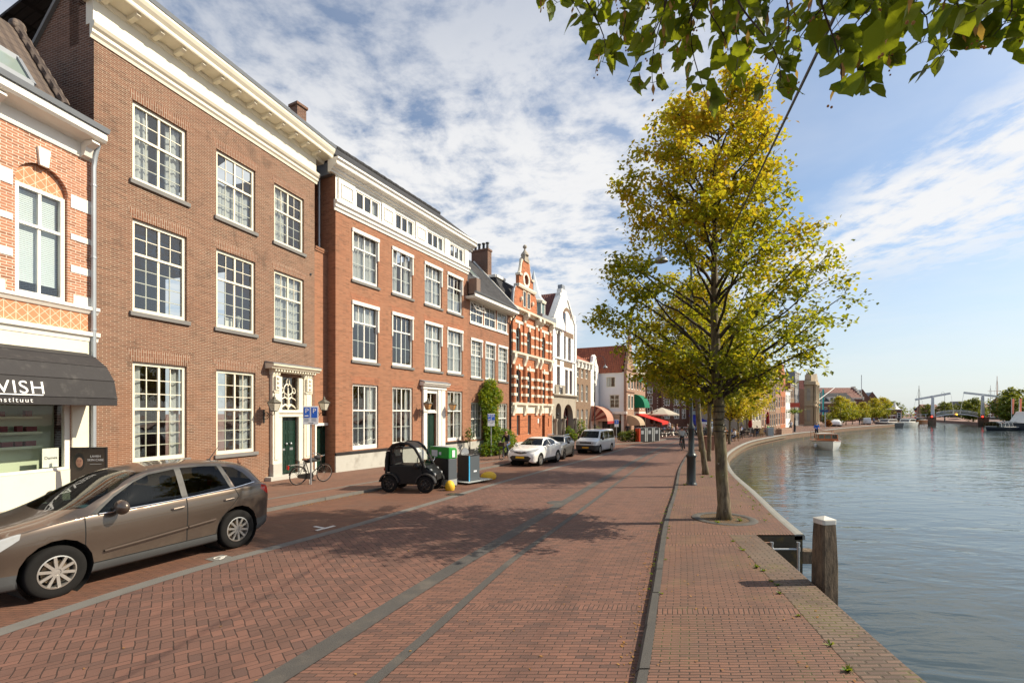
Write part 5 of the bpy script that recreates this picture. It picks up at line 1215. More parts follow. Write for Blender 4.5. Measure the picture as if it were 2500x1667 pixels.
def brown_car():
    r=empty('parked_car',(0,0,0),0,'bronze brown hatchback crossover parked at the kerb in front of the beauty shop','car')
    st=[(2.21,.40,.42,.60,.46,.70,.36),(2.15,.27,.66,.74,.70,.85,.52),(1.96,.23,.80,.86,.82,.95,.62),(1.6,.21,.855,.94,.872,1.015,.66),(1.28,.21,.865,.985,.885,1.075,.68),(1.02,.21,.865,1.0,.885,1.17,.685),(.72,.21,.865,1.0,.885,1.325,.655),(.35,.21,.865,1.005,.885,1.505,.61),(.0,.21,.865,1.015,.885,1.59,.585),(-.5,.21,.865,1.03,.885,1.625,.575),(-1.1,.21,.865,1.055,.885,1.60,.565),(-1.55,.22,.86,1.075,.878,1.535,.55),(-1.8,.25,.845,1.085,.86,1.43,.54),(-1.97,.30,.80,1.07,.825,1.17,.62),(-2.05,.33,.74,1.0,.77,1.04,.62),(-2.10,.42,.62,.80,.66,.86,.5)]
    SM=lambda *q:('panel_gap','s',list(q),'underbody','side')
    reg=[SM((1.035,.35),(1.035,1.01),(1.02,1.01),(1.02,.35)),SM((-.384,.35),(-.384,1.06),(-.404,1.06),(-.404,.35)),SM((-1.262,1.105),(-1.335,.95),(-1.195,.8),(-.975,.6),(-.895,.36),(-.91,.36),(-.99,.6),(-1.21,.8),(-1.352,.95),(-1.28,1.105)),SM((1.02,.345),(1.02,.36),(-.92,.36),(-.92,.345)),
         ('window','s',[(.86,1.035),(.60,1.225),(.30,1.40),(.06,1.487),(-.34,1.53),(-.34,1.062)],'carglass','side'),
         ('window','s',[(-.44,1.068),(-.44,1.538),(-.85,1.53),(-1.10,1.508),(-1.22,1.10)],'carglass','side'),
         ('quarter_window','s',[(-1.31,1.115),(-1.19,1.495),(-1.42,1.45),(-1.58,1.34),(-1.70,1.18),(-1.66,1.13)],'carglass','side'),
         ('window_frame','s',[(.96,1.02),(.60,1.262),(.30,1.43),(.05,1.517),(-.34,1.555),(-.85,1.56),(-1.2,1.53),(-1.27,1.105),(-.40,1.05)],'carblack','side'),
         ('windscreen','f',[(-.73,1.125),(-.45,1.10),(0,1.09),(.45,1.10),(.73,1.125),(.645,1.36),(.555,1.53),(0,1.545),(-.555,1.53),(-.645,1.36)],'carglass','front'),
         ('rear_window','f',[(-.60,1.16),(.60,1.16),(.50,1.46),(-.50,1.46)],'carglass','rear'),
         ('headlight','s',[(2.12,.70),(1.98,.70),(1.72,.86),(1.70,.93),(1.95,.93),(2.12,.86)],'headlight','side'),
         ('tail_light','s',[(-1.82,1.02),(-1.86,1.10),(-2.08,1.02),(-2.10,.88),(-2.0,.90)],'taillight','side'),
         ('door','s',[(1.02,.36),(1.02,1.0),(.88,1.03),(-.385,1.06),(-.39,.36)],'carbrown','side'),
         ('door','s',[(-.405,.36),(-.40,1.06),(-1.27,1.105),(-1.34,.95),(-1.2,.8),(-.98,.6),(-.90,.36)],'carbrown','side'),
         ('sill_trim','s',[(.96,.1),(.96,.345),(-.96,.345),(-.96,.1)],'darktrim','side'),
         ('bumper_trim','s',[(2.3,.1),(1.7,.1),(1.70,.42),(2.3,.46)],'darktrim','any'),('bumper_trim','s',[(-2.2,.1),(-1.7,.1),(-1.72,.46),(-2.2,.50)],'darktrim','any')]
    car(r,st,reg,[(1.335,.36),(-1.335,.36)],MT['carbrown'],.415,1.0,6)
    for s in (-1,1):
        for x in (1.335,-1.335): wheel(r,x,s*.775,.345,.215,s,10,'alloy',.63,.06,6)
    seats(r,(.05,-.95)); m=MB(); m.prism([(.95,.5),(1.0,1.02),(.62,1.07),(.45,.98),(.45,.5)],-.7,.7); m.build('dashboard',MT['seat'],r)
    p=MB(); p.add([(.72,-.62,1.082),(.72,-.25,1.082),(.52,-.25,1.075),(.52,-.62,1.075)],[(0,1,2,3)]); 
    p=MB(); p.box(.70,.86,.15,.52,1.078,1.085); p.build('dashboard_card',MT['paperblue'],r)
    for s in (-1,1):
        m=MB(); m.ball((.64,s*1.02,1.10),.135,.62,1.15,.8,14,10); m.box(.60,.68,s*.86-.08,s*.86+.08,1.02,1.08); m.build('wing_mirror',MT['carbrown_m'],r,smooth=True,angle=60)
        m=MB(); m.tube([(.80,s*.905,.495),(.3,s*.918,.53),(-.385,s*.918,.58)],.019,6); m.tube([(-.405,s*.918,.582),(-.88,s*.912,.615)],.019,6); m.build('side_moulding',MT['mould'],r,smooth=True)
        for x in (-.23,-1.13):
            m=MB(); m.tube([(x+.1,s*.885,.915),(x+.07,s*.922,.92),(x-.09,s*.925,.93),(x-.12,s*.888,.93)],.016,6); m.build('door_handle',MT['carbrown'],r,smooth=True)
        m=MB(); m.tube([(.86,s*.885,1.03),(-.34,s*.872,1.058),(-1.28,s*.868,1.108),(-1.7,s*.845,1.16)],.009,5); m.build('window_strip',MT['chrome'],r,smooth=True)
        m=MB(); m.box(1.13,1.24,s*.882-.006,s*.882+.006,.83,.865); m.build('side_indicator',MT['headlight'],r)
        m=MB(); m.prism([(1.86,.66),(1.72,.78),(1.9,.74),(2.05,.66)],s*.81-.045,s*.81+.035); m.build('indicator',MT['amber'],r)
        m=MB(); m.tube([(.98,s*.15,1.125),(.96,s*.45,1.14),(.9,s*.63,1.17)],.011,5); m.build('wiper',MT['carblack'],r)
    m=MB(); m.tube([(-1.35,.0,1.57),(-1.55,0,1.82)],[.01,.004],6); m.ball((-1.34,0,1.575),.04,sz=.5,n=8,m=5); m.build('aerial',MT['carblack'],r)
    m=MB(); m.lathe([(.085,-.003),(.085,.0),(.08,.002)],20,(-1.52,.872,.90),'y'); m.build('fuel_flap',MT['carbrown'],r,smooth=True,angle=30)
    m=MB(); m.box(2.12,2.2,-.5,.5,.5,.64); m.build('grille',MT['carblack'],r)
    place(r,R(24.2),(-5.10,8.76),-1.335,.885,.98); r.scale=(.975,.985,1.02)
MT['carbrown_m']=MT['carbrown']; MT['mould']=pm('brown_side_moulding',(.075,.055,.045),.75,.1,6,spec=.2)
brown_car()
def white_car():
    r=empty('parked_car',(0,0,0),0,'white compact crossover facing the camera beside the cyclist, first of the parked cars','car')
    st=[(2.2,.36,.5,.55,.55,.72,.4),(2.1,.24,.74,.7,.78,.9,.5),(1.85,.2,.84,.85,.86,.98,.6),(1.3,.2,.86,.98,.885,1.06,.66),(.9,.2,.86,1.0,.885,1.12,.66),(.2,.2,.86,1.02,.88,1.46,.58),(-.3,.2,.86,1.05,.88,1.555,.54),(-.9,.2,.86,1.1,.88,1.53,.52),(-1.5,.22,.87,1.16,.88,1.40,.5),(-1.9,.26,.84,1.1,.84,1.18,.55),(-2.12,.34,.72,.95,.74,1.0,.5),(-2.18,.42,.6,.7,.62,.76,.45)]
    reg=[('window','s',[(.78,1.08),(.2,1.37),(-.25,1.45),(-.3,1.10)],'carglass','side'),('window','s',[(-.36,1.10),(-.32,1.45),(-.9,1.42),(-1.2,1.28),(-1.0,1.15)],'carglass','side'),
         ('windscreen','f',[(-.70,1.12),(.70,1.12),(.50,1.48),(-.50,1.48)],'carglass','front'),
         ('headlight','f',[(.28,.80),(.45,.90),(.84,1.0),(.86,.86),(.6,.78)],'headlight','front'),('headlight','f',[(-.28,.80),(-.45,.90),(-.84,1.0),(-.86,.86),(-.6,.78)],'headlight','front'),
         ('grille','f',[(-.52,.30),(.52,.30),(.66,.5),(.5,.60),(-.5,.60),(-.66,.5)],'carblack','front'),('upper_grille','f',[(-.42,.76),(0,.70),(.42,.76),(.3,.84),(0,.80),(-.3,.84)],'carblack','front'),
         ('sill_trim','s',[(1.7,.1),(1.9,.3),(.9,.4),(-.9,.4),(-2.2,.45),(-2.2,.1)],'carblack','side')]
    car(r,st,reg,[(1.32,.35),(-1.32,.35)],MT['carwhite'],.41,.9,5)
    for s in (-1,1):
        for x in (1.32,-1.32): wheel(r,x,s*.80,.335,.2,s,10,'alloy',.68,.04,5)
        m=MB(); m.ball((.62,s*1.0,1.1),.11,.6,1.1,.8,12,8); m.build('wing_mirror',MT['carwhite'],r,smooth=True)
        m=MB(); m.tube([(2.0,s*.62,.42),(2.04,s*.70,.52)],.035,6); m.build('fog_light',MT['headlight'],r)
        m=MB(); m.box(2.01,2.06,s*.52-.1,s*.52+.1,.80,.84); m.build('indicator',MT['amber'],r)
    m=MB(); m.box(2.195,2.225,-.26,.26,.46,.57); m.build('number_plate',MT['plateyellow'],r)
    m=MB(); m.torus(.07,.012,(2.19,0,.77),'x',16,6); m.build('badge',MT['chrome'],r,smooth=True)
    seats(r,(.0,),h=.7); place(r,R(27),(1.53,24.7),1.32,.9,.93)
def grey_car():
    r=empty('parked_car',(0,0,0),0,'grey compact car with dark roof and lit round headlamp between white car and van','car')
    st=[(2.05,.34,.55,.6,.6,.82,.5),(1.98,.24,.76,.8,.78,.98,.6),(1.7,.2,.87,.94,.88,1.06,.68),(1.1,.2,.89,1.0,.9,1.12,.7),(.85,.2,.89,1.02,.9,1.16,.7),(.45,.2,.89,1.03,.9,1.5,.66),(.0,.2,.89,1.05,.9,1.57,.64),(-1.2,.2,.89,1.07,.9,1.55,.62),(-1.8,.22,.88,1.08,.88,1.46,.6),(-2.05,.28,.8,1.05,.82,1.15,.66),(-2.12,.4,.65,.7,.68,.78,.55)]
    reg=[('window','s',[(.72,1.08),(.42,1.42),(-.2,1.48),(-.2,1.08)],'carglass','side'),('window','s',[(-.28,1.09),(-.28,1.48),(-1.1,1.46),(-1.1,1.1)],'carglass','side'),('quarter_window','s',[(-1.18,1.1),(-1.18,1.45),(-1.7,1.38),(-1.8,1.12)],'carglass','side'),
         ('windscreen','f',[(-.74,1.18),(.74,1.18),(.62,1.49),(-.62,1.49)],'carglass','front'),('grille','f',[(-.5,.35),(.5,.35),(.55,.62),(.42,.82),(-.42,.82),(-.55,.62)],'carblack','front'),
         ('roof','t',[(.5,-.75),(.5,.75),(-1.95,.75),(-1.95,-.75)],'carblack','top'),('sill_trim','s',[(2.2,.1),(2.2,.34),(-2.2,.4),(-2.2,.1)],'carblack','side')]
    reg=[x if x[4]!='top' else x for x in reg if x[0]!='roof']
    car(r,st,reg,[(1.33,.35),(-1.33,.35)],MT['cargrey'],.42,.9,5)
    rf=MB(); rf.grid([[(x,y*w,z-abs(y)**2.5*.05+.012) for y in (-1,-.8,-.5,0,.5,.8,1)] for x,w,z in ((.44,.62,1.5),(.0,.63,1.57),(-.6,.62,1.57),(-1.2,.61,1.55),(-1.8,.58,1.46))]); rf.build('roof',MT['carblack'],r,smooth=True,angle=0)
    for s in (-1,1):
        for x in (1.33,-1.33): wheel(r,x,s*.82,.34,.2,s,5,'black',.66,.09,5)
        m=MB(); m.ball((.6,s*1.02,1.12),.11,.6,1.1,.8,12,8); m.build('wing_mirror',MT['carblack'],r,smooth=True)
        m=MB(); m.lathe([(.001,.05),(.14,.04),(.16,0)],16,(1.93,s*.62,.86),'x'); hl=m.build('headlight',MT['headlight'],r,smooth=True)
        m=MB(); m.torus(.135,.018,(1.985,s*.62,.86),'x',18,6); m.build('light_ring',MT['litring'] if s>0 else MT['chrome'],hl,smooth=True)
        m=MB(); m.tube([(.3,s*.6,1.6),(-1.4,s*.58,1.61)],.025,6); m.build('roof_rail',MT['chrome'],r)
    seats(r,(.0,),h=.7); place(r,R(20),(3.23,28.91),1.33,.9,.9)
MT['litring']=emit('lit_amber_ring_lamp',(1,.55,.12),1.6)
def van():
    r=empty('parked_van',(0,0,0),0,'pale grey passenger van with black bumper parked at the end of the row','van')
    st=[(2.42,.36,.6,.7,.68,.95,.6),(2.36,.26,.8,.9,.84,1.08,.7),(2.15,.24,.9,1.02,.92,1.16,.76),(1.75,.24,.93,1.1,.95,1.26,.78),(1.5,.24,.94,1.12,.95,1.42,.78),(1.0,.24,.94,1.12,.95,1.86,.75),(.6,.24,.94,1.12,.95,1.95,.76),(-.5,.24,.94,1.12,.95,1.97,.78),(-2.0,.24,.94,1.12,.95,1.95,.78),(-2.4,.26,.93,1.12,.93,1.9,.76),(-2.5,.34,.88,1.1,.9,1.6,.75)]
    reg=[('window','s',[(1.38,1.2),(.92,1.72),(.5,1.78),(.5,1.18)],'carglass','side'),('window','s',[(.38,1.18),(.38,1.78),(-.75,1.8),(-.75,1.18)],'carglass','side'),('window','s',[(-.85,1.18),(-.85,1.8),(-2.3,1.76),(-2.3,1.18)],'carglass','side'),
         ('windscreen','f',[(-.80,1.28),(.80,1.28),(.70,1.82),(-.70,1.82)],'carglass','front'),('bumper','s',[(2.6,.1),(2.6,.72),(1.8,.70),(1.75,.1)],'carblack','fwd'),
         ('grille','f',[(-.5,.84),(.5,.84),(.52,.98),(-.52,.98)],'carblack','front'),('headlight','f',[(.55,.80),(.9,.82),(.9,1.02),(.56,.98)],'headlight','front'),('headlight','f',[(-.55,.80),(-.9,.82),(-.9,1.02),(-.56,.98)],'headlight','front')]
    car(r,st,reg,[(1.5,.35),(-1.5,.35)],MT['vanwhite'],.41,1.5,5)
    for s in (-1,1):
        for x in (1.5,-1.5): wheel(r,x,s*.85,.335,.2,s,7,'alloy',.66,.06,5)
        m=MB(); m.ball((1.2,s*1.06,1.25),.14,.5,.8,1.1,12,8); m.build('wing_mirror',MT['carblack'],r,smooth=True)
    m=MB(); m.box(2.40,2.44,-.27,.27,.46,.57); m.build('number_plate',MT['plateorange'],r)
    m=MB(); m.torus(.09,.014,(2.40,0,.92),'x',18,6); m.bar((2.40,-.05,.96),(2.40,0,.87),.014,.014); m.bar((2.40,.05,.96),(2.40,0,.87),.014,.014); m.build('badge',MT['chrome'],r,smooth=True)
    seats(r,(.9,-.3),h=.8,z=.7); place(r,R(30),(6.3,33.6),1.5,.93,.87)
MT['plateorange']=pm('amber_number_plate',(.75,.36,.02),.45,.02,4)
white_car(); grey_car(); van()
# ---------------------------------------------------------------- two-seat electric microcar
MT['microblack']=pm('black_microcar_shell',(.008,.008,.009),.42,.1,5,spec=.35)
def microcar():
    r=empty('microcar',(0,0,0),0,'tiny black two seat electric microcar with clear doors parked by the green waste bin','microcar')
    B=MT['microblack']
    b=MB(); lo=[(-.80,.42),(-.72,.30),(-.36,.26),(-.28,.24),(.32,.24),(.40,.3),(.84,.36),(.87,.50),(.83,.62),(.55,.82),(.45,.86),(-.72,.86),(-.80,.70)]
    b.prism(lo,-.40,.40); bevel(b.build('body',B,r),.05,3)
    for s in (-1,1):
        d=MB(); d.prism([(-.44,.27),(.30,.27),(.44,.40),(.46,.84),(-.60,.84),(-.60,.5)],s*.43-.035,s*.43+.035); do=bevel(d.build('door',B,r),.02)
        f=MB(); f.tube([(-.70,s*.44,.60),(-.71,s*.44,1.0),(-.66,s*.44,1.30),(-.50,s*.43,1.48),(-.25,s*.42,1.55),(.02,s*.42,1.53),(.22,s*.42,1.40),(.38,s*.43,1.15),(.50,s*.44,.90),(.56,s*.44,.78)],[.065,.06,.055,.055,.05,.05,.05,.05,.05,.05],8); f.build('roof_frame',B,r,smooth=True)
        w=MB(); w.face((-.55,s*.44,.86),(.44,s*.44,.86),(.36,s*.435,1.08),(.2,s*.43,1.36),(.0,s*.425,1.47),(-.4,s*.425,1.47),(-.55,s*.43,1.32)); w.build('side_window',MT['clearplastic'],do)
        wf=MB(); wf.tube([(-.55,s*.45,.86),(-.55,s*.45,1.34),(-.40,s*.44,1.48)],.022,6); wf.build('window_frame',B,do,smooth=True)
        for x in (-.60,.60):
            wheel(r,x,s*.46,.268,.14,s,8,'black',.66,.04,4)
            a=MB(); rows=[]
            for i in range(15):
                t=pi*(.04+.92*i/14); rows.append([(x+.33*cos(t),s*yy,.268+.33*sin(t)+.02) for yy in (.36,.46,.545,.55)]+[(x+.29*cos(t),s*.55,.268+.29*sin(t)+.02),(x+.29*cos(t),s*.36,.268+.29*sin(t)+.02)])
            a.grid(rows,close=True); a.face(*rows[0]); a.face(*rows[-1]); a.build('mudguard',MT['carblack'],r,smooth=True,angle=35)
        m=MB(); m.lathe([(.02,-.05),(.085,-.03),(.10,.05),(.09,.06)],14,(.30,s*.53,.84),'y'); m.build('side_scoop',B,r,smooth=True)
        m=MB(); m.tube([(.52,s*.44,.90),(.56,s*.56,1.0)],.012,6); m.ball((.56,s*.58,1.0),.06,.5,1,1,10,6); m.build('wing_mirror',MT['chrome' if s>0 else 'microblack'],r,smooth=True)
        m=MB(); m.ball((-.78,s*.36,.72),.06,n=8,m=6); tl=m.build('tail_light',MT['taillight'],r); m=MB(); m.ball((-.70,s*.45,.69),.045,n=8,m=6); m.build('indicator',MT['amber'],r)
        for x,z in ((.72,.70),(.845,.57)):
            m=MB(); m.lathe([(.001,.05),(.045,.03),(.05,-.03)],10,(x,s*.33,z),'x'); m.build('headlight',MT['headlight'],r,smooth=True)
        for (x,z) in ((-.62,.62),(-.62,1.30)):
            m=MB(); m.box(x-.05,x+.05,s*.49-.005,s*.49+.005,z,z+.022); m.build('hinge',MT['chrome'],do)
    t=MB(); t.grid([[(x,y,z-abs(y)*abs(y)*.12) for y in (-.44,-.3,0,.3,.44)] for x,z in ((-.72,1.2),(-.66,1.36),(-.5,1.51),(-.25,1.575),(.02,1.56),(.2,1.44))]); t.build('roof',B,r,smooth=True,angle=0)
    rr=MB(); rr.box(-.745,-.70,-.42,.42,.84,1.25); rr.build('rear_panel',B,r)
    ws=MB(); ws.grid([[(x-abs(y)*.08,y,z) for y in (-.42,-.2,0,.2,.42)] for x,z in ((.60,.84),(.52,1.0),(.42,1.2),(.27,1.38),(.2,1.44))]); ws.build('windscreen',MT['clearplastic'],r,smooth=True,angle=0)
    h=MB(); h.grid([[(x,y,z-y*y*.15) for y in (-.40,-.2,0,.2,.40)] for x,z in ((.45,.875),(.62,.83),(.78,.70),(.865,.60))]); h.build('bonnet',B,r,smooth=True,angle=0)
    gb=MB(); 
    for i in range(7): gb.box(.872,.882,-.22+i*.07,-.18+i*.07,.38,.56)
    gb.build('grille',MT['carblack'],r)
    s_=MB(); s_.prism([(-.15,.5),(-.12,.66),(-.42,.70),(-.52,1.22),(-.62,1.22),(-.55,.5)],-.36,.36); bevel(s_.build('seat',MT['seat'],r),.04)
    hb=MB(); hb.prism([(-.50,.95),(-.50,1.32),(-.56,1.34),(-.58,.95)],-.2,.2); hb.build('seat_bag',pm('pale_canvas_bag',(.45,.42,.36),.9,.15,6),r)
    pp=MB(); pp.add([(.335,-.36,1.27),(.335,-.12,1.27),(.24,-.12,1.39),(.24,-.36,1.39)],[(0,1,2,3)]); pp.build('window_notice',MT['white'],r)
    st=MB(); st.tube([(.42,-.3,.80),(.42,-.33,.56),(.42,-.33,.45)],.018,6); st.build('door_strut',MT['gunmetal'],r)
    sw=MB(); sw.torus(.14,.016,(.2,.0,.95),'x',16,6); sw.build('steering_wheel',MT['carblack'],r,smooth=True)
    r.location=(-3.38,16.02,g(16)-RD+.002); r.rotation_euler=(0,0,R(-9)); r.scale=(1.05,)*3
microcar()
# ---------------------------------------------------------------- bicycles
MT['bikeframe']=pm('black_bicycle_frame',(.012,.012,.012),.35,.1,6); MT['leather']=pm('brown_saddle_leather',(.16,.06,.025),.55,.15,8); MT['basket']=pm('dark_wicker',(.05,.035,.02),.9,.3,20)
def bicycle(label,group=None,light=False,crate=False):
    r=empty('bicycle',(0,0,0),0,label,'bicycle',group)
    wr=.34; F_=(.54,0,wr); B_=(-.54,0,wr); bb=(-.08,0,.29); st=(-.26,0,.78); hd=(.34,0,.82)
    m=MB(); m.tube([bb,st],.016,8); m.tube([st,hd],.016,8); m.tube([bb,(.37,0,.68)],.018,8); m.tube([hd,(.37,0,.68)],.02,8); m.tube([(.37,.05,.68),(.43,.055,.5),(.54,.05,wr)],.011,6); m.tube([(.37,-.05,.68),(.43,-.055,.5),(.54,-.05,wr)],.011,6)
    for s in (-1,1): m.tube([bb,(B_[0],s*.055,wr)],.011,6); m.tube([st,(B_[0],s*.055,wr)],.009,6)
    m.tube([st,(-.285,0,.88)],.013,6); m.build('frame',MT['bikeframe'],r,smooth=True)
    for c in (F_,B_):
        w=MB(); w.torus(wr-.018,.018,(0,0,0),'y',28,8); wo=w.build('wheel',MT['rubber'],r,smooth=True,loc=c)
        w=MB(); w.torus(wr-.04,.009,(0,0,0),'y',28,6); 
        for k in range(18): a=2*pi*k/18; w.bar((.02*cos(a+.6),.02*(-1)**k,.02*sin(a+.6)),((wr-.04)*cos(a),0,(wr-.04)*sin(a)),.003,.003)
        w.lathe([(.02,-.04),(.02,.04)],8,(0,0,0),'y'); w.build('rim',MT['chrome'],wo)
        f=MB(); n=12; a0,a1=(.15*pi,.95*pi) if c is B_ else (.2*pi,.85*pi); rows=[]
        for k in range(n+1): a=a0+(a1-a0)*k/n; rows.append([(c[0]+(wr+.018)*cos(a),y,wr+(wr+.018)*sin(a)-abs(y)*.3) for y in (-.025,0,.025)])
        f.grid(rows); f.build('mudguard',MT['bikeframe'],r,smooth=True,angle=0)
    s=MB(); s.ball((-.30,0,.91),.10,1.35,.85,.42,12,8); s.ball((-.18,0,.915),.05,1.6,.7,.6,8,6); s.build('saddle',MT['leather'],r,smooth=True)
    h=MB(); h.tube([hd,(.35,0,1.0)],.013,6); h.tube([(.16,.28,1.03),(.30,.27,1.07),(.36,.15,1.04),(.35,0,1.0),(.36,-.15,1.04),(.30,-.27,1.07),(.16,-.28,1.03)],.012,6); ho=h.build('handlebar',MT['chrome'],r,smooth=True)
    k=MB(); k.tube([(.20,.28,1.035),(.10,.28,1.02)],.018,8); k.tube([(.20,-.28,1.035),(.10,-.28,1.02)],.018,8); k.build('grip',MT['leather'],ho)
    c=MB(); pts=[(-.08+.12*cos(t),.29+.12*sin(t)) for t in [pi*(-.5+i/8) for i in range(9)]]+[(-.52+.07*cos(t),.33+.07*sin(t)) for t in [pi*(.5+i/6) for i in range(7)]]; c.prism(pts,-.075,-.035); c.build('chain_guard',MT['bikeframe'],r)
    p=MB(); p.tube([(-.08,-.12,.29),(-.02,-.13,.15)],.011,6); p.tube([(-.08,.12,.29),(-.14,.13,.43)],.011,6); p.tube([(-.08,-.12,.29),(-.08,.12,.29)],.014,6); p.box(-.07,.03,-.22,-.12,.135,.16); p.box(-.19,-.09,.12,.22,.42,.445); p.build('pedal',MT['bikeframe'],r)
    k=MB(); k.tube([(-.9,.06,.74),(-.35,.06,.74)],.007,5); k.tube([(-.9,-.06,.74),(-.35,-.06,.74)],.007,5); k.tube([(-.88,.06,.74),(-.56,.06,.36)],.006,5); k.tube([(-.88,-.06,.74),(-.56,-.06,.36)],.006,5); k.box(-.85,-.8,-.06,.06,.735,.745); k.build('rear_rack',MT['bikeframe'],r)
    t=MB(); t.ball((-.93,0,.68),.035,n=8,m=6); t.build('rear_lamp',MT['taillight'],r)
    t=MB(); t.tube([(-.1,.02,.25),(-.2,.22,.01)],.009,5); t.tube([(-.1,-.02,.25),(-.16,-.16,.01)],.009,5); t.build('kickstand',MT['bikeframe'],r)
    if crate:
        b=MB(); b.box(.30,.62,-.2,.2,.80,.815)
        for (x0,x1,y0,y1) in ((.30,.315,-.2,.2),(.605,.62,-.2,.2),(.315,.605,-.2,-.185),(.315,.605,.185,.2)): b.box(x0,x1,y0,y1,.815,1.02)
        b.build('crate',MT['basket'],r)
    return r
def set_bike(b,x,y,heading,lean=0,dz=0.,sc=1):
    b.location=(x,y,g(y)+dz+.003); b.rotation_euler=(R(lean),0,heading); b.scale=(sc,)*3
bk=bicycle('black city bicycle with brown saddle and saddlebag leaning on the parking sign pole'); set_bike(bk,-7.36,17.2,R(58),6)
m=MB(); m.ball((-.05,.02,.86),.14,2.0,.8,.6,12,8); m.ball((.2,.0,.95),.1,1.4,1,.8,10,6); m.build('saddlebag',MT['seat'],bk,smooth=True)
m=MB(); m.box(-.97,-.94,-.05,.05,.60,.74); m.build('reflector',MT['taillight'],bk)
# ---------------------------------------------------------------- people
MT['skin']=pm('skin',(.50,.28,.19),.55,.08,8); MT['hairgrey']=pm('grey_hair',(.32,.29,.25),.8,.2,20); MT['hairdark']=pm('dark_hair',(.04,.025,.015),.6,.2,20); MT['hairfair']=pm('fair_hair',(.34,.22,.10),.7,.2,20)
CL={}
def cloth(name,col): 
    if name not in CL: CL[name]=pm(name+'_cloth',col,.9,.15,9,bump=.2,bs=40)
    return CL[name]
POSES={ # joints: pelvis, chest, neck, head; elbow, hand, knee, ankle, toe for left (+y) and right; x forward
 'stand':dict(pel=(0,0,.95),chest=(0,0,1.3),neck=(0,0,1.5),head=(.02,0,1.64),el=[(0,.24,1.15),(0,-.24,1.15)],ha=[(.05,.27,.9),(.05,-.27,.9)],kn=[(.03,.1,.5),(.0,-.1,.5)],an=[(0,.11,.08),(-.05,-.11,.08)],to=[(.16,.12,.03),(.12,-.12,.03)]),
 'walk':dict(pel=(0,0,.94),chest=(.03,0,1.29),neck=(.05,0,1.49),head=(.08,0,1.63),el=[(-.1,.24,1.14),(.12,-.24,1.14)],ha=[(-.05,.26,.9),(.3,-.24,.98)],kn=[(.2,.1,.52),(-.08,-.1,.5)],an=[(.25,.1,.08),(-.36,-.1,.14)],to=[(.41,.11,.04),(-.24,-.11,.03)]),
 'sit':dict(pel=(0,0,.5),chest=(.02,0,.84),neck=(.04,0,1.04),head=(.07,0,1.18),el=[(.08,.25,.72),(.08,-.25,.72)],ha=[(.32,.16,.72),(.32,-.16,.72)],kn=[(.44,.12,.5),(.44,-.12,.5)],an=[(.42,.12,.08),(.42,-.12,.08)],to=[(.58,.13,.03),(.58,-.13,.03)]),
 'ride':dict(pel=(-.30,0,.98),chest=(-.16,0,1.31),neck=(-.1,0,1.5),head=(-.05,0,1.64),el=[(.02,.25,1.16),(.02,-.25,1.16)],ha=[(.16,.28,1.05),(.16,-.28,1.05)],kn=[(.14,.12,.86),(.08,-.12,.66)],an=[(-.10,.16,.50),(-.02,-.16,.22)],to=[(.03,.17,.46),(.12,-.17,.17)]),
 'steer':dict(pel=(0,0,.95),chest=(0,0,1.3),neck=(.01,0,1.5),head=(.03,0,1.64),el=[(.12,.25,1.14),(.12,-.25,1.14)],ha=[(.36,.14,1.14),(.36,-.14,1.14)],kn=[(.03,.1,.5),(0,-.1,.5)],an=[(0,.11,.08),(-.05,-.11,.08)],to=[(.16,.12,.03),(.12,-.12,.03)])}
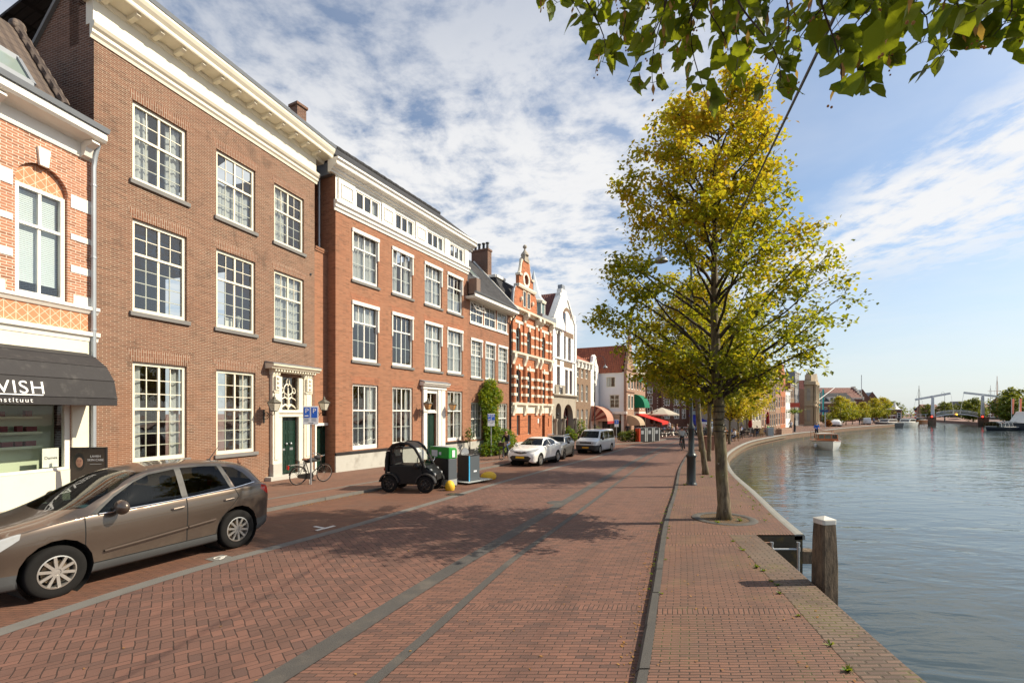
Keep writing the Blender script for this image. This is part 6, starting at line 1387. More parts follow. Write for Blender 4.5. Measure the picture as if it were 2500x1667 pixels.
def person(label,pose,top,legs,hair='hairdark',group=None,bald=False,sleeves=True,h=1.0,detail=True):
    P=POSES[pose]; V=Vector; bm=bmesh.new(); sk=bm.verts.layers.skin.verify(); vs={}
    def add(n,p,r): v=bm.verts.new(V(p)); v[sk].radius=(r,r); vs[n]=v; return v
    def e(a,b): bm.edges.new((vs[a],vs[b]))
    pel,ch,nk,hd=V(P['pel']),V(P['chest']),V(P['neck']),V(P['head'])
    add('pel',pel,.135); vs['pel'][sk].use_root=True; add('waist',pel.lerp(ch,.45),.125); add('chest',ch,.15); add('neck',nk,.06); add('nk2',nk.lerp(hd,.45),.058); add('face',hd,.092); add('crown',hd+V((-.01,0,.07)),.082)
    e('pel','waist');e('waist','chest');e('chest','neck');e('neck','nk2');e('nk2','face');e('face','crown')
    fl=[]
    for i,s in enumerate((1,-1)):
        sh=ch+V((0,s*.17,.13)); el=V(P['el'][i]); ha=V(P['ha'][i]); kn=V(P['kn'][i]); an=V(P['an'][i]); to=V(P['to'][i]); hip=pel+V((0,s*.09,-.05))
        d=(ha-el).normalized(); 
        add(f's{i}',sh,.068); add(f'e{i}',el,.05); add(f'w{i}',ha-d*.06,.033); add(f'h{i}',ha,.04)
        e('chest',f's{i}'); e(f's{i}',f'e{i}'); e(f'e{i}',f'w{i}'); e(f'w{i}',f'h{i}')
        if detail:
            side=d.cross(V((0,0,1))); side=side.normalized() if side.length>.1 else V((1,0,0))
            for k,o in enumerate((-.03,-.01,.012,.032)):
                add(f'f{i}{k}',ha+d*(.05+.012*(1-abs(k-1.5)))+side*o+V((0,0,-.01)),.010); e(f'h{i}',f'f{i}{k}')
                add(f'g{i}{k}',ha+d*(.085+.01*(1-abs(k-1.5)))+side*o+V((0,0,-.035)),.009); e(f'f{i}{k}',f'g{i}{k}')
            add(f't{i}',ha+d*.02+side*(-.055 if i==0 else .055)+V((0,0,.005)),.011); e(f'h{i}',f't{i}')
        add(f'hp{i}',hip,.10); add(f'k{i}',kn,.066); add(f'a{i}',an,.045); add(f'b{i}',to,.04)
        e('pel',f'hp{i}'); e(f'hp{i}',f'k{i}'); e(f'k{i}',f'a{i}'); e(f'a{i}',f'b{i}')
    me=D.meshes.new('person'); bm.to_mesh(me); segs=[(a.verts[0].co.copy(),a.verts[1].co.copy()) for a in bm.edges]
    names={}
    bm.verts.index_update(); key=[None]*len(bm.verts)
    for n,v in vs.items(): key[v.index]=n
    pos=[v.co.copy() for v in bm.verts]; bm.free()
    o=D.objects.new('person',me); COL.objects.link(o); k=o.modifiers.new('skin','SKIN'); k.use_smooth_shade=True; o.modifiers.new('sub','SUBSURF').render_levels=1; o.modifiers['sub'].levels=1
    dg=bpy.context.evaluated_depsgraph_get(); m2=D.meshes.new_from_object(o.evaluated_get(dg)); D.objects.remove(o)
    me=m2; me.name='person'; me.materials.clear()
    for m in (MT['skin'],top,legs,MT['carblack']): me.materials.append(m)
    for p in me.polygons:
        j=min(range(len(pos)),key=lambda q:(pos[q]-p.center).length_squared); n=key[j]
        p.material_index=1 if n in('waist','chest') or n[0]=='s' or (n[0] in 'ew' and sleeves) else 3 if n[0] in 'b' else 2 if n=='pel' or n[:2]=='hp' or n[0] in 'ka' else 0
        p.use_smooth=True
    o=D.objects.new('person',me); COL.objects.link(o); tag(o,label,'person',group); o.scale=(h,)*3
    fc=MB(); c=hd
    for s in (-1,1): fc.ball((c.x+.083,c.y+s*.03,c.z+.015),.011,n=6,m=4)
    fc.box(c.x+.075,c.x+.088,c.y-.02,c.y+.02,c.z-.052,c.z-.046); fc.build('eyes_and_mouth',MT['hairdark'],o)
    ns=MB(); ns.ball((c.x+.093,c.y,c.z-.015),.018,1,.8,1.3,8,6)
    for s in (-1,1): ns.ball((c.x-.005,c.y+s*.09,c.z+.0),.026,.7,.4,1.1,8,6)
    ns.build('nose_and_ears',MT['skin'],o,smooth=True)
    if not bald:
        hm=MB(); hm.ball((c.x-.018,c.y,c.z+.045),.108,1.02,.95,1.02,14,10); hm.v=[(x,y,max(z,c.z+.02 if x>c.x+.02 else c.z-.05)) for x,y,z in hm.v]; hm.build('hair',MT[hair],o,smooth=True,angle=0)
    return o
def put(o,x,y,rz,dz=0.,parent=None):
    o.location=(x,y,g(y)+dz); o.rotation_euler=(0,0,rz)
jk=person('bald man in sunglasses, black jacket and jeans riding a bicycle on the pavement','ride',cloth('black_jacket',(.02,.022,.02)),cloth('blue_denim',(.06,.10,.19)),bald=True,h=.98)
m=MB(); hp=POSES['ride']['head']; m.box(hp[0]+.07,hp[0]+.1,-.07,.07,hp[2]+.0,hp[2]+.035); m.build('sunglasses',MT['black'],jk)
b2=bicycle('dark bicycle with front basket ridden by the bald man',crate=True); ang=R(-115)
put(jk,-.38,28.0,ang,.0); set_bike(b2,-.38,28.0,ang); 
c2=person('cyclist seen from behind in pale jacket and dark trousers riding along the quay road','ride',cloth('pale_jacket',(.42,.46,.47)),cloth('dark_trousers',(.03,.03,.035)),'hairdark',h=1.05)
b3=bicycle('dark bicycle with red rear lamp ridden away from the camera along the quay road'); put(c2,13.15,36.3,R(66),-RD); set_bike(b3,13.15,36.3,R(66),0,-RD,1.05)
# ================================================================== trees
def leafmat(name,stops,trans=.45,zlo=0,zhi=10,zamt=.35):
    m,p=newmat(name); v=texco(); ge=node('ShaderNodeNewGeometry')
    f=M('ADD',M('MULTIPLY',ge.outputs['Random Per Island'],.42),M('MULTIPLY',smooth(noise(v,.9,4,.6),.3,.7),.42))
    f=M('ADD',f,M('MULTIPLY',smooth(sep(v)[2],zlo,zhi),zamt))
    r=node('ShaderNodeValToRGB'); setin(r.inputs[0],f); el=r.color_ramp.elements
    el[0].position,el[0].color=stops[0][0],stops[0][1]+(1,); el[1].position,el[1].color=stops[-1][0],stops[-1][1]+(1,)
    for q,c in stops[1:-1]: e=el.new(q); e.color=c+(1,)
    setin(p.inputs['Base Color'],r.outputs[0]); p.inputs['Roughness'].default_value=.5; p.inputs['Specular IOR Level'].default_value=.4
    t=node('ShaderNodeBsdfTranslucent'); setin(t.inputs[0],mixc(.35,r.outputs[0],(.55,.5,.02),'MIX')); mx=node('ShaderNodeMixShader'); mx.inputs[0].default_value=trans
    out=[n for n in CT.nodes if n.type=='OUTPUT_MATERIAL'][0]
    setin(mx.inputs[1],p.outputs[0]); setin(mx.inputs[2],t.outputs[0]); setin(out.inputs[0],mx.outputs[0]); return m
GREEN,MID,YEL,ORA,BRN=(.055,.115,.010),(.19,.245,.012),(.52,.44,.020),(.60,.33,.02),(.36,.15,.02)
MT['leafbig']=leafmat('linden_leaf_turning_yellow',[(.05,GREEN),(.38,MID),(.66,YEL),(.92,ORA),(1.2,BRN)],.55,3.5,10.5,.34)
MT['leafrow']=leafmat('linden_leaf_green_yellow',[(.05,GREEN),(.42,MID),(.75,YEL),(1.1,ORA)],.5,2,8,.3)
MT['leafyel']=leafmat('linden_leaf_golden',[(.0,MID),(.35,YEL),(.8,ORA),(1.1,BRN)],.5,2,8,.2)
MT['leafgreen']=leafmat('dark_green_leaf',[(.05,(.035,.07,.014)),(.5,(.085,.14,.018)),(.9,(.2,.22,.025))],.4,0,10,.2)
MT['leafvine']=leafmat('bright_creeper_leaf',[(.05,(.03,.09,.01)),(.45,(.09,.20,.015)),(.85,(.26,.30,.02))],.5,0,5,.15)
MT['leafnear']=leafmat('fresh_linden_leaf',[(.05,(.03,.075,.008)),(.45,(.065,.135,.01)),(.8,(.14,.22,.012)),(1.1,(.3,.3,.02))],.5,0,20,.1)
MT['bract']=leafmat('tan_seed_bract',[(.1,(.34,.16,.05)),(.8,(.48,.27,.09))],.4,0,30,0)
def barkmat(name,c1,c2,moss):
    m,p=newmat(name); v=texco(); st=VM('MULTIPLY',v,(1,1,.25)); n=noise(st,14,6,.65)
    c=mixc(smooth(n,.35,.65),c1,c2); c=mixc(smooth(noise(v,2.2,5,.6),.45,.7,0,.6),c,moss); c=mixc(smooth(noise(v,9,3),.66,.74,0,.6),c,(.36,.34,.27))
    setin(p.inputs['Base Color'],c); p.inputs['Roughness'].default_value=.9; setin(p.inputs['Normal'],bumpn(n,.9,.03)); return m
MT['bark']=barkmat('mossy_grey_bark',(.075,.055,.035),(.20,.16,.10),(.13,.125,.04)); MT['barkdark']=barkmat('dark_branch_bark',(.03,.022,.016),(.07,.05,.035),(.06,.055,.03))
def leafcloud(pts,size,rr,mb=None,droop=.3,flat=False):
    """one small pointed leaf face per point"""
    mb=mb or MB()
    for p in pts:
        a=rr.random()*2*pi; el=rr.uniform(-.9,.5)-droop; s=size*rr.uniform(.7,1.25)
        d=Vector((cos(a)*cos(el),sin(a)*cos(el),sin(el))); w=Vector((-sin(a),cos(a),rr.uniform(-.6,.6))).normalized(); n=d.cross(w)
        o=len(mb.v); P=Vector(p)
        mb.v+=[tuple(P),tuple(P+d*s*.45+w*s*.42+n*s*.08),tuple(P+d*s*1.05),tuple(P+d*s*.45-w*s*.42+n*s*.08)]; mb.f.append([o,o+1,o+2,o+3]); mb.m.append(0); mb.uv.append(None)
    return mb
def prof_at(prof,z):
    if z<=prof[0][0]: return prof[0][1:]
    for a,b in zip(prof,prof[1:]):
        if z<=b[0]: t=(z-a[0])/(b[0]-a[0]); return tuple(lerp(p,q,t) for p,q in zip(a[1:],b[1:]))
    return prof[-1][1:]
def make_tree(label,prof,trunk,r0,seed,leaf,nprim=40,nsec=7,ncl=4,nleaf=13,size=.115,spread=.17,group=None,fork=2.6,cut=None,name='linden_tree',barkname='bark',sec=(.45,1.0),wob=.12):
    """trunk: points bottom to top; prof: (z, left, right, depth) half widths of the crown"""
    rr=random.Random(seed); root=empty(name,(0,0,0),0,label,'tree',group)
    ztop=trunk[-1][2]
    def tp(z):
        for a,b in zip(trunk,trunk[1:]):
            if z<=b[2]: t=(z-a[2])/(b[2]-a[2]); return Vector([lerp(p,q,t) for p,q in zip(a,b)])
        return Vector(trunk[-1])
    tb=MB(); zz=[trunk[0][2]+(ztop-trunk[0][2])*i/26 for i in range(27)]
    path=[tp(z)+Vector((rr.uniform(-1,1),rr.uniform(-1,1),0))*.018*(i>0) for i,z in enumerate(zz)]
    rad=[max(.012,r0*(1-.5*min(1,z/max(fork,.1)) *.35)*(1 if z<fork else max(.06,1-(z-fork)/(ztop-fork)*.95))*(1.28-.28*min(1,max(0,z)/.35))) for z in zz]
    tb.tube(path,rad,12); tb.build('trunk',MT[barkname],root,smooth=True,angle=0)
    br=MB(); pts=[]
    zlo,zhi=prof[0][0],prof[-1][0]
    for i in range(nprim):
        z=lerp(zlo,zhi,((i+.5)/nprim)**1.02)+rr.uniform(-.2,.2); z=min(max(z,zlo),zhi); L,Rr,Dp=prof_at(prof,z); a=i*2.39996+rr.uniform(-.3,.3)
        rx=(Rr if cos(a)>0 else L); q=rr.uniform(.55,1.0)**.5
        c=tp(min(z,ztop)); end=Vector((c.x+cos(a)*rx*q,c.y+sin(a)*Dp*q,z))
        rad_=math.hypot(end.x-c.x,end.y-c.y); zs=max(fork*.95,min(z-.75*rad_,ztop-.25)); s=tp(zs)
        n=7; P=[]
        for k in range(n+1):
            t=k/n; b=s.lerp(end,t); b.z=lerp(zs,end.z,t**.85); b+=Vector((rr.uniform(-1,1),rr.uniform(-1,1),rr.uniform(-1,1)))*wob*t*(1-t)*2.2; P.append(b)
        if cut and not cut(end): continue
        br.tube(P,[lerp(max(.018,min(r0*.42,.016+.012*rad_)),.007,k/n) for k in range(n+1)],5,cap=False)
        for j in range(nsec):
            t=rr.uniform(.3,1.0) if j else 1.; k=min(n-1,int(t*n)); b=P[k].lerp(P[k+1],t*n-k)
            out=(end-s); out.z*=.5; out.normalize()
            d=(out*.7+Vector((rr.uniform(-1,1),rr.uniform(-1,1),rr.uniform(-.7,.9)))).normalized(); l=rr.uniform(*sec); e=b+d*l+Vector((0,0,-.12*l))
            if cut and not cut(e): continue
            m=b.lerp(e,.5)+Vector((rr.uniform(-.06,.06),rr.uniform(-.06,.06),.06)); br.tube([b,m,e],[.009,.006,.003],4,cap=False)
            for c_ in range(ncl):
                u=.25+.8*(c_+rr.random())/ncl; q_=b.lerp(m,min(1,u*2)) if u<.5 else m.lerp(e,(u-.5)*2)
                for _ in range(nleaf):
                    v=q_+Vector((rr.gauss(0,spread),rr.gauss(0,spread),rr.gauss(-.03,spread*.75)))
                    if not cut or cut(v): pts.append(v)
    br.build('branches',MT['barkdark'],root,smooth=True,angle=0)
    leafcloud(pts,size,rr).build('crown',MT[leaf],root)
    return root
# the large lime on the quay: ragged pyramid, longer to the right
T1=make_tree('tall lime tree turning yellow at the bend of the quay beside the lamp post',
    [(3.25,1.1,1.3,1.2),(3.75,2.0,2.3,1.9),(4.4,2.5,3.0,2.2),(5.1,2.8,3.25,2.4),(5.8,3.0,2.6,2.3),(6.5,2.2,1.6,2.1),(7.3,1.7,.9,1.7),(8.2,2.3,1.2,1.6),(8.9,2.0,1.1,1.4),(9.4,1.3,.8,1.0),(9.9,.5,.4,.5)],
    [(0,0,-.05),(-.03,0,.8),(-.1,0,2.2),(-.17,.02,3.4),(-.22,0,5),(-.22,0,7),(-.15,.02,8.6),(-.08,0,9.9)],.142,11,'leafbig',nprim=74,nsec=8,ncl=3,nleaf=19,size=.098,spread=.12,fork=2.9,sec=(.35,.75))
T1.location=(4.93,10.93,g(10.93))
ringb=MB()
for z in (2.05,2.2,2.32,2.5,2.62): ringb.torus(.138,.012,(-.10-.03*(z-2),0,z),'z',16,5)
ringb.build('trunk_strap',MT['black'],T1,smooth=True)
RP=[(4.2,.8,.8,.8),(4.6,2.0,2.0,2.0),(5.0,2.8,2.8,2.8),(5.6,2.7,2.7,2.7),(6.4,2.0,2.0,2.0),(7.3,1.1,1.1,1.1),(7.9,.4,.4,.4)]
T2=make_tree('leaning lime tree with green yellow crown just behind the lamp post',RP,[(0,0,-.05),(-.12,0,1.0),(-.3,.05,2.4),(-.4,.05,4),(-.45,0,6),(-.4,0,7.6)],.13,23,'leafrow',nprim=60,nsec=7,ncl=4,nleaf=11,size=.12,fork=3.5,group='lime trees along the quay')
T2.location=(8.28,20.1,g(20.1)); T2.scale=(.94,.94,1)
row=[(11.2,26.8,1.5,.95,'lime tree of the quay row, second behind the lamp post'),(13.9,34.6,.4,.92,'slender leaning lime tree beside the brown planter box'),(15.9,37.3,3.6,.9,'lime tree of the quay row behind the brown planter box')]
for x,y,rz,sc,lab in row:
    t=copy_tree(T2); t.location=(x,y,g(y)); t.rotation_euler=(0,0,rz); t.scale=(sc,)*3; t['label']=lab
SP=[(2.75,.6,.6,.6),(3.1,1.7,1.7,1.7),(3.6,2.7,2.7,2.7),(4.6,2.5,2.5,2.5),(5.6,1.6,1.6,1.6),(6.3,.7,.7,.7),(6.6,.2,.2,.2)]
T3=make_tree('golden lime tree over the cafe terrace at the quay bend',SP,[(0,0,-.05),(.05,0,1),(.1,.05,2.4),(.1,0,4),(.05,0,6.4)],.11,31,'leafyel',nprim=34,nsec=6,ncl=3,nleaf=11,size=.19,spread=.22,fork=2.2,group='golden lime trees along the terrace')
T3.location=(19.7,42.6,g(42.6))
for x,y,rz,sc,lab in ((25.3,52.5,1,1.0,'second golden lime tree along the terrace with closed red parasol under it'),(31.0,61.8,2.2,1.12,'third golden lime tree along the terrace')):
    t=copy_tree(T3); t.location=(x,y,g(y)); t.rotation_euler=(0,0,rz); t.scale=(sc,)*3; t['label']=lab
FP=[(1.9,.7,.7,.7),(2.5,2.2,2.2,2.2),(3.6,2.6,2.6,2.6),(5.0,2.1,2.1,2.1),(6.3,1.0,1.0,1.0),(6.9,.3,.3,.3)]
T4=make_tree('small amber lime tree by the blue sign post on the far quay',FP,[(0,0,-.05),(0,0,1.8),(.05,0,4),(0,0,6.7)],.12,41,'leafrow',nprim=26,nsec=5,ncl=3,nleaf=10,size=.27,spread=.24,fork=1.9,group='lime trees of the far quay')
T4.location=(72.0,103,-.4); T4.scale=(.92,)*3
for k,(x,y,rz,sc,lab) in enumerate(((77.5,109,1,.86,'amber lime tree second from the blue sign post'),(85.5,118,2,.78,'rounded lime tree in the gap of the far quay row'),(91,122,3,.8,'lime tree third from the moored motor boats'),(101,131,4,.98,'tall lime tree second from the moored motor boats'),(109,138,5,1.05,'tall lime tree nearest the moored motor boats'))):
    t=copy_tree(T4); t.location=(x,y,-.4); t.rotation_euler=(0,0,rz); t.scale=(sc,)*3; t['label']=lab
# the lime above the camera: its trunk stands beside the camera, the lowest twigs hang into view
def hanging_tree():
    vis=lambda p:p[2]>2.42+.885*max(p[1],.05)+.12
    t=make_tree('green lime tree hanging its lowest leafy twigs over the street above the camera',[(5.0,2.4,2.4,2.6),(6.3,3.2,3.4,3.6),(7.6,3.0,3.6,3.8),(9,2.2,2.8,2.8),(10.2,.6,.6,.6)],[(0,0,-.05),(.05,.1,2),(.3,.3,4),(.6,.9,6),(.7,1.2,8.2),(.7,1.3,10)],.2,51,'leafnear',nprim=44,nsec=6,ncl=3,nleaf=9,size=.12,spread=.2,fork=3.4,cut=lambda p:(p[2])>2.42+.885*max(p[1]-.4,.05)+.15)
    t.location=(2.45,-.4,g(0)); bx,by=2.45,-.4
    tips=TIPS
    rr=random.Random(9); tw=MB(); lf=MB(); bc=MB()
    def near_leaf(p,d,s,curl):
        """heart-shaped toothed leaf folded along its midrib"""
        d=Vector(d).normalized(); w=d.cross(Vector((rr.uniform(-.5,.5),rr.uniform(-.5,.5),1))); w=w.normalized() if w.length>.05 else Vector((1,0,0)); n=w.cross(d); P=Vector(p)
        prof=[(.0,.04),(-.06,.22),(.02,.40),(.16,.50),(.34,.52),(.52,.45),(.70,.32),(.86,.16),(1.04,.0)]
        o=len(lf.v); mid=[]
        for (u,h) in prof: lf.v.append(tuple(P+d*s*max(u,0)+n*(-curl*s*u*u*.45)))
        for q in (-1,1):
            for i,(u,h) in enumerate(prof): lf.v.append(tuple(P+d*s*u+w*q*h*s*(1+.07*(-1)**i)+n*s*(h*h*.45-curl*u*u*.45+rr.uniform(-.02,.02))))
        m=len(prof)
        for q in (0,1):
            b=o+m+q*m
            for i in range(m-1):
                f=[o+i,o+i+1,b+i+1,b+i]; lf.f.append(f if q else f[::-1]); lf.m.append(0); lf.uv.append(None)
    for (x,y,z) in tips:
        zt=2.42+.885*y+rr.uniform(.10,.22); x0=x+rr.uniform(-.12,.2); y0=y+rr.uniform(-.15,.05); n=max(3,int((zt-z)/.055)); P=[]
        for k in range(n+1):
            u=k/n; P.append(Vector((lerp(x0,x,u)+.05*sin(u*5+x*9),lerp(y0,y,u)+.04*sin(u*4+y*7),lerp(zt,z+.06,u))))
        up=Vector((lerp(x0,bx+.6,.35),lerp(y0,by+1.0,.35),zt+.35)); tw.tube([up]+P,[.007]+[lerp(.0055,.0016,k/n) for k in range(n+1)],5,cap=False)
        for k,p in enumerate(P):
            for rep in range(2):
                if rr.random()<(.5 if rep else .12) and k<n: continue
                a=rr.random()*2*pi; s=rr.uniform(.055,.10)*(1.0 if y>1.4 else .95); dd=Vector((cos(a)*.8,sin(a)*.6,-rr.uniform(.15,1.1))); st=p+Vector((cos(a)*.02,sin(a)*.02,-.005))
                near_leaf(st,dd,s,rr.uniform(-.3,.9)); tw.tube([p,st],.0014,4,cap=False)
            if rr.random()<.42:
                a=rr.random()*2*pi; q=p+Vector((cos(a)*.03,sin(a)*.03,-.02)); e=q+Vector((cos(a)*.015,sin(a)*.015,-rr.uniform(.05,.075))); w=Vector((-sin(a),cos(a),0))*.009
                o=len(bc.v); mq=q.lerp(e,.5); bc.v+=[tuple(q),tuple(mq+w),tuple(e),tuple(mq-w)]; bc.f.append([o,o+1,o+2,o+3]); bc.m.append(0); bc.uv.append(None)
                for _ in range(2): bc.ball((e.x+rr.uniform(-.012,.012),e.y+rr.uniform(-.012,.012),e.z-.018+rr.uniform(-.01,.01)),.0045,n=6,m=4)
    loc=lambda mb: mb.xf(lambda x,y,z:(x-bx,y-by,z))
    loc(tw).build('twigs',MT['barkdark'],t,smooth=True,angle=0); loc(lf).build('hanging_leaves',MT['leafhang'],t); loc(bc).build('seed_bracts',MT['bract'],t)  # the bract mesh holds tan seed bracts with their small round seeds
def hangleaf():
    m=leafmat('hanging_linden_leaf',[(.05,(.04,.10,.007)),(.4,(.085,.17,.009)),(.8,(.17,.26,.013)),(1.1,(.30,.30,.02))],.55,0,20,.1); return m
MT['leafhang']=hangleaf()
TIPS=[(0.14,2.90,4.93),(0.23,2.80,4.77),(0.35,2.70,4.57),(0.43,2.60,4.57),(0.48,2.50,4.24),(0.52,2.40,4.22),(0.66,2.70,4.58),(0.62,2.30,4.01),(0.76,2.60,4.43),(0.71,2.20,3.92),(0.87,2.50,4.33),(0.86,2.30,4.12),(0.93,2.30,3.93),(1.10,2.60,4.46),(1.08,2.40,4.24),(1.20,2.50,4.17),(1.34,2.60,4.43),(1.08,2.00,3.72),(1.22,2.20,3.90),(1.37,2.40,4.22),(1.55,2.60,4.50),(1.43,2.30,4.10),(1.13,1.70,3.74),(1.10,1.60,3.50),(1.35,1.90,3.81),(1.50,2.00,3.73),(1.73,2.20,4.05),(0.99,1.25,3.42),(0.95,1.15,3.37),(1.79,2.10,4.01),(1.86,2.10,3.90),(1.83,2.00,3.95),(1.82,1.90,3.92),(1.90,1.90,3.84),(1.35,1.30,3.49),(2.02,1.90,3.86),(1.96,1.80,3.75),(1.02,2.30,4.37),(0.87,2.70,4.72),(1.26,1.70,3.85),(1.48,1.50,3.70),(0.56,2.80,4.82),(1.57,1.80,3.95),(1.25,2.20,4.30),(2.05,2.20,4.27),(0.92,2.40,4.41),(1.50,2.30,4.35),(0.69,2.50,4.52)]
hanging_tree()
c=MB(); n=14; A_=Vector((1.58,2.0,4.54)); B_=Vector((4.78,10.88,6.0))
c.tube([Vector((1.2,.95,4.36)).lerp(B_,i/n) for i in range(n+1)],.011,6); tag(c.build('cable',MT['black']),'thin black cable running from the lime trunk up through the hanging leaves','cable')
# ================================================================== street furniture
def lamppost(x,y,label,flip=1,sc=1.0,group='tall lamp posts with curled arms'):
    r=empty('lamp_post',(x,y,g(y)),0,label,'lamp post',group); r.scale=(sc,)*3
    m=MB(); m.lathe([(.20,-.05),(.20,.04),(.17,.07),(.155,.12),(.150,.95),(.175,1.0),(.19,1.05),(.17,1.09),(.14,1.12),(.135,1.16),(.105,1.2),(.10,1.95),(.125,1.98),(.125,2.05),(.07,2.16),(.055,2.3),(.05,5.0),(.038,8.2)],18); m.build('pole',MT['blackmetal'],r,smooth=True,angle=50)
    a=MB(); pts=[(0,0,8.15)]+[(-flip*(.55-.55*cos(t)),0,8.45+.75*sin(t)) for t in [pi*i/12 for i in range(11)]]+[(-flip*1.08,0,8.25)]
    a.tube([(0,0,8.1),(0,0,8.45)]+pts[1:],.026,8); a.tube([(0,0,8.1),(-flip*.15,0,8.0),(-flip*.4,0,7.98),(-flip*.62,0,8.1),(-flip*.6,0,8.25),(-flip*.5,0,8.22)],.016,6); a.build('curled_arm',MT['blackmetal'],r,smooth=True)
    d=MB(); d.lathe([(.02,.32),(.05,.28),(.06,.2),(.16,.14),(.24,.02),(.25,-.02),(.22,-.02),(.001,-.1)],16,(-flip*1.08,0,8.0)); d.build('lamp_shade',MT['lead'],r,smooth=True,angle=40)
    return r
lamppost(6.42,16.83,'tall dark lamp post with curled arm in front of the lime trees')
lp2=lamppost(7.4,42.0,'lamp post with grey bell lamp rising behind the parked van',-1,.86)
lamppost(42.3,70.3,'lamp post with hanging flower basket near the cyclist on the far quay',1,.98)
lamppost(85,128,'lamp post with curled arm in front of the dark tiled far roof',1,1.05)
lamppost(140,152,'lamp post by the bridge keeper hut',1,1.05)
def signpost(x,y,label,h=2.8,w=.52,hh=.66,rz=0,kind='pp',sc=1.0):
    r=empty('parking_sign',(x,y,g(y)),rz,label,'sign','parking signs'); r.scale=(sc,)*3
    m=MB(); m.tube([(0,0,-.05),(0,0,h-.02)],.03,10); m.build('pole',MT['gunmetal'],r,smooth=True)
    b=MB(); b.box(-w/2,w/2,-.05,-.035,h-hh,h); bo=bevel(b.build('sign_plate',MT['signwhite'],r),.02); bo.modifiers['bev'].width=.006
    if kind=='pp':
        for s in (-1,1):
            q=MB(); q.box(s*.125-.10,s*.125+.10,-.055,-.051,h-.42,h-.05); q.build('blue_panel',MT['signblue'],bo)
            text(bo,'P',.24,(s*.125,-.058,h-.25),(pi/2,0,0),MT['whiteletter'],'letter',.001,'CENTER')
        l=MB(); l.box(-.19,-.07,-.058,-.0565,h-.37,h-.33); l.box(-.21,-.17,-.058,-.0566,h-.36,h-.34); l.build('lorry_symbol',MT['whiteletter'],bo)
        for i in range(5):
            for s in (-1,1): q=MB(); q.box(s*.125-.09,s*.125+.09-.03*(i%2),-.0535,-.051,h-.46-i*.022,h-.454-i*.022); q.build('small_print',MT['printgrey'],bo)
        q=MB(); q.prism([(-.08,h-.606),(.06,h-.606),(.06,h-.595),(.11,h-.612),(.06,h-.629),(.06,h-.618),(-.08,h-.618)],-.0545,-.051); q.build('arrow',MT['black'],bo)
    else:
        q=MB(); q.box(-.19,.19,-.055,-.051,h-.42,h-.05); q.build('blue_panel',MT['signblue'],bo); text(bo,'P',.3,(0,-.058,h-.35),(pi/2,0,0),MT['whiteletter'],'letter',.001,'CENTER')
    return r
MT['signwhite']=pm('white_sign_face',(.72,.74,.77),.4,.03,4); MT['signblue']=pm('blue_sign_face',(.015,.11,.55),.4,.03,4); MT['printgrey']=pm('grey_print',(.33,.35,.38),.6,.05,4)
signpost(-7.25,16.93,'double blue parking sign on a grey pole beside the leaning city bicycle',2.82,rz=R(14))
signpost(-1.34,30.19,'double blue parking sign in front of the green creeper',2.75,.46,.8,rz=R(12))
signpost(10.0,45.0,'single blue parking sign beside the hedge behind the van',2.2,.42,.7,kind='p',rz=R(8))
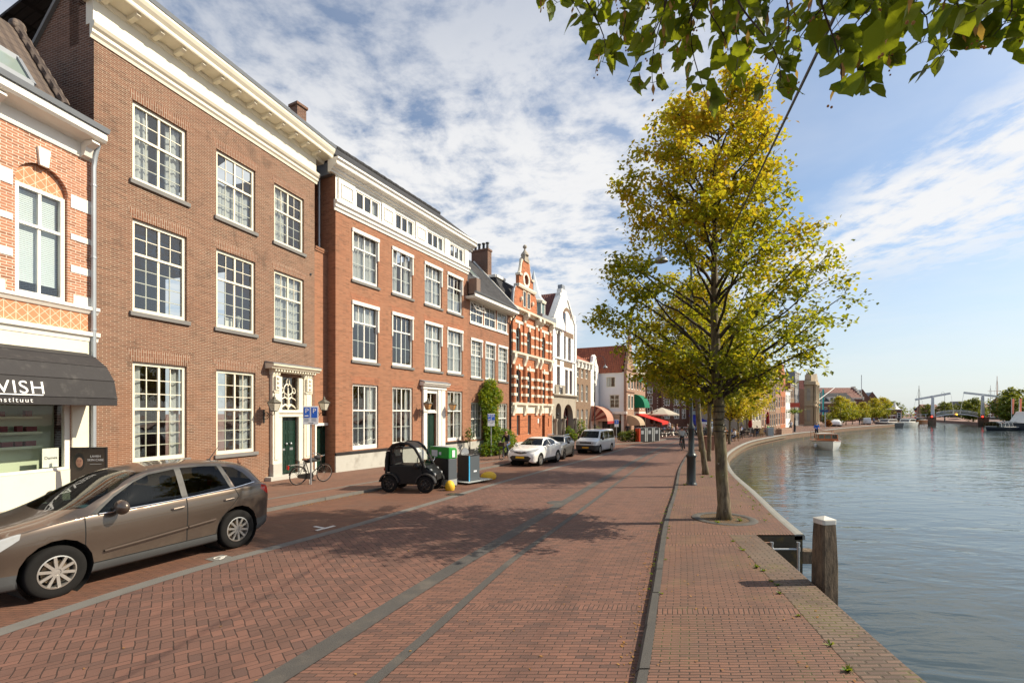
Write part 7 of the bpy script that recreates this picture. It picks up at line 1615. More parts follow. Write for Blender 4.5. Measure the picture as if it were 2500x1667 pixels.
def bins():
    MT['bingreen']=pm('bright_green_bin_panel',(.02,.27,.035),.4,.06,4); MT['bingrey']=pm('slate_grey_bin_panel',(.075,.09,.105),.45,.06,3); MT['binblack']=pm('anthracite_bin_panel',(.012,.013,.016),.4,.1,3); MT['stripeblue']=pm('light_blue_stripe',(.05,.38,.68),.4,.03,3)
    r=empty('waste_bin',(-2.22,16.42,g(16.4)),R(52),'tall green and grey waste bin with white stickers behind the microcar','waste bin')
    b=MB(); b.box(.0,.42,-.0,.95,.0,.22); b.build('base',MT['zincpale'],r)
    b=MB(); b.box(.0,.42,.0,.95,.222,.95); bevel(b.build('body',MT['bingrey'],r),.01)
    b=MB(); b.box(-.004,-.001,.0,.95,.222,.95); b.build('side_panel',MT['binblack'],r)
    b=MB(); b.prism([(0.,.952),(0.0,1.36),(.36,1.33),(.42,1.26),(.42,.952)],-.01,.96,'y'); bevel(b.build('hood',MT['bingreen'],r),.03,3)
    b=MB(); b.box(-.012,-.008,.55,.85,1.02,1.24); b.box(-.012,-.008,.36,.47,1.08,1.18); b.build('sticker',[MT['signwhite']],r)
    b=MB(); b.box(.16,.30,-.024,-.02,1.0,1.25); b.build('front_sticker',MT['signwhite'],r)
    b=MB(); b.box(.01,.41,.1,.85,1.362,1.37); b.build('lid',MT['printgrey'],r)
    q=empty('waste_container',(-1.62,17.66,g(17.6)),R(52),'dark grey waste container with a light blue stripe beside the green bin','waste bin')
    b=MB(); b.prism([(0,0),(0,.98),(.3,1.03),(.6,.98),(.6,0)],0,.62,'y'); bevel(b.build('body',MT['binblack'],q),.02)
    b=MB(); b.box(.02,.58,-.012,-.003,.03,.94); b.build('front_panel',MT['bingrey'],q)
    b=MB(); b.box(-.015,.035,-.02,-.001,.0,.96); b.build('blue_stripe',MT['stripeblue'],q)
    b=MB(); b.box(.25,.42,-.018,-.013,.34,.40); b.build('white_print',MT['signwhite'],q)
    b=MB(); b.prism([(.1+.22*(1-cos(t)),1.0+.24*sin(t)) for t in [pi*i/10 for i in range(11)]],.5,.56,'y'); b.build('drum',MT['gunmetal'],q)
    b=MB(); b.box(-.3,1.1,-.25,1.0,.0,.012); b.build('foot_plate',MT['zincpale'],q)
    for i,(x,y,sx,rz,lab) in enumerate(((-2.12,16.02,.17,.4,'yellow rounded concrete bollard at the foot of the green bin'),(-.95,18.95,.36,.55,'long yellow concrete bollard lying beyond the waste container'))):
        m=MB(); m.ball((0,0,.12),.2,sx/.2 if i else .85,.9,1.1 if i==0 else 1.05,18,12); m.v=[(a,b_,max(c,0)) for a,b_,c in m.v]; o=m.build('bollard',MT['yellowp'],None,smooth=True); o.location=(x,y,g(y)-RD); o.rotation_euler=(0,0,rz); tag(o,lab,'bollard','yellow bollards round the bins')
MT['zincpale']=pm('pale_metal_base',(.34,.36,.36),.6,.15,3); MT['yellowp']=pm('worn_yellow_paint',(.72,.43,.02),.6,.12,4,dirt=(.25,.16,.05),ds=3,da=.6)
MT['scarletp']=pm('scarlet_panel',(.55,.06,.02),.5,.08,3)
bins()
def shrub(name,label,x,y,blobs,n,size,mat,seed,cat='plant',group=None,rz=0,dz=0.,stem=True):
    rr=random.Random(seed); r=empty(name,(x,y,g(y)+dz),rz,label,cat,group); pts=[]
    tot=sum(b[3]*b[4]*b[5] for b in blobs)
    for bx,by,bz,rx,ry,rzz in blobs:
        for _ in range(int(n*rx*ry*rzz/tot)):
            u=Vector((rr.gauss(0,1),rr.gauss(0,1),rr.gauss(0,1))).normalized()*rr.uniform(.55,1.05)
            pts.append((bx+u.x*rx,by+u.y*ry,max(.02,bz+u.z*rzz)))
    leafcloud(pts,size,rr).build('foliage',MT[mat],r)
    if stem:
        s=MB(); top=max(b[2] for b in blobs); 
        for k in range(4): s.tube([(rr.uniform(-.08,.08),rr.uniform(-.05,.05),-.05),(rr.uniform(-.15,.15),0,top*.5),(rr.uniform(-.3,.3),rr.uniform(-.1,.1),top)],[.025,.018,.008],6)
        s.build('stem',MT['barkdark'],r,smooth=True)
    return r
def rowp(t,v=0): return (BX+.457*t-.889*v, BY+.889*t+.457*v)
vx,vy=rowp(13.15,-.4)
shrub('creeper','bright green creeper climbing the russet house front between its ground windows',vx,vy,[(0,0,4.5,.8,.4,.75),(.45,0,4.0,1.15,.4,.75),(-.6,0,3.8,.85,.35,.8),(-.1,0,3.0,1.0,.35,.9),(.35,0,2.5,.6,.3,.7),(-.2,0,1.8,.7,.3,.9),(.5,0,1.5,.9,.35,.7),(.1,0,.9,.8,.3,.7)],7000,.15,'leafvine',3,rz=rotz(DB))
vx,vy=rowp(12.3,-1.3)
shrub('bush','yellow green bush at the foot of the creeper by the parking sign',vx,vy,[(0,0,.7,1.1,.6,.7),(1.2,.1,.95,1.0,.6,.85),(-1.0,.05,.5,.7,.5,.5),(2.3,.2,.8,.8,.5,.8)],4200,.14,'leafvine',4,rz=rotz(DB))
vx,vy=rowp(10.2,-.55)
pt=empty('planter',(vx,vy,g(vy)),rotz(DB),'dark square planter with a thin shrub by the white door case','planter'); m=MB(); m.prism([(-.22,0),(.22,0),(.26,.5),(-.26,.5)],-.22,.22); m.build('pot',MT['carblack'],pt)
shrub('potted_shrub','thin sparse shrub growing in the dark square planter',vx,vy,[(0,0,1.1,.3,.25,.5)],160,.12,'leafgreen',5,dz=.3)
for i,(t,v,hh,lab) in enumerate(((28.2,-.6,1.5,'leafy shrub beside the stone arcade column'),(31.6,-.6,2.2,'tall potted shrub between arcade and taupe house'),(35.2,-1.2,1.3,'broad green shrub in front of the taupe house'))):
    vx,vy=rowp(t,v); shrub('shrub',lab,vx,vy,[(0,0,hh*.55,.55,.5,hh*.5),(.4,0,hh*.35,.5,.4,hh*.3)],700,.16,'leafvine' if i<2 else 'leafgreen',20+i,group='shrubs along the house fronts')
shrub('hedge','clipped green hedge between the van and the row of containers',11.5,46.3,[(-.5,0,.55,.7,.45,.55),(.4,0,.6,.75,.45,.6)],1500,.15,'leafgreen',30,rz=R(12))
for i in range(3):
    q=empty('recycling_container',(12.45+.98*i*.9,45.9+.98*i*.62,g(46)),R(35),('black recycling container with red side panel next to the hedge','middle black recycling container of the row of three','black recycling container at the planted end of its row')[i],'container','recycling containers beside the hedge')
    m=MB(); m.prism([(0,0),(0,1.3),(.45,1.42),(.9,1.3),(.9,0)],.0,.7,'y'); bevel(m.build('body',MT['binblack'],q),.03)
    for a in ((-.02,.1),(.8,.92)): m=MB(); m.box(a[0],a[1],-.03,.5,.0,1.32); m.build('side_panel',MT['scarletp'] if (i==0 and a[0]<0) else MT['zincpale'],q)
    m=MB(); m.box(.25,.65,-.012,-.003,.75,1.1); m.build('hatch',MT['gunmetal'],q)
# ================================================================== quay details
MT['oldwood']=barkmat('weathered_mooring_timber',(.05,.036,.025),(.16,.115,.075),(.10,.075,.05)); MT['capwhite']=pm('chipped_white_cap',(.58,.57,.53),.6,.08,4,dirt=(.3,.25,.18),ds=5,da=.6)
mp=empty('mooring_post',(4.47,6.72,WZ),R(8),'weathered square timber mooring post with white cap standing in the water','mooring post')
m=MB(); rows=[]
for z,w in ((-.6,.112),(.3,.116),(1.0,.124),(1.6,.124),(2.0,.112),(2.2,.104)):
    rows.append([(w*a*(1+.03*sin(z*7+k)),w*b*(1+.03*cos(z*5+k)),z) for k,(a,b) in enumerate(((-1,-.8),(-.8,-1),(.8,-1),(1,-.8),(1,.8),(.8,1),(-.8,1),(-1,.8)))])
m.grid(rows,close=True); m.face(*rows[-1]); m.build('post',MT['oldwood'],mp)
m=MB(); m.prism([(-.108,-.085),(-.085,-.108),(.085,-.108),(.108,-.085),(.108,.085),(.085,.108),(-.085,.108),(-.108,.085)],2.19,2.26,'z'); m.add([(-.104,-.104,2.262),(.104,-.104,2.262),(.104,.104,2.262),(-.104,.104,2.262),(0,0,2.305)],[(0,1,4),(1,2,4),(2,3,4),(3,0,4)]); bevel(m.build('cap',MT['capwhite'],mp),.008)
la=empty('ladder',(5.38,9.26,0),0,'galvanised steel ladder in the notch of the quay wall','ladder')
m=MB()
for s in (-.26,.26): m.tube([(s,0,-1.9),(s,0,-.14)],.028,10); m.lathe([(.036,-.3),(.036,-.22)],10,(s,0,0)); m.lathe([(.034,-.16),(.034,-.12)],10,(s,0,0))
m.build('rail',MT['gunmetal'],la,smooth=True)
for z in (-.26,-.66,-1.06): m=MB(); m.tube([(-.26,0,z),(.26,0,z)],.02,8); m.build('rung',MT['gunmetal'],la,smooth=True)
m=MB(); m.box(5.845,6.14,9.46,9.7,-.62,-.36); tag(bevel(m.build('fender_block',MT['oldwood']),.015),'dark timber block jutting from the quay corner over the water','timber')
m=MB(); m.torus(.62,.09,(0,0,.0),'z',28,6); m.v=[(a,b,c*.16+.012) for a,b,c in m.v]; o=m.build('tree_surround',MT['band2'],None,smooth=True); o.location=(4.95,10.95,g(10.9)+.003); tag(o,kind='structure')
m=MB(); m.lathe([(.55,0.008),(.001,.012)],24,(4.95,10.95,g(10.9)),cap=False); tag(m.build('tree_pit_soil_ground',pm('leaf_littered_soil',(.085,.055,.03),.95,.4,12,bump=.5,bs=40)),kind='structure')
def scatter(name,mat,pts,size,rr,flat=True):
    mb=MB()
    for (x,y,z) in pts:
        a=rr.random()*6.28; s=size*rr.uniform(.6,1.3); c,q=cos(a)*s,sin(a)*s; h=rr.uniform(.0,.35)*s
        mb.add([(x-c,y-q,z+.004),(x+q*.6,y-c*.6,z+.006+h*.5),(x+c,y+q,z+.006+h),(x-q*.6,y+c*.6,z+.006+h*.3)],[(0,1,2,3)])
    return tag(mb.build(name,mat),kind='stuff')
rr=random.Random(77); P=[]
for _ in range(420):
    y=rr.uniform(13,18); P.append((interp(PK,y)+abs(rr.gauss(0,.14))+.02,y,g(y)-RD))
for _ in range(260):
    y=rr.uniform(3.5,20); P.append((interp(K2,y)-abs(rr.gauss(0,.12)),y,g(y)-RD))
for _ in range(60):
    y=4+14*rr.random()**1.5; x=rr.uniform(interp(WL,y)-2,interp(K2,y)); P.append((x,y,g(y)-RD+.002))
for _ in range(260):
    y=rr.uniform(4,24); x=rr.uniform(interp(K2,y)+.15,interp(QF,max(y,9.5))-.2 if y>9.44 else interp(QN,y)-.1); P.append((x,y,g(y)+.004))
for _ in range(260): a=rr.random()*6.28; r_=rr.random()*.8; P.append((4.95+cos(a)*r_,10.95+sin(a)*r_,g(10.9)+.01))
scatter('fallen_leaves',MT['bract'],P,.019,rr)
def weeds():
    mb=MB(); rr=random.Random(5)
    def tuft(x,y,z,n,h):
        for _ in range(n):
            a=rr.random()*6.28; l=h*rr.uniform(.5,1.2); e=(x+cos(a)*l*.8+rr.gauss(0,.02),y+sin(a)*l*.8,z+l*rr.uniform(.3,.9)); w=.008
            mb.add([(x-sin(a)*w,y+cos(a)*w,z),(x+sin(a)*w,y-cos(a)*w,z),((x+e[0])/2+sin(a)*w,(y+e[1])/2-cos(a)*w,z+(e[2]-z)*.75),e],[(0,1,2,3)])
    for y in [4.4,4.9,5.6,6.3,6.6,6.75,7.2,7.35,7.9,8.3,8.9]: tuft(interp(QN,y)-.56+rr.gauss(0,.04),y,g(y),rr.randint(8,34),rr.uniform(.03,.085))
    for _ in range(46): y=rr.uniform(4,16); tuft(interp(K2,y)+rr.choice((-.02,.17)),y,g(y)-(RD if rr.random()<.5 else 0),rr.randint(4,10),.035)
    for _ in range(60): y=rr.uniform(10,30); tuft(interp(QF,y)-.2-abs(rr.gauss(0,.25)),y,g(y),rr.randint(5,12),.05)
    for x,y in ((6.15,16.7),(4.6,10.5),(5.2,10.7),(7.7,19),(8.1,19.1),(-2.0,16.3)): tuft(x,y,g(y),50,.08)
    for _ in range(30): y=rr.uniform(12,44); tuft(interp(QF,y)+.03,y,-.9+rr.random()*.2,14,.09)
    tag(mb.build('weeds_grass',MT['leafvine']),kind='stuff')
weeds()
MT['roadwhite']=pm('worn_white_road_paint',(.62,.60,.55),.8,.12,6,dirt=(.3,.18,.13),ds=6,da=.8)
def marking(x,y,rz,boxes,name='road_marking'):
    m=MB()
    for b in boxes: m.box(b[0],b[1],b[2],b[3],-.004,.0)
    o=m.build(name,MT['roadwhite']); o.location=(x,y,g(y)-RD+.006); o.rotation_euler=(0,0,rz); tag(o,kind='structure'); return o
marking(-4.12,10.35,R(-30),[(-.36,-.05,-.04,.04),(-.05,.04,-.22,.26)])
o=marking(-5.05,8.1,R(-28),[(-.16,.16,-.15,.15)]); o.data.materials[0]=MT['band']
m=MB(); m.torus(.075,.014,(0,0,0),'z',18,5); m.bar((0,.02,0),(0,.13,0),.03,.012); m.bar((0,.02,0),(.08,.02,0),.03,.012); m.bar((.08,.02,0),(.11,-.06,0),.03,.012); m.v=[(a,b,c*.25) for a,b,c in m.v]; o=m.build('wheelchair_marking',MT['roadwhite']); o.location=(-5.05,8.1,g(8.1)-RD+.012); o.rotation_euler=(0,0,R(-28)); tag(o,kind='structure')
m=MB(); m.box(-.28,.28,-.2,.2,-.01,.0)
for i in range(6): m.box(-.24+i*.085,-.20+i*.085,-.16,.16,.0,.008)
o=m.build('drain_grate_road',MT['blackmetal']); o.location=(-1.83,15.1,g(15.1)-RD+.006); o.rotation_euler=(0,0,R(-25)); tag(o,kind='structure')
m=MB(); m.lathe([(.001,.006),(.26,.006),(.3,.0),(.3,-.02)],28,(0,0,0),cap=False); o=m.build('manhole_cover_road',MT['band2'],None); o.location=(1.3,13.6,g(13.6)-RD+.004); tag(o,kind='structure')
# shop poster board on the pavement
pb=empty('poster_board',(-10.55,11.72,g(11.7)),R(8),'dark advertising board with a portrait and white lettering standing beside the shop window','advertising board')
m=MB(); m.box(-.40,.40,-.03,.03,.35,1.63); m.box(-.36,-.32,-.2,.2,0,.35); m.box(.32,.36,-.2,.2,0,.35); m.build('frame',MT['black'],pb)
m=MB(); m.box(-.37,.37,-.036,-.031,.4,1.6); po=m.build('poster',pm('dark_brown_poster',(.035,.022,.02),.25,.1,3),pb)
m=MB(); m.ball((-.20,-.037,1.27),.15,.85,.03,1.5,16,10); m.build('portrait_hair',MT['black'],po,smooth=True)
m=MB(); m.ball((-.19,-.040,1.26),.10,.8,.04,1.25,16,10); m.build('portrait_face',MT['skin'],po,smooth=True)
m=MB()
for s in (-1,1): m.box(-.19+s*.035-.018,-.19+s*.035+.018,-.0465,-.044,1.285,1.293); m.box(-.19+s*.036-.02,-.19+s*.036+.02,-.0465,-.044,1.312,1.317)
m.box(-.212,-.168,-.0465,-.044,1.20,1.21); m.build('portrait_features',MT['maroon'],po)
text(po,'LAVISH',.075,(.17,-.0395,1.38),(pi/2,0,0),MT['signwhite'],'lettering',.001,'CENTER'); text(po,'SKIN CARE',.075,(.17,-.0395,1.29),(pi/2,0,0),MT['signwhite'],'lettering',.001,'CENTER')
m=MB(); m.box(.04,.3,-.039,-.036,1.21,1.216); m.build('underline',MT['signwhite'],po)
# ---------------------------------------------------------------- boats
MT['hullwhite']=pm('cream_boat_hull',(.72,.70,.62),.25,.05,2,coat=.4,dirt=(.35,.32,.22),ds=1.5,da=.4); MT['varnish']=pm('varnished_mahogany',(.38,.13,.035),.25,.2,5,coat=.5); MT['hulldark']=pm('dark_navy_hull',(.015,.018,.028),.3,.1,3,coat=.3); MT['fenderw']=pm('white_fender',(.7,.7,.68),.5,.05,3)
def hull(root,L,B,H,mat,bow=.42,draft=.35,trim=None,rise=.25):
    """pointed hull, bow towards +x, waterline at z=0"""
    rows=[]
    for i in range(15):
        t=i/14; x=-L/2+L*t; w=B/2*(1-max(0,(t-.45)/.55)**2.3)*(.90+.10*min(1,t*3)); top=H+rise*H*max(0,t-.4)**1.6*1.6
        w=max(w,.012); rows.append([(x-(.0),-w,top),(x-.02,-w*.96,top*.55),(x-.15*t*t*L*.2,-w*.8,-.02),(x-.2*t*t*L*.25,-w*.45,-draft),(x-.2*t*t*L*.25,w*.45,-draft),(x-.15*t*t*L*.2,w*.8,-.02),(x-.02,w*.96,top*.55),(x,w,top)])
    m=MB(); m.grid(rows); m.face(*rows[0]); m.build('hull',mat,root,smooth=True,angle=35)
    d=MB(); d.grid([[r[0][:2]+(r[0][2]-.10,),r[-1][:2]+(r[-1][2]-.10,)] for r in rows]); d.build('deck',MT['varnish'] if trim else MT['fenderw'],root)
    g_=MB()
    for k in (0,-1): g_.tube([r[k] for r in rows],.045,6)
    g_.build('gunwale',trim or MT['fenderw'],root,smooth=True,angle=0)
mb_=empty('motor_launch',(33.6,50.2,WZ),R(246),'cream wooden motor launch with varnished cabin coming towards the camera on the canal','boat'); mb_.scale=(.9,.9,.95)
hull(mb_,7.2,2.75,.86,MT['hullwhite'],trim=MT['varnish'])
m=MB(); rows=[[(x,-w,.8),(x+dx,-w*.9,1.72),(x+dx,w*.9,1.72),(x,w,.8)] for x,dx,w in ((-2.0,.05,1.05),(-.3,0,1.05))]
m=MB()
for s in (-1,1):
    m.box(-1.6,.75,s*1.0-.03,s*1.0+.03,.8,1.12); m.box(-1.6,.75,s*.96-.03,s*.96+.03,1.55,1.62)
    for x in (-1.6,-.4,.7): m.bar((x,s*1.0,1.1),(x,s*.96,1.56),.09,.07)
m.prism([(-1.0,.8),(1.0,.8),(1.0,1.12),(-1.0,1.12)],.76,.82,'x'); m.prism([(-.96,1.55),(.96,1.55),(.92,1.63),(-.92,1.63)],.72,.8,'x')
for y in (-.96,-.33,.33,.96): m.bar((.79,y,1.1),(.76,y*.98,1.56),.08,.08)
m.build('cabin',MT['varnish'],mb_)
m=MB(); m.face((.785,-.95,1.12),(.785,.95,1.12),(.765,.93,1.55),(.765,-.93,1.55)); 
for s in (-1,1): m.face((-1.6,s*.99,1.12),(.7,s*.99,1.12),(.7,s*.965,1.55),(-1.6,s*.965,1.55))
m.build('cabin_window',MT['carglass'],mb_)
m=MB(); m.grid([[(x,y,1.635+.07*(1-(y/.98)**2)) for y in (-.98,-.5,0,.5,.98)] for x in (-1.6,-.4,.8)]); m.build('cabin_roof',MT['hullwhite'],mb_,smooth=True,angle=0)
m=MB()
for s in (-1,1): m.tube([(-3.2,s*1.1,.86),(-3.2,s*1.1,1.9),(-2.0,s*1.1,1.95),(-1.7,s*1.0,1.62)],.03,6)
m.tube([(-3.2,-1.1,1.9),(-3.2,1.1,1.9)],.03,6); m.build('stern_frame',MT['varnish'],mb_,smooth=True)
m=MB(); m.ball((1.3,-1.32,.35),.17,1,1,1.6,10,8); m.build('fender',MT['fenderw'],mb_,smooth=True)
sk=person('boatman with white hair in a bright blue jacket standing at the wheel of the launch','steer',cloth('bright_blue_jacket',(.01,.10,.42)),cloth('navy_trousers',(.015,.018,.03)),'hairgrey',h=1.02)
c,s=cos(R(246)),sin(R(246)); sk.location=(33.6+c*-1.9-s*-.6,50.2+s*-1.9+c*-.6,WZ+.95); sk.rotation_euler=(0,0,R(246))
def boat(label,x,y,rz,L,B,H,mat,cab=None,glass=True,group='boats moored on the river',trim=None):
    r=empty('boat',(x,y,WZ),rz,label,'boat',group); hull(r,L,B,H,mat,trim=trim)
    if cab:
        x0,x1,h=cab; m=MB(); w=B*.36
        m.prism([(x0,H-.1),(x0+.2,H+h),(x1-h*.9,H+h),(x1,H-.1)],-w,w); bevel(m.build('cabin',MT['hullwhite'],r),.08)
        q=MB()
        for s in (-1,1): q.prism([(x0+.3,H+h*.35),(x0+.4,H+h*.85),(x1-h*.95,H+h*.85),(x1-h*.5,H+h*.35)],s*w-.012 if s<0 else w,-w if s<0 else w+.012)
        q.face((x1-h*.33,-w*.8,H+h*.32),(x1-h*.33,w*.8,H+h*.32),(x1-h*.8+.02,w*.8,H+h*.85),(x1-h*.8+.02,-w*.8,H+h*.85)); q.build('cabin_window',MT['darkglass'],r)
    return r
boat('dark hulled sloop moored at the far quay in front of the white motor yacht',99.3,124.5,R(200),9,3.2,1.25,MT['hulldark'],(-2.5,1.6,.9),trim=MT['fenderw'])
boat('white motor yacht moored beyond the dark sloop',110.5,131.5,R(215),9,3.2,1.15,MT['hullwhite'],(-3.2,2.2,1.0))
boat('dark open sloop passing under the drawbridge',199.5,211.5,R(235),9,4.0,1.1,MT['hulldark'],None,trim=MT['fenderw'])
tb=boat('low glass roofed canal tour boat near the right bank',108.2,103.5,R(195),11,3.6,.75,MT['hulldark'],None,trim=MT['fenderw'])
m=MB(); rows=[]
for x in (-4.3,-4.0,3.2,3.8): rows.append([(x,-1.5,.7),(x*.97,-1.35,1.55),(x*.97,-.7,1.9),(x*.97,.7,1.9),(x*.97,1.35,1.55),(x,1.5,.7)])
m.grid(rows); m.face(*rows[0]); m.face(*rows[-1]); m.build('glass_canopy',MT['carglass'],tb)
m=MB()
for x in (-4,-2.8,-1.6,-.4,.8,2,3.2): m.tube([(x,-1.52,.7),(x*.97,-1.37,1.56),(x*.97,-.7,1.92),(x*.97,.7,1.92),(x*.97,1.37,1.56),(x,1.52,.7)],.05,5)
m.build('canopy_frame',MT['fenderw'],tb)
hb_=boat('dark barge with a pale wheelhouse at the right edge of the river',114.5,104,R(190),13,4.5,1.5,MT['hulldark'],(-4.5,3.5,2.6))
boat('pale sailing boat moored behind the left bridge pier',149,172,R(200),10,3.2,1.3,MT['varnish'],(-2,1.5,.8),trim=MT['fenderw'])
boat('white sailing boat with tall brown mast behind the right bridge pier',196,190,R(190),14,3.8,1.3,MT['hullwhite'],(-3,1.5,.9))
for (x,y,h,lab,mt,r0) in ((149,172,12.8,'dark mast of the sailing boat behind the left bridge pier','oldwood',.17),(206.5,200,18.5,'tallest brown mast rising behind the right balance beam','varnish',.22),(193.5,190,14,'thin grey mast just right of the right bridge tower','gunmetal',.12)):
    r=empty('mast',(x,y,WZ+1),0,lab,'mast'); m=MB(); m.tube([(0,0,0),(0,0,h*.6),(0,0,h)],[r0,r0*.8,r0*.35],8); m.build('pole',MT[mt],r,smooth=True)
    m=MB(); m.tube([(0,0,h*.93),(3.2,.5,.3)],.03,4); m.tube([(0,0,h*.93),(-3.4,-.3,.3)],.03,4); m.build('rigging',MT['black'],r)
    if h>18: m=MB(); m.tube([(-4,0,h*.66),(6.5,0,h*.64)],.07,6); m.build('yard',MT['varnish'],r)
# ---------------------------------------------------------------- drawbridge
MT['bridgewhite']=pm('pale_grey_bridge_paint',(.62,.64,.66),.5,.05,1); MT['redlamp']=emit('red_signal_lamp',(1,.04,.02),3); MT['amberlamp']=emit('amber_signal_lamp',(1,.42,.03),2.5)
BYY=144.
br=empty('drawbridge',(136.3,BYY,0),0,'white double leaf drawbridge with tilted balance beams over the river','bridge')
for X0,X1,b0,b1 in ((-8.8,-6.3,(-12.7,6.5),(-1.9,8.45)),(6.5,9.8,(2.1,8.65),(14.1,7.3))):
    m=MB(); m.box(X0,X1,-1.9,1.9,-2.2,1.15); m.build('pier',MT['brickA_side'],br)
    m=MB(); m.box(X0+.2,X0+1.6,-2.2,-1.92,-1.3,.1); m.build('pier_fender',MT['oldwood'],br)
    xm=-7.35 if X0<0 else 7.95
    for yy in (-1.5,1.5):
        m=MB(); m.prism([(xm-.55,1.1),(xm+.55,1.1),(xm+.38,7.7),(xm-.38,7.7)],yy-.2,yy+.2); m.build('tower_leg',MT['bridgewhite'],br)
        m=MB(); m.bar((b0[0],yy*.9,b0[1]),(b1[0],yy*.9,b1[1]),.3,.5); m.build('balance_beam',MT['bridgewhite'],br)
        e=b1 if X0<0 else b0; m=MB(); m.tube([(e[0]+.1,yy*.9,e[1]),(e[0]+(1.1 if X0<0 else -1.1),yy*.9,1.9)],.03,5); m.build('hanger_chain',MT['bridgewhite'],br)
    m=MB(); m.box(xm-.36,xm+.36,-1.3,1.3,7.15,7.68); m.build('tower_crossbeam',MT['bridgewhite'],br)
    m=MB(); m.ball((X0+1.3,-2.3,1.35),.27,n=12,m=8); m.build('signal_lamp',MT['redlamp'],br)
    m=MB(); m.box(X0+.85,X0+1.75,-2.28,-1.95,.85,1.85); m.build('signal_housing',MT['black'],br)
dk=lambda x: 2.35-.95*(x/6.8)**2*.9
m=MB(); n=14; xs=[-6.3+12.8*i/n for i in range(n+1)]
m.grid([[(x,-1.7,dk(x)),(x,-1.7,dk(x)-.42),(x,1.7,dk(x)-.42),(x,1.7,dk(x))] for x in xs],close=True); m.build('deck',MT['bridgewhite'],br)
for zz in (.35,.65,.95):
    for yy in (-1.6,1.6): m=MB(); m.tube([(x,yy,dk(x)+zz) for x in xs],.06,5); m.build('railing',MT['bridgewhite'],br)
m=MB(); m.ball((.0,-1.9,2.0),.26,n=10,m=6); m.build('navigation_lamp',MT['amberlamp'],br)
for x0,x1,z0,z1 in ((-23,-8.8,.55,1.05),(9.8,20,1.05,.7)):
    m=MB(); m.prism([(x0,z0-.5),(x1,z1-.5),(x1,z1),(x0,z0)],-1.7,1.7); m.build('approach_deck',MT['black'],br)
    m=MB()
    for yy in (-1.6,1.6):
        m.tube([(x0,yy,z0+1),(x1,yy,z1+1)],.05,5)
        k=0
        while x0+k*1.5<x1: q=x0+k*1.5; m.tube([(q,yy,lerp(z0,z1,(q-x0)/(x1-x0))),(q,yy,lerp(z0,z1,(q-x0)/(x1-x0))+1)],.04,4); k+=1
    m.build('approach_railing',MT['bridgewhite'],br)
m=MB(); m.box(-24,-18.2,-2.4,2.4,-2.2,.3); m.build('abutment',pm('tan_sheet_piling',(.33,.22,.13),.85,.15,2),br)
for o in [x for x in D.objects if x.parent==br]:   # the bridge crosses the river on the skew
    for v in o.data.vertices: v.co.x+=.93*v.co.y
hu=empty('keeper_hut',(123.0,151,-.5),0,'octagonal brick bridge keeper hut with white bell shaped roof','hut')
m=MB(); m.lathe([(1.8,0),(1.8,3.9)],8,(0,0,0),a0=pi/8); m.build('wall',MT['brickJ'],hu)
m=MB(); m.lathe([(2.1,3.9),(2.15,4.15),(1.5,4.25),(.9,4.7),(.5,5.4),(.2,6.2),(.02,6.5)],8,(0,0,0),a0=pi/8); m.build('roof',MT['fenderw'],hu)
m=MB(); m.box(-.6,.6,-1.75,-1.68,1.4,3.0); wo=m.build('window',MT['white'],hu); m=MB(); m.box(-.48,.48,-1.765,-1.751,1.5,2.9); m.build('pane',MT['darkglass'],wo)
r=empty('barrier_post',(121.5,141.5,-.4),0,'red and white striped barrier post standing upright by the bridge approach','barrier'); r.scale=(.62,)*3
for i in range(6): m=MB(); m.box(-.25,.25,-.2,.2,1+i*.8,1.8+i*.8); m.build('stripe',MT['scarletp'] if i%2 else MT['fenderw'],r)
m=MB(); m.box(-.5,.5,-.3,.3,5.8,7.0); m.box(-.3,.3,-.25,.25,0,1); m.build('head_box',MT['black'],r)
# ---------------------------------------------------------------- cafe terraces and parked bicycles
def parasol(x,y,label,mat,h=2.5,closed=True,rad=2.3,group=None):
    r=empty('parasol',(x,y,g(y)),0,label,'parasol',group); m=MB(); m.tube([(0,0,0),(0,0,h+.1)],.035,8); m.lathe([(.3,0),(.3,.08),(.05,.1)],10); m.build('pole',MT['gunmetal'],r)
    m=MB()
    if closed: m.lathe([(.05,h+.05),(.14,h-.1),(.2,h-.7),(.17,h-.85),(.26,h-1.3),(.2,h-1.7),(.12,h-1.75)],9)
    else: m.lathe([(.03,h+.15),(rad*.5,h-.28),(rad,h-.8),(rad,h-.98)],8,cap=False)
    m.build('canopy',MT[mat],r,smooth=closed,angle=50); return r
MT['parred']=clothmat('dark_red_parasol_cloth',(.30,.012,.012),.2); MT['parcream']=clothmat('pale_parasol_cloth',(.66,.62,.52),.35); MT['parbrown']=clothmat('brown_parasol_cloth',(.17,.11,.08),.2); MT['parorange']=clothmat('orange_parasol_cloth',(.6,.14,.03),.2)
parasol(29.5,58.2,'closed dark red parasol on the terrace, nearer of the two','parred',2.75); parasol(36.2,66.5,'closed dark red parasol on the terrace, farther of the two','parred',2.95)
parasol(20.9,65.5,'large open pale parasol over the cafe guests','parcream',3.45,False,2.4); parasol(25.0,56.0,'closed orange parasol between the terrace limes','parorange',2.3)
for x,lab in ((19.2,'closed brown parasol left of the open pale parasol'),(19.9,'closed brown parasol touching the open pale parasol')): parasol(x,64.5,lab,'parbrown',3.1)
def cafe_chair(lab,mat):
    m=MB(); m.box(-.2,.2,-.2,.2,.43,.47); m.box(-.2,-.16,-.2,.2,.47,.9)
    for a in (-.18,.18):
        for b in (-.18,.18): m.box(a-.02,a+.02,b-.02,b+.02,0,.43)
    return tag(m.build('cafe_chair',mat),lab,'chair','cafe chairs on the terrace')
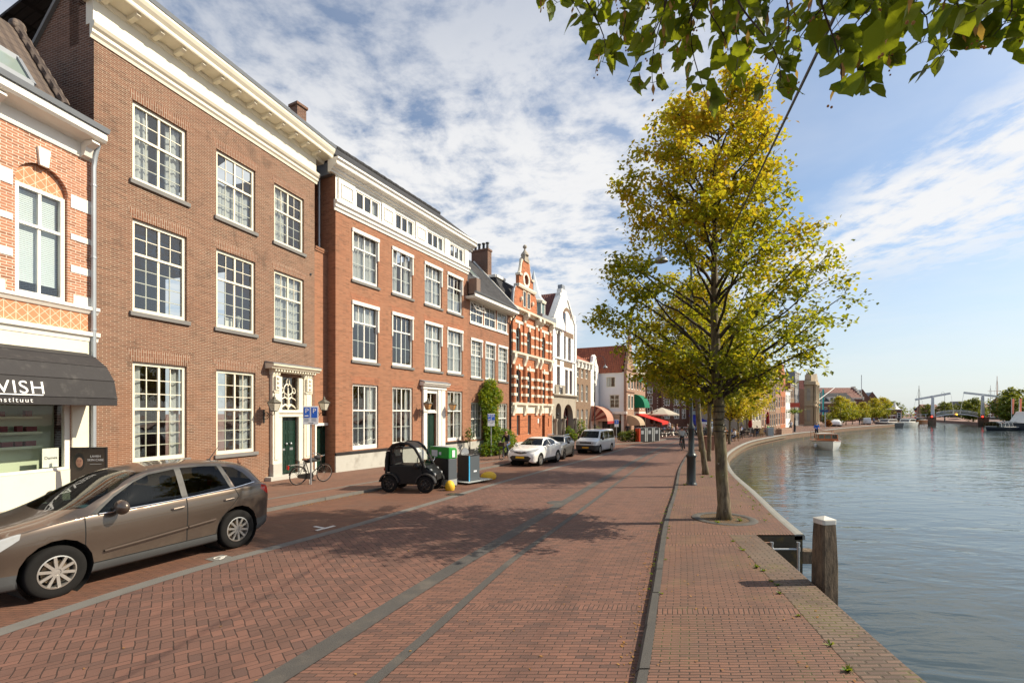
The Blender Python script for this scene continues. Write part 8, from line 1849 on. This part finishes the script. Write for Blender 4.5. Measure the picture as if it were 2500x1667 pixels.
def cafe_table(lab):
    m=MB(); m.box(-.35,.35,-.35,.35,.71,.75); m.box(-.03,.03,-.03,.03,.05,.71); m.box(-.25,.25,-.25,.25,0,.05)
    return tag(m.build('cafe_table',MT['tablew']),lab,'table','cafe tables on the terrace')
MT['tablew']=pm('grey_brown_table',(.20,.17,.14),.6,.2,4); MT['rattan']=pm('tan_rattan',(.34,.21,.09),.8,.2,12)
ch0=cafe_chair('tan rattan chair of the quayside terrace beside the low planter wall',MT['rattan']); ch1=cafe_chair('black chair of the quayside terrace under the golden limes',MT['black']); tb0=cafe_table('small square table of the quayside terrace under the golden limes'); first={0:1,1:1,2:1}
def cp(o,k,x,y,rz):
    if first[k]: first[k]=0; c=o
    else: c=o.copy(); COL.objects.link(c)
    c.location=(x,y,g(y)); c.rotation_euler=(0,0,rz); return c
rr=random.Random(12); spots=[]
for i in range(22):
    y=46+i*.92+rr.uniform(-.2,.2); x=interp(QF,y)-1.7-rr.random()*2.6; spots.append((x,y))
for x,y in spots:
    cp(tb0,2,x,y,rr.random()); a=rr.random()*6.28
    for q in range(2): cp((ch0,ch1)[q],q,x+.62*cos(a+pi*q),y+.62*sin(a+pi*q),a+pi*(1+q)+pi*0+ (pi if 0 else 0))
tops=[cloth('white_shirt',(.68,.68,.7)),cloth('orange_top',(.55,.2,.06)),cloth('green_top',(.05,.28,.08)),cloth('black_top',(.02,.02,.022)),cloth('pink_top',(.6,.33,.3)),cloth('blue_top',(.12,.2,.45))]
jean=CL['blue_denim']; dk_=CL['dark_trousers']
sit0=[person('guest with %s seated at the cafe among the parked bicycles'%n,'sit',t,l,hh,'seated cafe guests',detail=False) for n,t,l,hh in (('white shirt and dark hair',tops[0],jean,'hairdark'),('orange top and fair hair',tops[1],dk_,'hairfair'),('green top and dark hair',tops[2],dk_,'hairdark'),('pink top and fair hair',tops[4],jean,'hairfair'),('black top and grey hair',tops[3],jean,'hairgrey'),('blue top and dark hair',tops[5],dk_,'hairdark'))]
k=0
for i in range(18):
    b=sit0[i%6]; o=b if i<6 else copy_tree(b); y=61.5+rr.uniform(-2,3.4); x=lerp(17.3,27.5,(i+rr.random()*.8)/18); put(o,x,y,rr.random()*6.28)
for i in range(8):
    b=sit0[(i*5)%6]; o=copy_tree(b); x,y=spots[(i*5+1)%22]; put(o,x+.5*cos(i*2.1),y+.5*sin(i*2.1),i*2.1+pi); o['label']=b['label'].replace('among the parked bicycles','terrace by the water'); o['group']='guests of the quayside terrace'
w1=person('waiter in white shirt and dark trousers standing behind the parked bicycles','stand',tops[0],dk_,h=1.05,detail=False); put(w1,20.4,61.0,R(200))
w2=person('man in black shirt standing behind the clipped hedge','stand',tops[3],dk_,bald=True,detail=False); put(w2,12.3,50,R(250))
bb=[bicycle('dark city bicycle in the long row parked before the cafe','bicycles parked in a row before the cafe')]
rr=random.Random(21)
for i in range(20):
    b=bb[0] if i==0 else copy_tree(bb[0]); t=i/19; set_bike(b,lerp(16.6,25.4,t)+rr.uniform(-.15,.15),lerp(54.6,61.5,t)+rr.uniform(-.2,.2),R(rr.choice((110,120,300,115))+rr.uniform(-10,10)),rr.uniform(-6,6),-.0)
m=MB(); m.box(-.34,.34,-.34,.34,0,1.02); m.box(-.38,.38,-.38,.38,1.02,1.08); o=bevel(m.build('planter_box',pm('terracotta_brown_board',(.25,.115,.07),.7,.15,3)),.015); o.location=(14.98,35.9,g(36)); tag(o,'brown square planter box standing between the leaning lime trunks','planter')
m=MB(); m.box(-2.6,2.6,-.3,.3,0,.75); o=bevel(m.build('planter_wall',MT['brickK']),.02); o.location=(36.8,63.4,g(63)); o.rotation_euler=(0,0,R(46)); tag(o,'long low terracotta planter closing the terrace at the water side','planter')
m=MB(); m.box(-.35,.35,-.25,.25,0,1.05); o=bevel(m.build('utility_cabinet',MT['zincpale']),.02); o.location=(31.6,57.6,g(57)); tag(o,'pale grey utility cabinet beside the closed red parasol','cabinet')
v2=copy_tree(D.objects['parked_van']); v2.location=(27.0,64.2,g(64)-RD); v2.rotation_euler=(0,0,R(40)); v2['label']='pale van half hidden behind the quay lime trunks'
v3=copy_tree(v2); v3.location=(88.5,117.5,-.45); v3.rotation_euler=(0,0,R(60)); v3['label']='pale van parked on the far quay before the dark roofed building'
c3=copy_tree(D.objects['parked_car.001']); c3.location=(68.8,99.6,-.45); c3.rotation_euler=(0,0,R(50)); c3.scale=(1,1,1); c3['label']='white car driving on the far quay beside the round copper shrub'
cy=person('cyclist in white top riding on the far quay road by the flower basket lamp post','ride',tops[0],dk_,detail=False); put(cy,41.0,69.2,R(230)); b4=copy_tree(bb[0]); set_bike(b4,41.0,69.2,R(230)); b4['label']='bicycle ridden by the cyclist in white on the far quay'; del b4['group']
for i,(x,y,lab) in enumerate(((81,109.5,'pedestrian in black jacket walking on the far quay'),(88.3,116.3,'pedestrian in orange top standing on the far quay'),(92,119.5,'pedestrian in blue top on the far quay near the moored boats'))):
    p=person(lab,'walk',(tops[3],tops[1],tops[5])[i],dk_,detail=False); put(p,x,y,R(200+i*60)); p.location.z=-.42
lb=D.objects['lamp_post.002']; m=MB(); m.ball((0,0,3.0),.55,1.6,1.6,.7,14,8); 
rr2=random.Random(3); pts=[(rr2.gauss(0,.45),rr2.gauss(0,.45),3.2+rr2.gauss(0,.18)) for _ in range(260)]; leafcloud(pts,.22,rr2).build('flower_basket',MT['leafvine'],lb)
m=MB(); m.grid([[(x,-.05+.02*sin(x*8),z) for x in (-.75,-.4,0,.4,.75)] for z in (3.75,4.1,4.45)]); m.build('red_banner',MT['scarletp'],lb)
bs=empty('direction_sign',(61.6,92.4,g(92)),R(-20),'dark blue direction board on a tall post at the far quay edge','sign'); m=MB(); m.tube([(0,0,-.1),(0,0,3.4)],.09,8); m.build('pole',MT['gunmetal'],bs)
m=MB(); m.box(-.9,.5,-.12,-.06,3.0,3.45); m.build('board',pm('navy_sign_board',(.01,.05,.16),.4,.05,4),bs)
bn=empty('banner_pole',(99.0,150,-.4),0,'tall turquoise vertical banner against the dark tiled building','banner'); m=MB(); m.tube([(0,0,0),(0,0,10.6)],.08,8); m.build('pole',MT['gunmetal'],bn); m=MB(); m.box(.1,.62,-.03,.03,.6,10.4); m.box(-.9,-.6,-.03,.03,3,9); m.build('cloth',pm('turquoise_banner_cloth',(.02,.47,.44),.7,.1,1),bn)
for x,lab in ((112.2,'orange vertical flag nearer the tour boat'),(113.9,'orange vertical flag above the dark barge')):
    f=empty('flag',(x,105.5,-.5),0,lab,'flag'); m=MB(); m.tube([(0,0,0),(0,0,6.3)],.05,6); m.build('pole',MT['fenderw'],f); m=MB(); m.grid([[(u,.06*sin(u*9+z),z) for u in (.05,.3,.55)] for z in (2.7,3.9,5.1,6.1)]); m.build('cloth',MT['parorange2'] if 'parorange2' in MT else MT.setdefault('parorange2',clothmat('coral_flag_cloth',(.75,.25,.17),.4)),f)
MT['copper']=leafmat('copper_red_leaf',[(.1,(.22,.045,.01)),(.8,(.38,.10,.02))],.4,0,9,0)
sh=shrub('round_shrub','round copper red shrub at the edge of the far quay road',64.3,95.5,[(0,0,.75,.62,.62,.75)],700,.2,'copper',60)
for i,(x,y,sx,lab) in enumerate(((84,125,1.5,'grey green bush in front of the house after the stone portal'),(91,132,1.3,'low green bush by the turquoise banner'))): shrub('bush',lab,x,y,[(0,0,.9*sx,1.1*sx,1*sx,1*sx),(1.4,0,.6*sx,.9*sx,.8*sx,.7*sx)],900,.35,'leafgreen',61+i,group=None)
# ---------------------------------------------------------------- far row along the quay, stone portal and far bank
KA=38.5; KX,KY=44.4,81.0
def kp(t,v=0): a=R(KA); return KX+sin(a)*t-cos(a)*v, KY+cos(a)*t+sin(a)*v
rowk=[(-13.5,6.8,4.6,'stone','slate','eave',[(1.2,3.2)],'low grey stone building behind the terrace limes'),(-6.5,6.3,8.2,'brickK','redtile2','eave',[(5.6,7.2),(3.0,5.0),(.2,2.2)],'pale brick house with tiled roof behind the golden limes'),(0,5.6,7.9,'brickF','slate','bell',[(5.2,6.9),(2.8,4.6),(.1,2.2)],'taupe brick house with bell gable on the far row'),(5.7,5.2,8.8,'brickK','slate','flat',[(6.2,7.9),(3.4,5.4),(.2,2.4)],'tall pale brick house with flat cornice on the far row'),(11,5.5,9.3,'brickD','redtile','step',[(6.6,8.2),(3.6,5.6),(.2,2.5)],'orange brick stepped gable house on the far row'),(16.6,6,7.2,'stucco','redtile','eave',[(4.4,6.1),(1.2,3.2)],'white plastered house with red roof on the far row'),(22.7,6.2,8.6,'brickF','slate','eave',[(5.6,7.4),(2.4,4.6)],'taupe house with dormers beside the stone portal'),(29,6.5,11.5,'bluestonew','slate','flat',[(7.8,10),(4.2,6.6),(.6,3)],'grey stone museum wing left of the portal'),
 (46,6.5,8.4,'brickK','redtile2','gable',[(5.4,7.2),(2.2,4.2)],'pale brick house with red roof just after the portal'),(52.6,7,9.2,'brickF','slate','eave',[(6,8),(2.6,4.8)],'taupe brick house second after the portal'),(60,8,8.4,'brickK','redtile2','bell',[(5.2,7.2),(2,4.2)],'pale brick bell gabled house third after the portal')]
MT['bluestonew']=pm('weathered_grey_stone_wall',(.24,.24,.25),.85,.15,.8,bump=.2,bs=8)
for i,(t,w,H,brk,rm,kd,fl,lab) in enumerate(rowk):
    x,y=kp(t); n=3 if w>5.4 else 2; cw=w/n
    simple_house('row_house',x,y,KA,w-.06,H,8,brk,lab,fl,[(cw*k+cw*.22,cw*k+cw*.78) for k in range(n)],roofm=rm,rise=2.6,kind=kd,detail=False,group='houses of the far quay row',cm='white')
px,py=kp(36.5,-2.6); ptl=empty('stone_portal',(px,py,0),rotz(KA),'tall ornate sandstone museum portal with paired columns and pediment','portal'); ptl.scale=(1,1,.88)
MT['sandstone']=pm('brown_sandstone',(.44,.35,.235),.8,.15,.8,bump=.25,bs=6,dirt=(.14,.1,.07),ds=.5,da=.6)
m=MB(); m.box(0,6.2,0,1.7,-.6,10.6); m.build('wall',MT['sandstone'],ptl)
for z0,z1,pr in ((4.6,5.2,.4),(10.2,11.0,.6)): m=MB(); m.box(-pr,6.2+pr,-pr,1.7,z0,z1); m.build('cornice',MT['sandstone'],ptl)
m=MB(); m.prism([(-.4,11.0),(6.6,11.0),(3.1,13.2)],-.45,1.7); m.build('pediment',MT['sandstone'],ptl)
m=MB(); m.prism([(1.0,11.3),(5.2,11.3),(3.1,12.6)],-.5,-.44); m.build('pediment_recess',MT['stone'],ptl)
m=MB(); m.box(-.1,1.3,.3,1.6,11,12.8); m.box(.2,1.0,.5,1.4,12.8,13.3); m.build('attic_block',MT['sandstone'],ptl)
for x in (.6,1.6,4.6,5.6):
    for z0,z1 in ((-.5,4.6),(5.2,10.2)): m=MB(); m.lathe([(.5,z0),(.5,z0+.5),(.38,z0+.6),(.34,z1-.6),(.5,z1-.3),(.5,z1)],12,(x,-.35,0)); m.build('column',MT['sandstone'],ptl,smooth=True,angle=40)
m=MB(); m.box(2.2,4.0,-.03,-.005,-.5,3.8); m.build('door',MT['black'],ptl); m=MB(); m.box(2.3,3.9,-.03,-.005,6,9.4); m.build('window',MT['darkglass'],ptl)
for y0,z0,z1 in ((.5,.6,3.6),(.5,6,9.2)): m=MB(); m.box(-.03,-.004,y0,y0+.7,z0,z1); m.build('niche',MT['stone'],ptl)
m=MB(); m.tube([(6.2,-.4,6.2),(12.5,-3.2,9.8)],.08,6); m.build('flagpole',MT['fenderw'],ptl)
fb=simple_house('long_building',104,166,92,17,6.3,10,'brickJ','long low brick building with dark tiled hipped roof and two white dormers',[(2,4.6)],[(1.2+2.3*k,2.6+2.3*k) for k in range(7)],roofm='slate',rise=3.4,kind='eave',detail=False)
for x in (8.2,10.9): m=MB(); m.box(x,x+1.5,.2,2.5,6.5,8.1); o=m.build('dormer',MT['white'],fb); m=MB(); m.box(x+.2,x+1.3,.17,.199,6.75,7.9); m.build('pane',MT['darkglass'],o)
rb_=simple_house('warehouse',123,184,92,14,8.4,11,'brickJ','tall warehouse with wide red brown roof and stepped end gable rising over the dark roof',[(5,7)],[(2,3.4),(6,7.4),(10,11.4)],roofm='redtile2',rise=4.2,kind='eave',detail=False)
m=MB()
st=[(-.3,7.5)]
for i in range(6): st+=[(-.3+i*.95,8.3+i*.85+.5),(-.3+(i+1)*.95,8.3+i*.85+.5)]
st=st+[(11-p[0]-.0,p[1]) for p in st[::-1]]; m.prism(st,13.8,14.35,'x'); m.build('stepped_gable',MT['palestone'],rb_)
m=MB(); m.tube([(15.6,3,8),(15.6,3,17.5)],.12,6); m.build('aerial',MT['gunmetal'],rb_)
for i,(x,y,w,H,rm,lab) in enumerate(((138,188,4.5,9,'lead','brick house with slate blue roof right of the warehouse gable'),(143.5,190,4.5,8,'lead','lower slate blue roofed house right of the warehouse gable'))):
    simple_house('row_house',x,y,92,w,H,8,'brickJ',lab,[(5,7),(1,3)],[(.6,1.6),(2.6,3.6)],roofm=rm,rise=3,kind='gable',detail=False)
rr=random.Random(40)
far=[(283,322,11,5,'brickK','redtile2','eave','long red roofed house on the far bank left of the bridge'),(297,326,8,4.2,'stucco','redtile2','gable','white gabled house on the far bank behind the left pier'),(307,324,9,4.5,'brickK','redtile','eave','red roofed house on the far bank by the left tower'),(334,330,10,8.5,'bluestonew','slate','flat','grey block behind the middle of the bridge'),(287,300,12,9.8,'bluestonew','slate','flat','modern grey apartment block behind the bridge span'),(306,310,9,6.5,'brickK','redtile2','eave','brick house beside the modern grey block'),(252,240,14,7.5,'brickJ','redtile2','eave','large red roofed house behind the right bridge tower'),(351,325,11,6,'brickK','redtile','eave','red roofed house on the far bank at the right')]
for x,y,w,H,b,rm,kd,lab in far:
    n=max(2,int(w/3)); cw=w/n
    simple_house('far_house',x,y,90,w,H,8,b,lab,[(1,2.6)]+([(4,5.8)] if H>6 else [])+([(6.8,8.2)] if H>8.4 else []),[(cw*k+cw*.25,cw*k+cw*.75) for k in range(n)],roofm=rm,rise=3.4,kind=kd,detail=False,group='houses on the far bank')
FT=make_tree('broad green tree on the far bank behind the bridge span',[(1.5,1.5,1.5,1.5),(3,4,4,4),(5.5,4.6,4.6,4.6),(8,3.2,3.2,3.2),(9.6,.8,.8,.8)],[(0,0,-.1),(.1,0,3),(0,0,9)],.25,71,'leafgreen',nprim=26,nsec=5,ncl=3,nleaf=9,size=.6,spread=.5,fork=1.5,group='green trees beyond the river',name='broadleaf_tree')
FT.location=(276,300,-.5)
for x,y,rz,sc,lab in ((267,302,1,.85,'lower green tree left of the broad tree behind the bridge'),(283,305,2,.95,'green tree right of the broad tree behind the bridge'),(300,296,3,.7,'small green tree before the modern grey block'),(139.5,131,4,.98,'large green tree on the right bank above the orange flags'),(147,138,5,.9,'green tree at the far right edge of the view'),(136,127.5,.5,.7,'lower green tree behind the dark barge'),(160,163,2,.8,'bushy tree beyond the right end of the bridge'),(131,165,3,.75,'dark tree behind the bridge keeper hut'),(140,172,4,.7,'yellowish tree right of the keeper hut'),(212,220,1,.85,'green tree behind the right mast'),(234,236,3,.8,'green tree before the large red roofed house'),(345,318,1,.8,'green tree on the far bank at the right')):
    t=copy_tree(FT); t.location=(x,y,-.5); t.rotation_euler=(0,0,rz); t.scale=(sc,)*3; t['label']=lab
wd=MB(); rr=random.Random(50); pts=[]
for i in range(4200):
    x=rr.uniform(150,460); pts.append((x,rr.uniform(345,362),rr.random()**1.3*(4.5+2.5*sin(x*.11)+1.5*sin(x*.31))))
tag(leafcloud(pts,1.3,rr).build('distant_treeline',MT['leafgreen']),kind='stuff')
